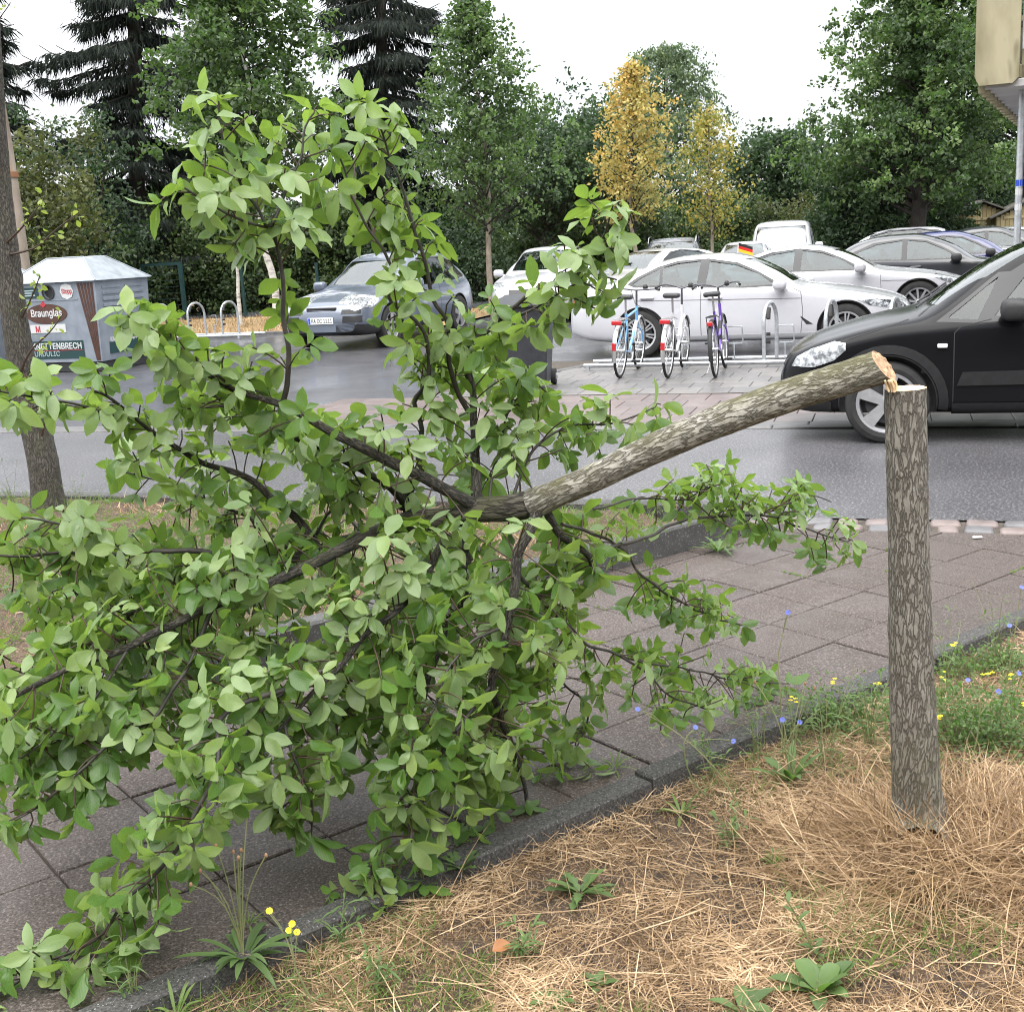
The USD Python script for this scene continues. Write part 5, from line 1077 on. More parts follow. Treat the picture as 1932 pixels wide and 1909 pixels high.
def container(label, pos, rot, detailed=True, colour=brown, green=False):
    t = thing('recycling_container', label, 'recycling container', pos, rot, 'bottle containers by the street')
    W_, D_, z0, z1, z2 = 1.75, 1.45, .16, 1.48, 1.88
    # body: slightly wider at the top, front at y = 0
    b = m3.Manifold.batch_hull([m3.Manifold.cube([.01, .01, .01]).translate([x, y, z]) for x, y, z in [(0.06, .03, z0), (W_ - .07, .03, z0), (W_ - .07, D_ - .04, z0), (0.06, D_ - .04, z0), (0, 0, z1), (W_ - .01, 0, z1), (W_ - .01, D_ - .01, z1), (0, D_ - .01, z1)]])
    hole = m3.Manifold.cylinder(.3, .105, .105, 28).rotate([90, 0, 0]).translate([.80, .2, 1.33])
    obj('container_body', from_m3(b - hole), cont_m, t, smooth=False)
    obj('plinth', box(W_ - .16, D_ - .1, .17, (W_ / 2, D_ / 2, .085)), plastic, t, smooth=False)
    # hipped roof of folded sheet with eaves
    e = .05; rv = [(-e, -e, z1 + .01), (W_ + e, -e, z1 + .01), (W_ + e, D_ + e, z1 + .01), (-e, D_ + e, z1 + .01), (.50, D_ * .30, z2), (W_ - .50, D_ * .30, z2), (W_ - .50, D_ * .70, z2), (.50, D_ * .70, z2)]
    rf = from_m3(m3.Manifold.hull_points(np.array(rv, np.float32))) if hasattr(m3.Manifold, 'hull_points') else trimesh.convex.convex_hull(np.array(rv))
    r_ = obj('roof', rf, roof_m, t, smooth=False)
    for p_, q_ in ((0, 4), (1, 5), (2, 6), (3, 7), (4, 5), (6, 7)): obj('roof_seam', tube([np.array(rv[p_]) + [0, 0, .004], np.array(rv[q_]) + [0, 0, .004]], .012, 6), roof_m, r_)
    obj('chute_panel', box(1.32, .012, .235, (.66 + .05, -.008, 1.345)), mat('chute_panel', (.20, .23, .27), rough=.4), t, smooth=False) if False else None
    ring = revolve([(.105, -.012), (.125, -.012), (.125, .01), (.105, .01)], 28); obj('bottle_opening', ring, plastic, t, loc=(.80, -.004, 1.33)); obj('opening_flap', revolve([(.001, .05), (.104, .05), (.104, .06), (.001, .06)], 24), plastic, t, loc=(.80, 0, 1.33))
    if not detailed: return t
    def yf(z): return .03 * (z1 - z) / (z1 - z0) - .001      # the front leans a little
    def panel(x0, x1, za, zb, m, name, th=.006, y=None):
        y0, y1 = (yf(za), yf(zb)); v = [(x0, y0, za), (x1, y0, za), (x1, y1, zb), (x0, y1, zb)]; v2 = [(a, b - th, c) for a, b, c in v]
        return obj(name, trimesh.convex.convex_hull(np.array(v + v2)), m, t, smooth=False)
    a = panel(.05, .60, 1.24, 1.42, darkgreen_m, 'notice'); [obj('notice_line', box(w_, .003, .022, (.11 + w_ / 2, yf(z_) - .0075, z_)), lightgrey_text, a, smooth=False) for w_, z_ in ((.40, 1.37), (.36, 1.33), (.42, 1.29))]
    oc = poly_prism(sg.Point(0, 0).buffer(.135, quad_segs=2), .004); oc.vertices = np.stack([1.17 + oc.vertices[:, 0], yf(1.33) - .003 - oc.vertices[:, 2], 1.335 + oc.vertices[:, 1]], 1); o_ = obj('stop_sticker', oc, sign_white, t, smooth=False)
    wall_text('Stopp', .075, 1.07, 1.30, yf(1.33) - .0072, o_, sign_red, width=.21)
    el = poly_prism(sa.scale(sg.Point(0, 0).buffer(1, quad_segs=16), .42, .165), .005); el.vertices = np.stack([.70 + el.vertices[:, 0], yf(.97) - .002 - el.vertices[:, 2], .975 + el.vertices[:, 1]], 1); e_ = obj('oval_sign', el, brown, t, smooth=False)
    wall_text('Braunglas', .115, .38, .935, yf(.97) - .0075, e_, sign_white, width=.64); di = poly_prism(sg.Polygon([(-.06, 0), (0, .065), (.06, 0), (0, -.045)]), .004); di.vertices = np.stack([.66 + di.vertices[:, 0], yf(1.1) - .006 - di.vertices[:, 2], 1.125 + di.vertices[:, 1]], 1); obj('emblem', di, sign_red, e_, smooth=False)
    s_ = panel(.33, 1.05, .66, .80, sign_white, 'paper_notice'); wall_text('M', .10, .43, .68, yf(.72) - .0068, s_, sign_red, width=.10)
    g_ = panel(.10, 1.36, .22, .52, darkgreen_m, 'company_sign'); wall_text('KNETTENBRECH', .10, .30, .385, yf(.4) - .0068, g_, sign_white, width=1.02); wall_text('+ GURDULIC', .085, .14, .265, yf(.3) - .0068, g_, lightgrey_text, bold=False, width=.72)
    obj('sign_line', box(1.2, .003, .008, (.73, yf(.36) - .0075, .362)), sign_red, g_, smooth=False)
    # striped corner wedge and ribbed side
    for k in range(5):
        x0 = W_ - .36 + k * .066; x1 = W_ - .10 - (4 - k) * .016
        v = [(x1, yf(.2), .18), (x1 + .014, yf(.2), .18), (x0 + .05, yf(1.45), 1.46), (x0, yf(1.45), 1.46)]; obj('brown_stripe', trimesh.convex.convex_hull(np.array(v + [(p, q - .006, r) for p, q, r in v])), brown, t, smooth=False)
    for k in range(2):
        for j in range(4): obj('side_rib', bevel_box(.02, .50, .05, (W_ - .012 - (1.35 - .09 * j) * 0 + .004, .42 + .62 * k, 1.38 - .1 * j), .006), cont_m, t, smooth=False)
    s2 = box(.008, .8, .30, (W_ - .05, .65, .42)); sp_ = obj('company_sign', s2, darkgreen_m, t, smooth=False)
    tx = meshkit.text_mesh('KNETTENBRECH', .09, .003, True); v = tx.vertices; tx = tm(np.stack([W_ - .0455 + v[:, 2], .28 + v[:, 0] * .72 / tx.bounds[1][0], .46 + v[:, 1]], 1), tx.faces); obj('lettering', tx, sign_white, sp_, smooth=False)
    nm = meshkit.text_mesh('0204', .10, .003, True); sl_ = math.atan2(z2 - z1, D_ * .30 + .05); v = nm.vertices; nm = tm(np.stack([.52 + v[:, 0], .17 + v[:, 1] * math.cos(sl_) - v[:, 2] * math.sin(sl_), z1 + .17 + v[:, 1] * math.sin(sl_) + (v[:, 2] + .004) * math.cos(sl_)], 1), nm.faces); obj('roof_number', nm, darktext, r_, smooth=False)
    obj('seam_strip', box(1.3, .008, .02, (.72, yf(1.2) - .003, 1.20)), cont_m, t, smooth=False)
    return t
container('grey steel bottle container for brown glass with striped corner', P(38, 700, 20.6) * [1, 1, 0], RA - .02)
container('grey steel bottle container cut by the left edge of the photo', P(38, 700, 20.6) * [1, 1, 0] + np.array([-2.0, .62, 0]), RA - .02, False)
#container('plain grey bottle container behind the one for brown glass', P(38, 700, 20.6) * [1, 1, 0] + np.array([.95, 2.6, 0]), RA - .05, False)

# sign pole
pole = thing('sign_pole', 'slim galvanised sign pole with black cap and small stickers at the right edge', 'pole', T(1.62, 14.9) * 0 + np.append(P(1918, 475, 14.2)[:2], 0))
obj('pole_tube', tube([(0, 0, 0), (0, 0, 3.78)], .039, 16), galv, pole, smooth=60)
obj('cap', tube([(0, 0, 3.78), (0, 0, 3.85)], .042, 16), plastic, pole, smooth=60)
for z in (3.35, 3.18): obj('clamp', cat_m([tube([(0, 0, z), (0, 0, z + .05)], .046, 16), box(.10, .03, .05, (-.07, -.01, z + .025))]), galv, pole)
for z, c in ((2.05, plate_blue), (1.95, sign_white), (1.78, sign_white)): obj('sticker', tube([(0, 0, z), (0, 0, z + .07)], .0405, 10), c, pole)

# balcony of the building beyond the right edge
conc = mat('weathered_concrete', (0.19, 0.165, 0.095), (0.34, 0.305, 0.20), scale=2.2, rough=0.85, bump=0.004, bscale=60, stretch=(1, 1, .35), speck=(0.13, 0.11, 0.06), speck_scale=5, speck_at=(.60, .75))
soffit = mat('soffit_plaster', (0.42, 0.41, 0.41), (0.50, 0.49, 0.49), scale=3, rough=0.8)
bal = thing('concrete_balcony', 'stained beige concrete balcony high at the right edge', 'balcony', (0, 0, 0))
A = P(1840, 165, 14.0); zb_ = A[2]; dirv = np.array([P(1925, 255, 20.5)[0] - A[0], 20.5 - 14.0]); dirv /= np.linalg.norm(dirv); nrv = np.array([dirv[1], -dirv[0]])
ab = math.atan2(nrv[1], nrv[0])
def bl(x, y, z): return (A[0] + nrv[0] * x + dirv[0] * y, A[1] + nrv[1] * x + dirv[1] * y, zb_ + z)
def bal_box(x0, x1, y0, y1, z0, z1, b=.012): return rotz(bevel_box(x1 - x0, y1 - y0, z1 - z0, b=b), ab, bl((x0 + x1) / 2, (y0 + y1) / 2, (z0 + z1) / 2))
pw = .455
pl_ = sg.Polygon([(.0, .10), (.05, 0), (pw - .06, 0), (pw, .06), (pw, 1.5), (0, 1.5)])
m = poly_prism(pl_, .10); v = m.vertices; m = tm(np.stack([A[0] + nrv[0] * v[:, 0] - dirv[0] * v[:, 2], A[1] + nrv[1] * v[:, 0] - dirv[1] * v[:, 2], zb_ + v[:, 1]], 1), m.faces)
obj('parapet_panel', m, conc, bal, smooth=False)
pl2 = sg.Polygon([(.02, .03), (.03, 0), (1.0, 0), (1.0, 1.5), (.02, 1.5)]); 
m = poly_prism(pl2, .10); v = m.vertices; m = tm(np.stack([A[0] + nrv[0] * (v[:, 0] + pw) - dirv[0] * (v[:, 2] - .12), A[1] + nrv[1] * (v[:, 0] + pw) - dirv[1] * (v[:, 2] - .12), zb_ + v[:, 1]], 1), m.faces); obj('parapet_panel', m, conc, bal, smooth=False)
for k in range(6): obj('side_panel', bal_box(-.0, .09, .05 + 1.1 * k, 1.12 + 1.1 * k, .06, 1.5), conc, bal, smooth=False)
for k in range(14): obj('corbel', bal_box(.02, .14, .12 + .48 * k, .30 + .48 * k, -.06, .055, .006), conc, bal, smooth=False)
for k in range(3): obj('soffit', bal_box(.10, 4.0, .0 + 2.2 * k, 2.19 + 2.2 * k, -.03, .05), soffit, bal, smooth=False)
obj('drain_pipe', tube([bl(pw + .03, -.03, .35), bl(pw + .03, -.03, 1.2)], .015, 8), galv, bal)
obj('balcony_slab', bal_box(.12, 4.0, .02, 6.6, .06, .2), conc, bal, smooth=False)
wl = thing('apartment_house', 'house wall carrying the concrete balcony past the right edge', 'building', (0, 0, 0))
obj('wall', bal_box(2.6, 9, -1.0, 9.0, -zb_, 9.0), soffit, wl, smooth=False)
for k in range(3):
    w_ = obj('window', bal_box(2.56, 2.63, .4 + 2.7 * k, 1.8 + 2.7 * k, -1.9, -.6), plastic, wl, smooth=False); obj('pane', bal_box(2.545, 2.558, .46 + 2.7 * k, 1.74 + 2.7 * k, -1.84, -.66), darkglass, w_, smooth=False)

# garden sheds
shed_m = [mat(f'shed_board_{k}', c, tuple(x * 1.25 for x in c), scale=4, rough=.8, stretch=(1, 1, .15)) for k, c in enumerate([(.36, .29, .15), (.40, .33, .18), (.33, .26, .13)])]
felt = mat('roof_felt', (.09, .085, .075), (.16, .15, .13), scale=5, rough=.9); dark_in = mat('dark_gap', (.01, .01, .01), rough=.9)
def shed(label, pos, rot, w=2.4, h=1.75, peak=.5, d=2.2):
    t = thing('garden_shed', label, 'shed', pos, rot, None); n = 16
    for k in range(n):
        x = -w / 2 + w * (k + .5) / n; top = h + peak * (1 - abs(x) / (w / 2)) - .04
        obj('board', box(w / n - .012, .025, top, (x, 0, top / 2)), shed_m[k % 3], t, smooth=False)
    for sx in (-1, 1):
        for k in range(10): obj('board', box(.025, d / 10 - .012, h - .02, (sx * w / 2, .02 + d * (k + .5) / 10, h / 2)), shed_m[(k + 1) % 3], t, smooth=False)
        sl_ = math.atan2(peak, w / 2); r_ = box(math.hypot(w / 2, peak) + .28, d + .4, .05); r_.apply_transform(trimesh.transformations.rotation_matrix(sl_ * sx, [0, 1, 0])); r_.apply_translation((sx * (w / 4 + .08), d / 2, h + peak / 2 + .02)); obj('roof_slope', r_, felt, t, smooth=False)
    obj('lintel', box(w * .8, .03, .09, (0, -.03, h * .98)), shed_m[1], t, smooth=False)
    return t
def at_px(x, y, Y): p = P(x, y, Y); return np.array([p[0], p[1], 0])
shed('pale wooden garden shed left of the sign pole', at_px(1852, 440, 42.0), RA + .12)
shed('brown wooden garden shed behind the sign pole at the right edge', at_px(1945, 440, 41.0), RA + .05, 2.2)
# dark green gate frame and leaning old pole at the left
green_metal = mat('dark_green_metal', (.008, .03, .032), (.014, .045, .045), scale=9, rough=.45)
gt = thing('gate_frame', 'dark green steel gate frame before the bushes right of the containers', 'gate', at_px(310, 560, 36.0), RA)
gw, gh = 1.30, 1.72
for x in (-gw / 2, gw / 2): obj('gate_post', box(.10, .10, gh, (x, 0, gh / 2)), green_metal, gt, smooth=False)
obj('gate_bar', box(gw, .08, .08, (0, .01, gh - .04)), green_metal, gt, smooth=False); obj('gate_bar', box(gw, .05, .05, (0, .01, .15)), green_metal, gt, smooth=False)
for k in range(8): obj('gate_rod', tube([(-gw / 2 + .1, 0, .3 + .18 * k), (gw / 2 - .1, 0, .3 + .18 * k)], .006, 5), green_metal, gt)
for x in (2.0, 4.4): obj('gate_post', box(.07, .07, 1.5, (gw / 2 + x, 0, .75)), green_metal, gt, smooth=False)
sgn = obj('gate_sign', box(.22, .01, .28, (-gw / 2 - .2, -.02, 1.1)), sign_white, gt, smooth=False)
oldp = mat('weathered_pole', (.16, .125, .095), (.30, .25, .20), scale=3, rough=.8, bump=.004, bscale=40, stretch=(1, 1, .4), speck=(.34, .15, .06), speck_scale=2.2, speck_at=(.52, .68))
pp = [P(42, 520, 24.0), P(34, 430, 24.0), P(20, 330, 24.0), P(6, 240, 24.0), P(-3, 190, 24.0)]; pp[0] = np.array([pp[0][0], pp[0][1], 0.0])
po = thing('old_pole', 'leaning weathered grey pole with rust streaks behind the containers', 'pole', (0, 0, 0)); obj('pole_shaft', tube(smooth_path(pp, .3), np.linspace(.15, .11, len(smooth_path(pp, .3))), 16), oldp, po, smooth=60)
obj('pole_band', tube([pp[2] + [0, 0, -.05], pp[2] + [0, 0, .05]], .15, 16), mat('rust_band', (.2, .09, .04), rough=.8), po, smooth=60)
# the house row on the viewer's side of the street
hs = thing('terraced_house', 'house front behind the viewer on the near side of the street', 'building', (0, 0, 0)); render_m = mat('house_render', (.16, .15, .14), (.21, .20, .18), scale=2, rough=.9)
obj('wall', rotz(box(46, 7, 8.5, (0, 0, 4.25)), KA * .0 + RA, T(0, -13)), render_m, hs, smooth=False)
for i in range(-9, 10):
    for z in (1.7, 4.5, 7.0):
        w_ = obj('window', rotz(box(1.3, .06, 1.4, (0, 0, z)), RA, T(i * 2.4, -9.49)), plastic, hs, smooth=False)
# ---------------------------------------------------------------- background trees, bushes, tree at the left
def leafy(name, top, under, **k): return leaf_mat(name, top, under, **k)
TONE = ((0.0, (0.36, 0.42, 0.42)), (0.5, (0.95, 0.95, 0.95)), (1.0, (1.9, 1.75, 1.25)))
lm_mid = leafy('leaf_mid_green', (0.055, 0.098, 0.033), (0.082, 0.122, 0.057), rough=0.5, trans=.25, tcol=(.10, .20, .03), tone=TONE)
lm_dark = leafy('leaf_dark_green', (0.030, 0.057, 0.026), (0.047, 0.074, 0.041), rough=0.5, trans=.2, tcol=(.05, .11, .025), tone=TONE)
lm_bush = leafy('leaf_bush', (0.042, 0.072, 0.025), (0.066, 0.094, 0.045), rough=0.55, trans=.2, tcol=(.08, .15, .03), tone=TONE)
lm_olive = leafy('leaf_olive', (0.060, 0.075, 0.022), (0.08, 0.09, 0.04), rough=0.55, trans=.2, tcol=(.14, .17, .04), tone=TONE)
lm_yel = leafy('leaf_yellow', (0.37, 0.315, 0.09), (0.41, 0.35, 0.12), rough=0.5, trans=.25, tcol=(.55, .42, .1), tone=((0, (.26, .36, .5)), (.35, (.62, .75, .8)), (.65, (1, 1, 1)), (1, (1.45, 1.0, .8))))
lm_ygr = leafy('leaf_yellow_green', (0.22, 0.20, 0.035), (0.26, 0.24, 0.07), rough=0.5, trans=.3, tcol=(.4, .36, .06), tone=((0, (.35, .55, .7)), (.5, (.9, 1, 1)), (1, (1.9, 1.35, .9))))
lm_pale = leafy('leaf_birch', (0.07, 0.105, 0.055), (0.10, 0.14, 0.08), rough=0.55, trans=.25, tcol=(.14, .22, .08), tone=TONE)
needle = leafy('needles', (0.013, 0.021, 0.016), (0.017, 0.026, 0.02), rough=0.7, trans=.05, tcol=(.01, .02, .01), tone=TONE)
trunk_dark = mat('trunk_dark', (.02, .016, .013), (.045, .037, .03), scale=14, rough=.9, stretch=(1, 1, .25), bump=.01, bscale=30)
trunk_grey = mat('trunk_grey', (.16, .13, .10), (.34, .29, .23), scale=9, rough=.85, stretch=(1, 1, .4), bump=.004, bscale=30)
trunk_white = mat('trunk_birch', (.30, .28, .25), (.62, .60, .56), scale=7, rough=.8, stretch=(.6, .6, 2.2), ramp=(.38, .5))
def cards(pts, size, rs, up=0.35, hang=0.0, shape='leaf', tone=None, axis=None):
    """Leaf-sized bent blades (4 triangles) at points."""
    n = len(pts); d = rs.normal(size=(n, 3))
    if axis is not None: d = axis + 0.45 * d
    d[:, 2] -= hang; d /= np.linalg.norm(d, axis=1, keepdims=True)
    nr = rs.normal(size=(n, 3)) + [0, 0, up * 3]; nr -= d * (nr * d).sum(1, keepdims=True); nr /= np.maximum(np.linalg.norm(nr, axis=1, keepdims=True), 1e-6)
    s = np.cross(d, nr); L_ = (np.asarray(size) * rs.uniform(.7, 1.3, n))[:, None]; w = L_ * .34
    p0, p2 = pts, pts + d * L_; m = pts + d * L_ * .5
    V = np.stack([p0, m - s * w - nr * L_ * .08, m + nr * L_ * .05, m + s * w - nr * L_ * .08, p2], 1).reshape(-1, 3)
    b = np.arange(n)[:, None] * 5
    F = np.concatenate([b + [0, 1, 2], b + [0, 2, 3], b + [1, 4, 2], b + [2, 4, 3]], 0)
    t = np.repeat(rs.uniform(0, 1, n) if tone is None else np.clip(tone, 0, 1), 5)
    return tm(V, F), t
def grow(rs, base, top, r0, crown0, width, nlimb, droop=0.0, upang=.7, profile=None, sub=5):
    """Trunk polyline, limb tubes and limb tips for a broadleaf crown."""
    base, top = np.array(base, float), np.array(top, float); H = np.linalg.norm(top - base)
    k = 9; tr = np.array([base + (top - base) * i / (k - 1) for i in range(k)]); tr[1:-1, :2] += rs.normal(size=(k - 2, 2)) * H * .008
    tubes = [tube(smooth_path(tr, H / 18), np.linspace(r0, r0 * .12, len(smooth_path(tr, H / 18))), 10)]
    tips, dirs = [], []
    for i in range(nlimb):
        f = crown0 + (1 - crown0) * (i + rs.uniform(0, 1)) / nlimb * .97
        p = base + (top - base) * f; a = i * 2.4 + rs.uniform(-.5, .5)
        rel = (f - crown0) / (1 - crown0); w = width * (profile(rel) if profile else (1 - rel) ** .7) * rs.uniform(.75, 1.15)
        e = np.array([math.cos(a), math.sin(a), 0]) * w + np.array([0, 0, upang * w * (1 - droop) * (1 - .85 * rel)])
        mid = p + e * .5 + np.array([0, 0, .06 * w + droop * .15 * w]); q = smooth_path([p, mid, p + e - [0, 0, droop * w * .25]], max(w / 6, .15))
        qs_ = q[: max(3, int(len(q) * .68))]; tubes.append(tube(qs_, np.linspace(max(.012, r0 * .35 * (1 - .7 * rel)), .006, len(qs_)), 5, cap=False))
        for j in range(sub):
            g = rs.uniform(.25, 1.0); b = q[min(int(g * (len(q) - 1)), len(q) - 1)]
            off = rs.normal(size=3) * [1, 1, .7] * w * .16; tips.append(b + off); dirs.append(e / max(np.linalg.norm(e), .01))
    return tubes, np.array(tips), np.array(dirs)
def tree(name, label, lm, tm_, px, Y, ytop, rw, seed, nl=9000, crown0=.25, leaf=.16, r0=.12, nlimb=60, group=None, droop=0., upang=.6, profile=None, clump=.28, base_y=None, sub=6, px_top=None, hang=.3, cat='tree', trunk=True, tonegrad=False):
    """px: pixel column of the foot at distance Y, ytop: pixel row of the top, rw: crown radius in metres."""
    rs = np.random.RandomState(seed); b = at_px(px, 460, Y); b[2] = -.1; top = P(px_top or px, ytop, Y)
    tubes, tips, dirs = grow(rs, b, top, r0, crown0, rw, nlimb, droop, upang, profile, sub)
    t = thing(name, label, cat, b, 0, group)
    if trunk: obj('trunk', tubes[0].apply_translation(-b), tm_, t, smooth=60); obj('limbs', cat_m(tubes[1:]).apply_translation(-b), trunk_dark, t, smooth=60, kind='stuff')
    idx = rs.randint(0, len(tips), nl); kt = rs.randint(0, 7, nl); tw = dirs[:, None, :] * .5 + rs.normal(size=(len(tips), 7, 3)) * [.75, .75, .5]; tw /= np.linalg.norm(tw, axis=2, keepdims=True); ff = rs.uniform(0, 1, nl)[:, None]
    tl_ = clump * 2.3 * rs.uniform(.5, 1.2, (len(tips), 7))[idx, kt][:, None]; pts = tips[idx] + tw[idx, kt] * tl_ * ff - np.array([0, 0, 1.0]) * (.35 * hang * tl_ * ff ** 2) + rs.normal(size=(nl, 3)) * .045
    tone = rs.uniform(0, 1, len(tips))[idx] * .65 + rs.uniform(0, 1, nl) * .45 - .05
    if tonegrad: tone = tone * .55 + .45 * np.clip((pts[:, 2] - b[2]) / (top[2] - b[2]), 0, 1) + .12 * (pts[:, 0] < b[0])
    m, to = cards(pts - b, leaf, rs, hang=hang, tone=tone); obj('crown', m, lm, t, smooth=False, tone=to, kind='stuff'); return t
def spruce(label, px, Y, ytop, r, seed, z_low=.12, px_top=None, n_tier=30, dens=1.0, group=None):
    rs = np.random.RandomState(seed); b = at_px(px, 460, Y); b[2] = -.1; top = P(px_top or px, ytop, Y); H = top[2] - b[2]
    t = thing('spruce_tree', label, 'tree', b, 0, group)
    tr = np.array([b, b + (top - b) * .5, top]); limbs = []; P_, D_ = [], []
    for i in range(n_tier):
        f = z_low + (1 - z_low) * ((i + rs.uniform(0, .6)) / n_tier) ** 1.0; z = b + (top - b) * f
        R_ = r * (1 - f) ** .75 * rs.uniform(.7, 1.12) + .15
        for k in range(rs.randint(4, 7)):
            a = rs.uniform(0, 6.283); Lb = R_ * rs.uniform(.6, 1.1); e = np.array([math.cos(a), math.sin(a), 0])
            q = np.array([z, z + e * Lb * .45 - [0, 0, .13 * Lb], z + e * Lb * .8 - [0, 0, .22 * Lb], z + e * Lb - [0, 0, .14 * Lb]]); q = smooth_path(q, .35)
            limbs.append(tube(q, np.linspace(.05 * (1.2 - f), .012, len(q)), 4, cap=False))
            s_ = np.array([-e[1], e[0], 0]); n = int(105 * Lb * dens)
            g = rs.uniform(.12, 1, n) ** .8; bi = np.clip((g * (len(q) - 1)).astype(int), 0, len(q) - 1); lat = rs.normal(size=n) * .20 * Lb * (1.1 - g * .8)
            p = q[bi] + s_ * lat[:, None] + e * rs.normal(size=(n, 1)) * .12; P_.append(p); dd = np.stack([s_ * np.sign(x) * .25 + e * .3 for x in lat]) + np.array([0, 0, -1.0]); dd[: n // 3] += e * 1.6; D_.append(dd)
    obj('trunk', cat_m([tube(tr, [.32, .2, .04], 10)] + limbs).apply_translation(-b), trunk_dark, t, smooth=60)
    p, d = np.vstack(P_), np.vstack(D_); n = len(p); rr = np.random.RandomState(seed + 1)
    d = d + rr.normal(size=(n, 3)) * .25; d /= np.linalg.norm(d, axis=1, keepdims=True); Ln = rr.uniform(.18, .62, n)[:, None]; w = rr.uniform(.010, .024, n)[:, None]
    s = np.cross(d, rr.normal(size=(n, 3))); s /= np.linalg.norm(s, axis=1, keepdims=True); s2 = np.cross(d, s)
    p = p - b
    V = np.stack([p, p + d * Ln * .4 + s * w, p + d * Ln, p + d * Ln * .4 - s * w, p + d * Ln * .35 + s2 * w, p + d * Ln * .35 - s2 * w], 1).reshape(-1, 3); k = np.arange(n)[:, None] * 6
    F = np.concatenate([k + [0, 1, 2], k + [0, 2, 3], k + [0, 4, 2], k + [0, 2, 5]], 0)
    obj('crown', tm(V, F), needle, t, smooth=False, tone=np.repeat(rr.uniform(0, 1, n), 6), kind='stuff'); return t
def bush(name, label, lm, px, Y, ytop, halfw, seed, nl=6000, leaf=.13, depth=1.2, group=None, cat='bush', base=0.0, flat=.85, clump=.22):
    rs = np.random.RandomState(seed); b = at_px(px, 460, Y); top = P(px, ytop, Y)[2]; b[2] = base
    t = thing(name, label, cat, b, 0, group); H = top - base
    nc = int(26 + 14 * halfw * H); c = []
    while len(c) < nc:
        q = rs.uniform(-1, 1, 3); q[2] = rs.uniform(0, 1)
        if (abs(q[0]) ** 2.4 + abs(q[1]) ** 2.4 + (q[2] * flat) ** 3.0) < 1 and (q[0] ** 2 + q[1] ** 2 + q[2] ** 2) > .12: c.append(q * [halfw, depth, H])
    c = np.array(c); c[:, 2] *= 1 + .14 * rs.normal(size=nc) * (c[:, 2] > H * .5)
    idx = rs.randint(0, nc, nl); pts = c[idx] + rs.normal(size=(nl, 3)) * clump * np.array([1, 1, .8]) * rs.uniform(.7, 1.4, (nc, 1))[idx]; pts[:, 2] = np.abs(pts[:, 2])
    tone = rs.uniform(0, 1, nc)[idx] * .6 + rs.uniform(0, 1, nl) * .5 - .05
    m, to = cards(pts, leaf, rs, hang=.2, tone=tone)
    st_ = [tube(smooth_path([np.zeros(3), q * [.5, .5, .55], q], .5), [.03] * 1, 4, cap=False) for q in c[:: max(1, nc // 16)]]
    obj('stem', cat_m(st_), trunk_dark, t); obj('foliage', m, lm, t, smooth=False, tone=to, kind='stuff'); return t

# spruces
spruce('tall dark spruce with hanging twigs behind the leaning pole', 245, 40, -560, 4.6, 1, z_low=.14, n_tier=34, dens=1.2)
spruce('dark spruce cut by the left edge of the photo', -45, 38, -110, 3.4, 2, z_low=.12, n_tier=30)
spruce('dark spruce between the bright green tree and the sapling', 715, 42, -420, 4.4, 3, z_low=.2, n_tier=34, dens=1.1)
spruce('dark spruce behind the broad green tree at the right', 1750, 47, -160, 4.2, 4, z_low=.25, n_tier=24, dens=.6)
spruce('low dark spruce in the shade right of the tall one', 395, 46, -60, 3.6, 5, z_low=.1, n_tier=26, dens=.8)
# broadleaf trees
tree('maple_tree', 'bright green broadleaf tree with white trunk before the tall spruce', lm_mid, trunk_white, 503, 30, -110, 2.3, 11, nl=21000, crown0=.36, leaf=.135, r0=.10, nlimb=80, px_top=440, clump=.23, upang=.35, profile=lambda r: .55 + .6 * math.sin(math.pi * min(1, .25 + r * .75)) ** 1.0 * (1 - .45 * r))
tree('maple_tree', 'slim white-stemmed young tree left of the grey blue car', lm_mid, trunk_white, 437, 31, 330, .9, 12, nl=2500, crown0=.5, leaf=.14, r0=.06, nlimb=24, clump=.2)
tree('lime_tree', 'conical green sapling with pale stem behind the white front-facing car', lm_mid, trunk_grey, 925, 29.5, -20, 2.35, 13, nl=14000, crown0=.27, leaf=.105, r0=.085, nlimb=120, px_top=885, clump=.12, upang=.55, hang=.6, profile=lambda r: (1 - r) ** .8 + .06)
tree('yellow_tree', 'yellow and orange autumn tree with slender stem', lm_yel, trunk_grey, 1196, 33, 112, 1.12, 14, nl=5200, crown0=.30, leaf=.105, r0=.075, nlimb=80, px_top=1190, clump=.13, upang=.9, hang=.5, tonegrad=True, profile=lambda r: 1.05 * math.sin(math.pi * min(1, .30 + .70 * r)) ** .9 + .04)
tree('yellow_tree', 'thin yellowing tree right of the orange one', lm_ygr, trunk_grey, 1345, 36, 195, 1.0, 15, nl=2600, crown0=.28, leaf=.105, r0=.065, nlimb=60, px_top=1335, clump=.22, upang=.9, hang=.5, profile=lambda r: .9 * math.sin(math.pi * min(1, .3 + .7 * r)) ** .7 + .1)
tree('orchard_tree', 'dark spreading tree with forked black limbs behind the sapling', lm_dark, trunk_dark, 1015, 40, 235, 3.0, 16, nl=22000, crown0=.30, leaf=.14, r0=.20, nlimb=60, px_top=1060, clump=.42, upang=.7, profile=lambda r: .9 + .3 * math.sin(math.pi * r))
tree('orchard_tree', 'dark tree between the forked one and the yellow tree', lm_dark, trunk_dark, 1105, 46, 225, 2.6, 17, nl=11000, crown0=.25, leaf=.18, r0=.2, nlimb=50, clump=.42, upang=.7)
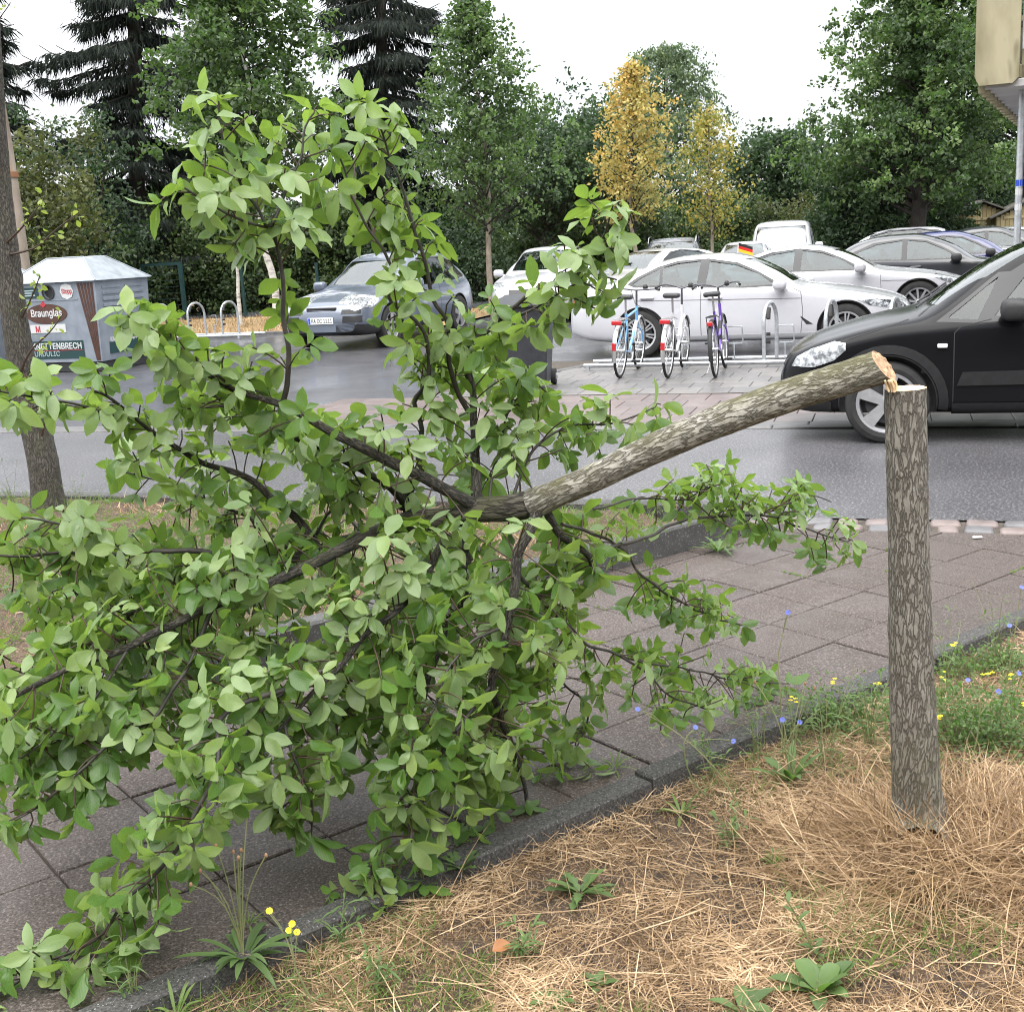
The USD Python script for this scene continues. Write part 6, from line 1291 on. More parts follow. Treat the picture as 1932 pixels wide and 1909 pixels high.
tree('birch_tree', 'tall pale green birch rising behind the yellow tree', lm_pale, trunk_white, 1262, 60, 84, 3.1, 18, nl=22000, crown0=.2, leaf=.15, r0=.2, nlimb=80, px_top=1252, clump=.42, upang=.8, droop=.5, hang=1.6, profile=lambda r: 1.0 * math.sin(math.pi * min(1, .25 + .75 * r)) ** .5 + .1)
tree('leafy_tree', 'loose green tree above the white van', lm_dark, trunk_dark, 1468, 50, 268, 2.2, 19, nl=11000, crown0=.2, leaf=.18, r0=.16, nlimb=60, clump=.38, upang=1.2, profile=lambda r: .95 + .2 * math.sin(math.pi * r))
tree('broad_tree', 'broad green tree filling the right side behind the cars', lm_mid, trunk_dark, 1722, 38, -120, 3.9, 20, nl=48000, crown0=.19, leaf=.14, r0=.28, nlimb=120, px_top=1760, clump=.30, upang=.35, profile=lambda r: 1.1 * (1 - r) ** .6 + .06)
tree('broad_tree', 'green tree beside the balcony at the right edge', lm_dark, trunk_dark, 1930, 44, -60, 3.6, 21, nl=20000, crown0=.3, leaf=.16, r0=.26, nlimb=70, clump=.5, upang=.35)
# bushes and hedges in front of the trees
bush('dark_hedge', 'rounded dark evergreen bush behind the van and dark cars', lm_dark, 1640, 39.5, 296, 2.0, 31, nl=14000, leaf=.14)
bush('dark_hedge', 'dark evergreen bush left of the pale shed', lm_dark, 1760, 41.5, 350, 1.5, 32, nl=9000, leaf=.14)
bush('flowering_shrub', 'yellowish shrub just left of the rounded dark bush', lm_olive, 1480, 43, 392, 1.3, 33, nl=3800, leaf=.12)
bush('garden_bush', 'olive green bush beside the leaning pole', lm_olive, 95, 30, 285, 1.5, 34, nl=10000, leaf=.13, depth=1.0)
bush('garden_bush', 'grey green bush above the bottle containers', lm_dark, 140, 36, 270, 2.3, 35, nl=12000, leaf=.14)
bush('garden_bush', 'dark bush low behind the containers', lm_bush, 60, 33, 420, 2.6, 36, nl=9000, leaf=.14)
bush('garden_bush', 'leafy bush behind the dark green gate', lm_bush, 330, 39, 395, 2.1, 37, nl=12000, leaf=.14)
bush('garden_bush', 'green bush behind the two white-stemmed trees', lm_bush, 480, 40, 380, 2.0, 38, nl=10000, leaf=.14)
bush('garden_bush', 'bush behind the grey blue off-road car', lm_bush, 640, 40, 390, 2.2, 39, nl=11000, leaf=.14)
bush('garden_bush', 'dark low bush left of the conical sapling stem', lm_dark, 800, 39, 400, 1.9, 40, nl=10000, leaf=.14)
bush('garden_bush', 'blue green low bush right of the sapling stem', lm_dark, 905, 38, 430, 1.4, 41, nl=6000, leaf=.12)
bush('garden_bush', 'bush under the dark forked tree', lm_bush, 1030, 43, 425, 1.9, 42, nl=8000, leaf=.14)
bush('garden_bush', 'bush under the orange tree', lm_bush, 1160, 42, 400, 1.8, 43, nl=8000, leaf=.14)
bush('garden_bush', 'bush left of the thin yellowing tree stem', lm_bush, 1280, 43, 395, 1.8, 44, nl=9000, leaf=.14)
bush('garden_bush', 'dark bush right of the thin yellowing tree stem', lm_bush, 1400, 44, 380, 1.8, 45, nl=9000, leaf=.14)
bush('garden_bush', 'bush between the sheds and the broad tree', lm_dark, 1900, 48, 330, 2.4, 46, nl=9000, leaf=.16)
# a closed mass of trees and undergrowth far behind
rs = np.random.RandomState(77); n = 60000
x = rs.uniform(-62, 48, n); top_ = 3.2 + 3.2 * meshkit.fbm(np.stack([x * .16, np.zeros(n), np.zeros(n)], -1), 3, 4) - 1.2 * ((x > 8) & (x < 16)); z = top_ * rs.uniform(0, 1, n) ** .8
y = 58 + 7 * meshkit.noise(np.stack([x * .3, z * .3, np.zeros(n)], -1), 2) + rs.uniform(0, 5, n) - .12 * x
m, to = cards(np.stack([x, y, z], 1), .42, rs, hang=.3, tone=meshkit.noise(np.stack([x * .6, z * .6, y * .2], -1), 8) * .7 + rs.uniform(0, .4, n) - .1)
obj('far_wood', m, lm_dark, smooth=False, tone=to, kind='stuff', label='far dark mass of trees and undergrowth behind the parking lot', cat='woodland')

# tree at the left edge with a few twigs
lt = thing('roadside_tree', 'leaning rough-barked young tree at the left edge by the road', 'tree', (0, 0, 0))
tp = [P(95, 985, 8.15), P(84, 890, 8.15), P(63, 790, 8.18), P(42, 690, 8.2), P(26, 590, 8.22), P(13, 480, 8.25), P(3, 380, 8.28), P(-6, 260, 8.3), P(-14, 100, 8.3), P(-20, -80, 8.3)]; tp[0] = np.array([tp[0][0], tp[0][1], .03])
tp = smooth_path(tp, .03); zt = np.linspace(0, 1, len(tp)); m, uv_, _, _ = bark_tube(tp, np.interp(zt, [0, .05, .3, .6, 1], [.135, .11, .095, .075, .05]), 36, .06, 31)
obj('trunk', m, bark_mat('roadside_bark', (.02, .016, .012), (.05, .042, .033), (.105, .094, .077), (.05, .055, .022), .5, scale=70), lt, smooth=True, uv=uv_)
rs = np.random.RandomState(5); tl, tv, tt = [], [], []
for seq in ([(40, 700, 8.1), (60, 660, 8.0), (95, 625, 7.9), (120, 590, 7.85)], [(10, 460, 8.2), (45, 425, 8.1), (85, 370, 8.0)], [(14, 480, 8.2), (60, 470, 8.1), (110, 430, 8.0), (150, 400, 7.95)], [(75, 830, 8.1), (80, 770, 8.0), (60, 745, 7.9), (100, 710, 7.85)], [(0, 330, 8.2), (-10, 60, 8.0), (10, 20, 7.9), (20, 5, 7.9)], [(30, 620, 8.2), (60, 560, 8.1), (75, 520, 8.0)]):
    q = smooth_path([P(*a) for a in seq], .04); tl.append(tube(q, np.linspace(.009, .003, len(q)), 5))
    for k in range(16):
        b = q[rs.randint(len(q) // 3, len(q))]; d = rs.normal(size=3); d /= np.linalg.norm(d); V = make_leaf(b + d * .03, d, rs.normal(size=3), rs.uniform(.03, .055), 1, .3, .2, 0); tv.append((V, rs.uniform(0, 1)))
obj('twig', cat_m(tl), twigm, lt); m, u_, t_ = leaf_mesh(tv); obj('foliage', m, leaf_mat('roadside_leaf', (.13, .19, .03), (.22, .27, .09), trans=.4, tcol=(.4, .5, .08)), lt, smooth=True, tone=t_, kind='stuff')
# ---------------------------------------------------------------- dry grass, weeds and flowers in front
straw = leaf_mat('straw', (0.40, 0.285, 0.168), (0.37, 0.258, 0.148), rough=0.6, trans=.1, tcol=(.36, .25, .13), tone=((0, (.20, .17, .15)), (.3, (.52, .46, .42)), (.6, (1, .98, .97)), (.85, (1.35, 1.35, 1.38)), (1, (1.75, 1.85, 2.0))))
grassm = leaf_mat('green_blade', (0.09, 0.15, 0.03), (0.13, 0.19, 0.06), rough=0.5, trans=.3, tcol=(.2, .32, .06))
weedm = leaf_mat('weed_leaf', (0.05, 0.115, 0.025), (0.10, 0.16, 0.06), rough=0.45, trans=.3, tcol=(.16, .3, .05))
stemm = mat('weed_stem', (.12, .15, .06), (.2, .2, .09), scale=20, rough=.6, world=True); dryst = mat('dry_stem', (.28, .185, .09), (.40, .28, .15), scale=30, rough=.7, world=True)
blue_m = leaf_mat('blue_petal', (.16, .20, .75), (.22, .26, .78), trans=.3, tcol=(.3, .35, .9)); yel_m = leaf_mat('yellow_petal', (.85, .70, .04), (.85, .72, .08), trans=.3, tcol=(.9, .75, .1)); brown_m = mat('seed_head', (.20, .11, .06), (.30, .18, .10), scale=60, rough=.9, world=True)
def blades(pts, dirs, L_, w, bend, rs, tone, seg=3):
    """Thin bent grass blades (2 * seg - 1 triangles)."""
    n = len(pts); d = dirs / np.linalg.norm(dirs, axis=1, keepdims=True); L_ = np.broadcast_to(L_, (n,))[:, None]; w = np.broadcast_to(w, (n,))[:, None]
    s = np.cross(d, rs.normal(size=(n, 3))); s /= np.maximum(np.linalg.norm(s, axis=1, keepdims=True), 1e-6)
    side = rs.normal(size=(n, 3)); side[:, 2] = -np.abs(side[:, 2]) ; V = []
    for i in range(seg):
        f = i / seg; c = pts + d * L_ * f + side * (bend * L_ * f * f)
        V += [c - s * w * (1 - f * .6), c + s * w * (1 - f * .6)]
    V.append(pts + d * L_ + side * (bend * L_)); k = 2 * seg + 1; V = np.stack(V, 1); V[..., 2] = np.maximum(V[..., 2], pts[:, None, 2] - .012); V = V.reshape(-1, 3)
    b = np.arange(n)[:, None] * k; F = []
    for i in range(seg - 1): F += [b + [2 * i, 2 * i + 1, 2 * i + 3], b + [2 * i, 2 * i + 3, 2 * i + 2]]
    F.append(b + [2 * seg - 2, 2 * seg - 1, 2 * seg]); return tm(V, np.concatenate(F, 0)), np.repeat(tone, k)
rs = np.random.RandomState(9)
def scatter_px(n, y0=1180, y1=1990, x0=-40, x1=2010, power=1.0):
    out = []
    while len(out) < n:
        x, y = rs.uniform(x0, x1, 4000), rs.uniform(y0, y1, 4000)
        for a, b in zip(x, y):
            p = G(a, b); s, t = Kinv(p[0], p[1])
            if t > 0.10: out.append(p)
    q = np.array(out[:n]); q[:, 2] = lawn_z(q[:, 0], q[:, 1]); return q
SP = np.array([1.11, 3.12])
n = 46000; p = scatter_px(n)
h = rs.normal(size=(n, 3)); h[:, 2] = np.abs(rs.normal(size=n)) * .22 + .02
patch = meshkit.fbm(np.stack([p[:, 0] * 4, p[:, 1] * 4, np.zeros(n)], -1), 3, 12)
tone = np.clip(.50 + (patch - .5) * 1.9 + rs.normal(size=n) * .25, 0, 1); keep_ = patch + rs.uniform(-.1, .1, n) > .46; p, h, patch, tone = p[keep_], h[keep_], patch[keep_], tone[keep_]; n = len(p)
p[:, 2] += rs.uniform(0, .022, n) * (patch + .3)
m1, t1 = blades(p, h, rs.uniform(.02, .10, n), rs.uniform(.0006, .0015, n), .22, rs, tone, 2)
n2 = 12000; p2 = scatter_px(n2); up = rs.normal(size=(n2, 3)) * .45; up[:, 2] = 1; m2, t2 = blades(p2, up, rs.uniform(.015, .05, n2), rs.uniform(.0007, .0014, n2), .3, rs, np.clip(rs.normal(.5, .25, n2), 0, 1), 2)
# long haulms, thick round the stump
n3 = 800; p3 = scatter_px(n3); h3 = rs.normal(size=(n3, 3)); h3[:, 2] = np.abs(rs.normal(size=n3)) * .16 + .03; p3[:, 2] += .01; m3_, t3 = blades(p3, h3, rs.uniform(.12, .32, n3), rs.uniform(.0009, .0018, n3), .12, rs, np.clip(rs.normal(.75, .2, n3), 0, 1), 4)
n4 = 11000; a = rs.uniform(0, 6.283, n4); r = np.abs(rs.normal(0, .30, n4)) + .06; p4 = np.stack([SP[0] + r * np.cos(a) * 1.25 + .10, SP[1] + r * np.sin(a) * .85 - .10, np.zeros(n4)], 1); p4[:, 2] = lawn_z(p4[:, 0], p4[:, 1]) + rs.uniform(0, .09, n4) * np.exp(-((r - .16) / .16) ** 2)
h4 = rs.normal(size=(n4, 3)) + np.stack([np.cos(a), np.sin(a), np.zeros(n4)], 1) * .6; h4[:, 2] = np.abs(h4[:, 2]) * .55 + .05; m4, t4 = blades(p4, h4, rs.uniform(.06, .24, n4) * np.where(r < .5, 1.15, .8), rs.uniform(.001, .002, n4), .22, rs, np.clip(rs.normal(.5, .25, n4), 0, 1), 3)
obj('dry_grass', cat_m([m1, m2, m3_, m4]), straw, smooth=False, tone=np.concatenate([t1, t2, t3, t4]), kind='stuff', label='flattened dry straw-coloured grass covering the ground round the stump', cat='dry grass')
# arched bundle of straw right of the stump
bt = thing('straw_tuft', 'arched tuft of long bent straw in front of the stump', 'grass tuft', (0, 0, 0)); A = np.array([*G(2000, 1690)[:2], .03]); sheaf = []
for k in range(150):
    o = rs.normal(size=3) * .018; e = P(1640 + rs.uniform(-40, 170), 1745 + rs.uniform(-25, 40), 2.75 + rs.normal() * .08); e[2] = max(e[2], .02); b = P(1790 + rs.uniform(-60, 60), 1668 + rs.uniform(-14, 14), 2.86 + rs.normal() * .05); c = P(1935 + rs.uniform(-40, 60), 1668 + rs.uniform(-14, 40), 2.86 + rs.normal() * .06)
    q = smooth_path([c + o, b + o, (b + e) / 2 + [0, 0, .012] + o, e], .06); sheaf.append(tube(q, np.linspace(.0016, .0008, len(q)), 3, cap=False))
obj('straw', cat_m(sheaf), dryst, bt, kind='stuff')
clod = [(1240, 1768), (1660, 1745), (1470, 1690), (1830, 1850)]
# green blades between the straw
n5 = 9000; p5 = scatter_px(n5); g = meshkit.fbm(np.stack([p5[:, 0] * 2.2, p5[:, 1] * 2.2, np.zeros(n5)], -1), 2, 40) + .25 * (p5[:, 0] < -.1) * (p5[:, 1] < 3.0); p5 = p5[g > .54]; k5 = len(p5); up = rs.normal(size=(k5, 3)) * .6; up[:, 2] = 1
m5, t5 = blades(p5, up, rs.uniform(.03, .09, k5), rs.uniform(.001, .002, k5), .35, rs, rs.uniform(0, 1, k5), 3); obj('green_grass', m5, grassm, smooth=False, tone=t5, kind='stuff', label='sparse green grass blades growing through the dry straw', cat='grass')

def strap_leaf(base, d, L_, w, arch, rs, n=7, wave=0.0):
    """A long weed leaf arching over; two rows of quads."""
    d = np.array(d, float); d /= np.linalg.norm(d); s = np.cross(d, [0, 0, 1.0]); s /= max(np.linalg.norm(s), 1e-6); f = np.linspace(0, 1, n)
    c = base + d * (L_ * f)[:, None] - np.array([0, 0, 1.0]) * (arch * L_ * f ** 2)[:, None]; ww = w * np.sin(np.pi * np.clip(f * .93 + .05, 0, 1)) ** .8; ww = ww * (1 + wave * np.where(np.arange(n) % 2, .5, -.4)); ww[-1] = .0004
    z = np.array([0, 0, 1.0]); V = np.vstack([c - s * ww[:, None] + z * (ww * .35)[:, None], c, c + s * ww[:, None] + z * (ww * .35)[:, None]]); F = []
    for i in range(n - 1):
        for o in (0, n): F += [(i + o, i + 1 + o, i + 1 + o + n), (i + o, i + 1 + o + n, i + o + n)]
    V[:, 2] = np.maximum(V[:, 2], base[2] - .01); return tm(V, F)
def rosette(name, label, px, py, n, L_, w, seed, wave=0.0, up=.7, arch=.45, z=None, m=weedm, stalks=0, cat='weed', group=None, stalk_h=.3):
    rr = np.random.RandomState(seed); b = G(px, py); s, t = Kinv(b[0], b[1]); b[2] = lawn_z(b[0], b[1]) if t > .1 else 0.0
    if z is not None: b[2] = z
    T_ = thing(name, label, cat, b, 0, group)
    for k in range(n):
        a = k * 2.4 + rr.uniform(-.4, .4); d = np.array([math.cos(a), math.sin(a), up * rr.uniform(.4, 1.5)]); l = strap_leaf(np.array([0, 0, .0]) + d * .006, d, L_ * rr.uniform(.6, 1.15), w * rr.uniform(.7, 1.2), arch * rr.uniform(.5, 1.3), rr, 8, wave)
        obj('leaf', l, m, T_, smooth=True, tone=np.full(len(l.vertices), rr.uniform(0, 1)))
    for k in range(stalks):
        a = rr.uniform(0, 6.28); lean = rr.uniform(.05, .45); q = smooth_path([(0, 0, 0), (lean * .3 * stalk_h * math.cos(a), lean * .3 * stalk_h * math.sin(a), stalk_h * .55), (lean * stalk_h * math.cos(a), lean * stalk_h * math.sin(a), stalk_h * rr.uniform(.8, 1.2))], .04)
        s_ = obj('stalk', tube(q, .0016, 4), stemm, T_); hd = trimesh.creation.icosphere(1, .0042); hd.vertices *= [1, 1, 1.6]; obj('seed_head', hd, brown_m, s_, loc=q[-1])
    return T_
rosette('plantain', 'large plantain tuft with seed stalks at the kerb bottom left', 460, 1812, 26, .17, .010, 1, stalks=9, stalk_h=.30, arch=.5)
rosette('dandelion', 'toothed dandelion rosette in the straw right of the crown', 1095, 1668, 18, .12, .011, 2, wave=.9, arch=.3)
rosette('dandelion', 'dark toothed weed against the edging stone under the crown', 870, 1640, 16, .08, .009, 3, wave=.9, arch=.3, up=1.0)
rosette('broadleaf_weed', 'bright green broad-leaved weed at the bottom right', 1545, 1862, 15, .12, .020, 4, arch=.35, up=1.0)
rosette('broadleaf_weed', 'low green weed left of the bottom right one', 1400, 1898, 9, .11, .014, 5, arch=.6, up=.5)
rosette('chicory_plant', 'leafy tall weed left of the stump foot', 1490, 1470, 16, .16, .012, 6, up=1.3, arch=.4, stalks=3, stalk_h=.34)
rosette('grass_tuft', 'small green grass tuft in front of the stump', 1462, 1618, 26, .07, .0025, 7, up=1.8, arch=.5, m=grassm, cat='grass tuft')
rosette('grass_tuft', 'pale green tuft in the straw left of the stump', 1285, 1520, 12, .09, .005, 8, up=1.0, arch=.4, m=grassm, cat='grass tuft')
rosette('clover_patch', 'flat green weeds at the bottom centre edge', 1040, 1888, 24, .06, .011, 9, arch=.4, up=.5, wave=.5)
rosette('clover_patch', 'small green weeds below the dandelion rosette', 1130, 1850, 14, .05, .010, 10, arch=.4, up=.7)
rosette('grass_tuft', 'fine green tuft growing from the joint under the lowest leaves', 775, 1620, 20, .07, .003, 11, up=1.2, m=grassm, cat='grass tuft')
rosette('path_weed', 'ragged weed against the bed kerb beside the path', *((1355, 1042)), 22, .17, .009, 12, wave=.9, up=1.0, arch=.5, z=0.0)
rosette('path_weed', 'small weed on the path joint before the cobbles', 1300, 968 + 28, 10, .07, .006, 13, wave=.8, up=.9, z=0.0)
rosette('grass_tuft', 'tuft at the foot of the edging stone by the leaf pile', 1160, 1450, 18, .09, .004, 14, up=.8, m=grassm, z=0.0, cat='grass tuft')
rosette('grass_tuft', 'green and yellow tuft at the bottom left of the kerb gap', 470, 1745, 16, .05, .003, 15, up=1.0, m=grassm, z=0.0, cat='grass tuft')
rosette('grass_tuft', 'leafy tuft at the bottom edge left of centre', 330, 1900, 22, .10, .004, 16, up=1.2, m=grassm, cat='grass tuft')
# tall lanceolate shoot at the bottom right
lz = thing('tall_weed', 'slender upright weed shoot with narrow leaves at the bottom right', 'weed', (0, 0, 0)); q = smooth_path([np.array([*G(1575, 1850)[:2], 0]), P(1540, 1800, 2.58), P(1510, 1740, 2.57), P(1480, 1690, 2.56)], .02)
obj('stalk', tube(q, np.linspace(.003, .0015, len(q)), 5), stemm, lz)
for k in range(12):
    b = q[int(len(q) * (.25 + .06 * k))]; a = k * 2.4; l = strap_leaf(b, (math.cos(a), math.sin(a), .9), .06 - .002 * k, .006, .3, rs, 6); obj('leaf', l, weedm, lz, smooth=True, tone=np.full(len(l.vertices), .5))
# chicory stalks with blue flowers
def petal_flower(r, n, seed, w=.28):
    rr = np.random.RandomState(seed); V, F = [], []
    for k in range(n):
        a = 2 * math.pi * k / n; d, s = np.array([math.cos(a), math.sin(a), .25]), np.array([-math.sin(a), math.cos(a), 0]); i = len(V); V += [d * .001, d * r * .6 - s * r * w, d * r, d * r * .6 + s * r * w]; F += [(i, i + 1, i + 2), (i, i + 2, i + 3)]
    return tm(V, F)
def flower_stalk(name, label, foot, pts, flowers, m=blue_m, r=.009, cat='flower', leaves=3, group=None):
    b = np.array([*G(*foot)[:2], 0]); T_ = thing(name, label, cat, (0, 0, 0), 0, group); Y0 = b[1]; q = [b] + [P(x, y, Y0 + .02 * i) for i, (x, y) in enumerate(pts)]; q = smooth_path(q, .03)
    obj('stalk', tube(q, np.linspace(.0026, .0012, len(q)), 5), stemm, T_)
    for i, (x, y) in enumerate(flowers):
        e = P(x, y, Y0 + .02); j = np.argmin(np.linalg.norm(q - e, axis=1)); j = max(0, j - 2)
        if np.linalg.norm(q[j] - e) > .02: obj('stalk', tube(smooth_path([q[j], (q[j] + e) / 2 + [0, 0, .01], e], .03), .0011, 4), stemm, T_)
        f = petal_flower(r, 14, i); R_ = trimesh.transformations.rotation_matrix(rs.uniform(.5, 1.2), [1, rs.uniform(-.6, .6), 0])[:3, :3]; obj('blossom', xf(f, R_), m, T_, smooth=False, tone=np.full(len(f.vertices), .6), loc=e)
    for k in range(leaves):
        b_ = q[int(len(q) * (.1 + .7 * k / max(leaves, 1)))]; a = rs.uniform(0, 6.28); l = strap_leaf(b_, (math.cos(a), math.sin(a), .6), .05, .004, .4, rs, 6); obj('leaf', l, weedm, T_, smooth=True, tone=np.full(len(l.vertices), .4))
    return T_
flower_stalk('chicory', 'tall chicory stalk with one blue flower against the path', (1478, 1430), [(1472, 1300), (1468, 1250), (1476, 1200), (1487, 1160)], [(1487, 1155)], leaves=2)
flower_stalk('chicory', 'chicory with blue flowers at its top beside the path edge', (1500, 1470), [(1485, 1400), (1478, 1362)], [(1476, 1357), (1509, 1362)])
flower_stalk('chicory', 'thin chicory stalk with pale blue flower low under the leaves', (1330, 1500), [(1290, 1400), (1312, 1373)], [(1312, 1372), (1384, 1398)])
flower_stalk('chicory', 'spindly chicory with a flower before the hanging leaves', (1400, 1530), [(1300, 1400), (1215, 1345)], [(1203, 1338)])
flower_stalk('chicory', 'chicory stalks with blue flowers right of the stump', (1830, 1440), [(1850, 1320), (1838, 1300)], [(1826, 1283), (1884, 1304), (1922, 1270)])
flower_stalk('chicory', 'tall chicory near the right edge with one blue flower high up', (1880, 1380), [(1905, 1250), (1925, 1120)], [(1927, 1108), (1660 + 245, 1180)])
flower_stalk('yellow_flower', 'yellow-flowered stalk above the large plantain tuft', (590, 1890), [(560, 1830), (545, 1780), (510, 1725)], [(551, 1742), (545, 1755), (508, 1718), (560, 1758)], yel_m, .009)
# bushy yellow-flowered vetch either side of the stump
def vetch(label, px, py, rx, ry, h, nl, nf, seed):
    rr = np.random.RandomState(seed); b = G(px, py); b[2] = lawn_z(b[0], b[1]); T_ = thing('yellow_vetch', label, 'weed', b)
    q = rr.normal(size=(nl, 3)); q /= np.linalg.norm(q, axis=1, keepdims=True); q = q * (rr.uniform(0, 1, (nl, 1)) ** .45); pts = np.abs(q) * [0, 0, h] + q * [rx, ry, 0]; pts = pts[meshkit.noise(pts * 14 + 3, seed + 5) > .36] if nl else pts; nl = len(pts); pts[:, 2] *= .6 + .8 * meshkit.noise(pts * 22, seed)
    pts[:, 2] *= 1 + .5 * (rr.uniform(size=nl) > .85); m, to = cards(pts, .0155, rr, up=.7, hang=-.1); obj('foliage', m, weedm, T_, smooth=False, tone=to, kind='stuff')
    st_ = [tube([np.array([x * .6, y * .6, 0]), np.array([x, y, z])], .0009, 3, cap=False) for x, y, z in pts[:260]]; obj('stems', cat_m(st_), stemm, T_, kind='stuff')
    for k in range(nf):
        a = rr.uniform(0, 6.28); r_ = rr.uniform(.1, .95) ** .6; c = np.array([rx * r_ * math.cos(a), ry * r_ * math.sin(a), h * (.75 + .35 * (1 - r_ * r_))]); f = cat_m([xf(petal_flower(.009, 5, i, .45), None, rr.normal(size=3) * .007) for i in range(4)]); obj('blossom', f, yel_m, T_, smooth=False, tone=np.full(len(f.vertices), rr.uniform(.3, .9)), loc=c)
    return T_
vetch('bushy green vetch with yellow flowers right of the stump', 1850, 1392, .34, .20, .20, 4200, 7, 1)
vetch('low green vetch with few yellow flowers left of the stump', 1600, 1350, .30, .15, .13, 2000, 3, 2)
vetch('green weeds along the path edge at the right', 1870, 1250, .26, .12, .11, 1300, 1, 3)
# moss and weeds in the path joints
rm = np.random.RandomState(4); mp, bl_ = [], []
for k in range(30):
    i, j = rm.randint(-6, 16), rm.randint(1, 6); along = rm.rand() < .5; s_, t_ = (i * SL + .13, -j * SL - .012); n = rm.randint(10, 50); ln = rm.uniform(.04, .16)
    o = rm.uniform(0, ln, n); a = np.stack([s_ + (o if along else 0) + rm.normal(size=n) * .004, t_ - (0 if along else 1) * o + rm.normal(size=n) * .004], 1); w_ = np.array([K(*q, .0) for q in a])
    if w_[:, 1].max() > 6.4 or w_[:, 0].max() > 3.5: continue
    mp.append(w_)
mp = np.vstack(mp); m, to = cards(mp, .012, rm, up=.2, hang=-.9); obj('joint_moss', m, grassm, smooth=False, tone=to, kind='stuff', label='tiny green weeds in the joints of the path slabs', cat='weeds')
# grass and weeds on the planting bed
n6 = 16000; u, v = rs.uniform(-9, -.95, n6), rs.uniform(4.0, 7.05, n6); X, Y = Tf(u, v); s, t = Kinv(X, Y); ok = (t < -2.0) & (s < S_PIT - .12); X, Y = X[ok], Y[ok]; k6 = len(X); hh = meshkit.fbm(np.stack([X * 2, Y * 2, np.zeros(k6)], -1), 3, 9); p6 = np.stack([X, Y, .05 + .09 * (hh - .4)], 1)
d6 = rs.normal(size=(k6, 3)); d6[:, 2] = np.abs(d6[:, 2]) + .5; m6, t6 = blades(p6, d6, rs.uniform(.03, .16, k6), rs.uniform(.0015, .0035, k6), .25, rs, rs.uniform(0, 1, k6), 2); gsel = meshkit.noise(p6 * 1.6, 3) > .36
lab = np.repeat(gsel, 5); fm = lab[m6.faces[:, 0]]
def sub(m, t, mask):
    f = m.faces[mask]; u_, inv = np.unique(f, return_inverse=True); return tm(m.vertices[u_], inv.reshape(-1, 3)), t[u_]
a_, b_ = sub(m6, t6, fm); obj('bed_grass', a_, grassm, smooth=False, tone=b_, kind='stuff', label='green grass and weeds on the planting bed behind the crown', cat='grass')
a_, b_ = sub(m6, t6, ~fm); obj('bed_straw', a_, straw, smooth=False, tone=b_, kind='stuff', label='dry grass on the planting bed along the road', cat='dry grass')
flower_stalk('chicory', 'chicory with blue flowers on the bed seen through the left leaves', (160, 1240), [(158, 1180), (160, 1150)], [(166, 1140), (152, 1150), (166, 1172)])
# thick ground-level leaves already darkened, dead leaf, litter
for k, (x, y, lab_) in enumerate([(1190, 1052 + 30, 'x')][:0]): pass
dl = leaf_mat('dead_leaf', (.33, .15, .07), (.38, .2, .1), trans=.2, tcol=(.6, .3, .1))
for x, y, lab_ in ((930, 1815, 'orange dead leaf lying in the straw at the bottom'),):
    b = G(x, y); V = make_leaf(np.array([b[0], b[1], .03]), np.array([.8, .5, .1]), np.array([.1, -.3, 1.0]), .055, 1.2, .4, .1, .5); obj('dead_leaf', tm(V, LF), dl, smooth=True, tone=np.full(len(V), .5), label=lab_, cat='dead leaf')
pl_m = mat('litter_white', (.75, .74, .72), rough=.5)
obj('litter_piece', rbox(.05, .022, .012, .005, G(1844, 1013, .008), 8), pl_m, label='small white piece of litter on the slabs before the cobbles', cat='litter', smooth=50)

# more weeds: thin upright stems between path and stump, low weeds along the edging
def wispy(label, px, py, seed, n=9, h=.26, leaves=7):
    rr = np.random.RandomState(seed); b = G(px, py); b[2] = lawn_z(b[0], b[1]) if Kinv(b[0], b[1])[1] > 0 else .06; T_ = thing('wispy_weed', label, 'weed', b); st_, lv_ = [], []
    for k in range(n):
        a = rr.uniform(0, 6.28); le = rr.uniform(.1, .6); q = smooth_path([(rr.normal() * .02, rr.normal() * .02, 0), (le * h * .35 * math.cos(a), le * h * .35 * math.sin(a), h * .5), (le * h * math.cos(a), le * h * math.sin(a), h * rr.uniform(.6, 1.1))], .03); st_.append(tube(q, np.linspace(.0018, .0007, len(q)), 4))
        for j in range(leaves):
            p_ = q[rr.randint(0, len(q))]; d = rr.normal(size=3); d[2] = abs(d[2]) * .6 + .2; lv_.append(strap_leaf(p_, d, rr.uniform(.02, .06), rr.uniform(.002, .0045), .35, rr, 5))
    obj('stems', cat_m(st_), stemm, T_, kind='stuff'); m = cat_m(lv_); obj('foliage', m, weedm, T_, smooth=False, tone=np.repeat(rr.uniform(.2, 1, len(lv_)), 15), kind='stuff'); return T_
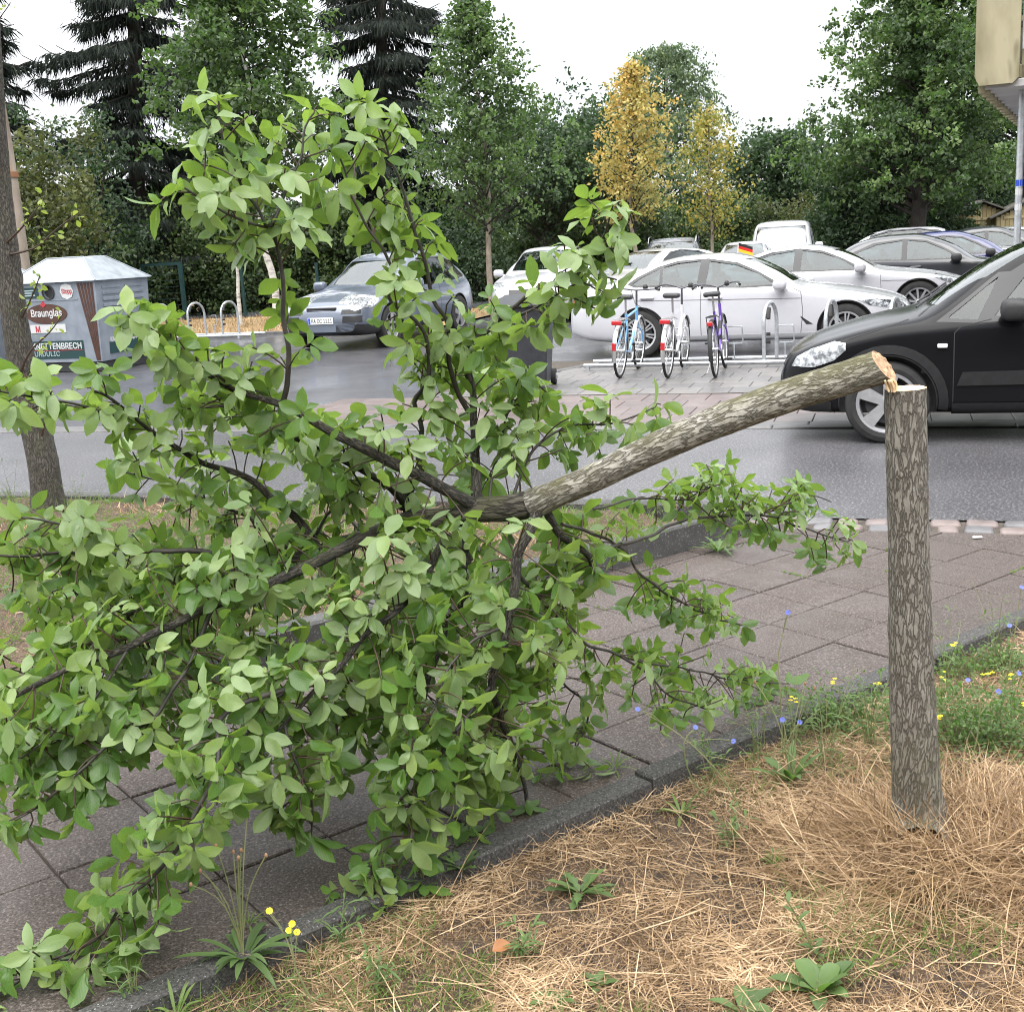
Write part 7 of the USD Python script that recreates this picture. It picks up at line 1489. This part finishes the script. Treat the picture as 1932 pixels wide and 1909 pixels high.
for k, (x, y, lab_, h_) in enumerate([(1560, 1440, 'wispy green weed between stump and path, nearest the stump', .30), (1430, 1420, 'wispy weed beside the path edge under the chicory flowers', .26), (1500, 1400, 'fine green weed just behind the leafy tall weed', .22), (1640, 1400, 'green weed touching the stump on its left', .26), (1350, 1460, 'thin weed at the edging stone right of the hanging leaves', .18),
        (1790, 1300, 'tall thin weed right behind the stump', .30), (1880, 1240, 'bare-stemmed weed at the right edge above the vetch', .30), (1910, 1330, 'wispy weed at the right edge', .22), (640, 1770, 'thin weed by the kerb under the lowest leaf tuft', .12), (980, 1800, 'small wispy weed in the lower centre straw', .10), (250, 1880, 'weed at the bottom left of the large plantain', .16), (1380, 1580, 'small weed in the straw below the leafy tall weed', .12), (30, 985, 'tall thin weed left of the roadside tree foot', .35), (150, 985, 'weed right of the roadside tree foot', .25), (60, 1060, 'weed among dry grass left behind the crown', .2), (1240, 985, 'weed in the dry bed behind the raised kerb', .12), (720, 1850, 'small weed right of the yellow-flowered stalk', .10)]):
    wispy(lab_, x, y, 300 + k, 8, h_)
# crumbs of soil and bits of litter in the bare patches
rc = np.random.RandomState(8); pc = scatter_px(700); cr = []
for q in pc:
    s_ = rc.uniform(.003, .011); ic = trimesh.creation.icosphere(0, s_); ic.vertices *= rc.uniform(.6, 1.2, 3); ic.apply_translation(q + [0, 0, s_ * .3]); cr.append(ic)
obj('soil_crumbs', cat_m(cr), soil, smooth=False, kind='stuff', label='dark crumbs of soil scattered between the straw', cat='soil')

# standing dry grass on the meadow edge behind the small bicycle rack
nm_ = 9000; u_, v_ = rs.uniform(-24, -9.6, nm_), 24.62 + 6.5 * rs.uniform(0, 1, nm_) ** 1.6; X, Y = Tf(u_, v_); dm = rs.normal(size=(nm_, 3)) * .5; dm[:, 2] = 1
mm_, tm_ = blades(np.stack([X, Y, np.full(nm_, .03)], 1), dm, rs.uniform(.06, .22, nm_), rs.uniform(.004, .010, nm_), .3, rs, np.clip(rs.normal(.6, .22, nm_), 0, 1), 2)
obj('meadow_grass', mm_, straw, smooth=False, tone=tm_, kind='stuff', label='dry yellow grass behind the small bicycle rack at the left', cat='dry grass')
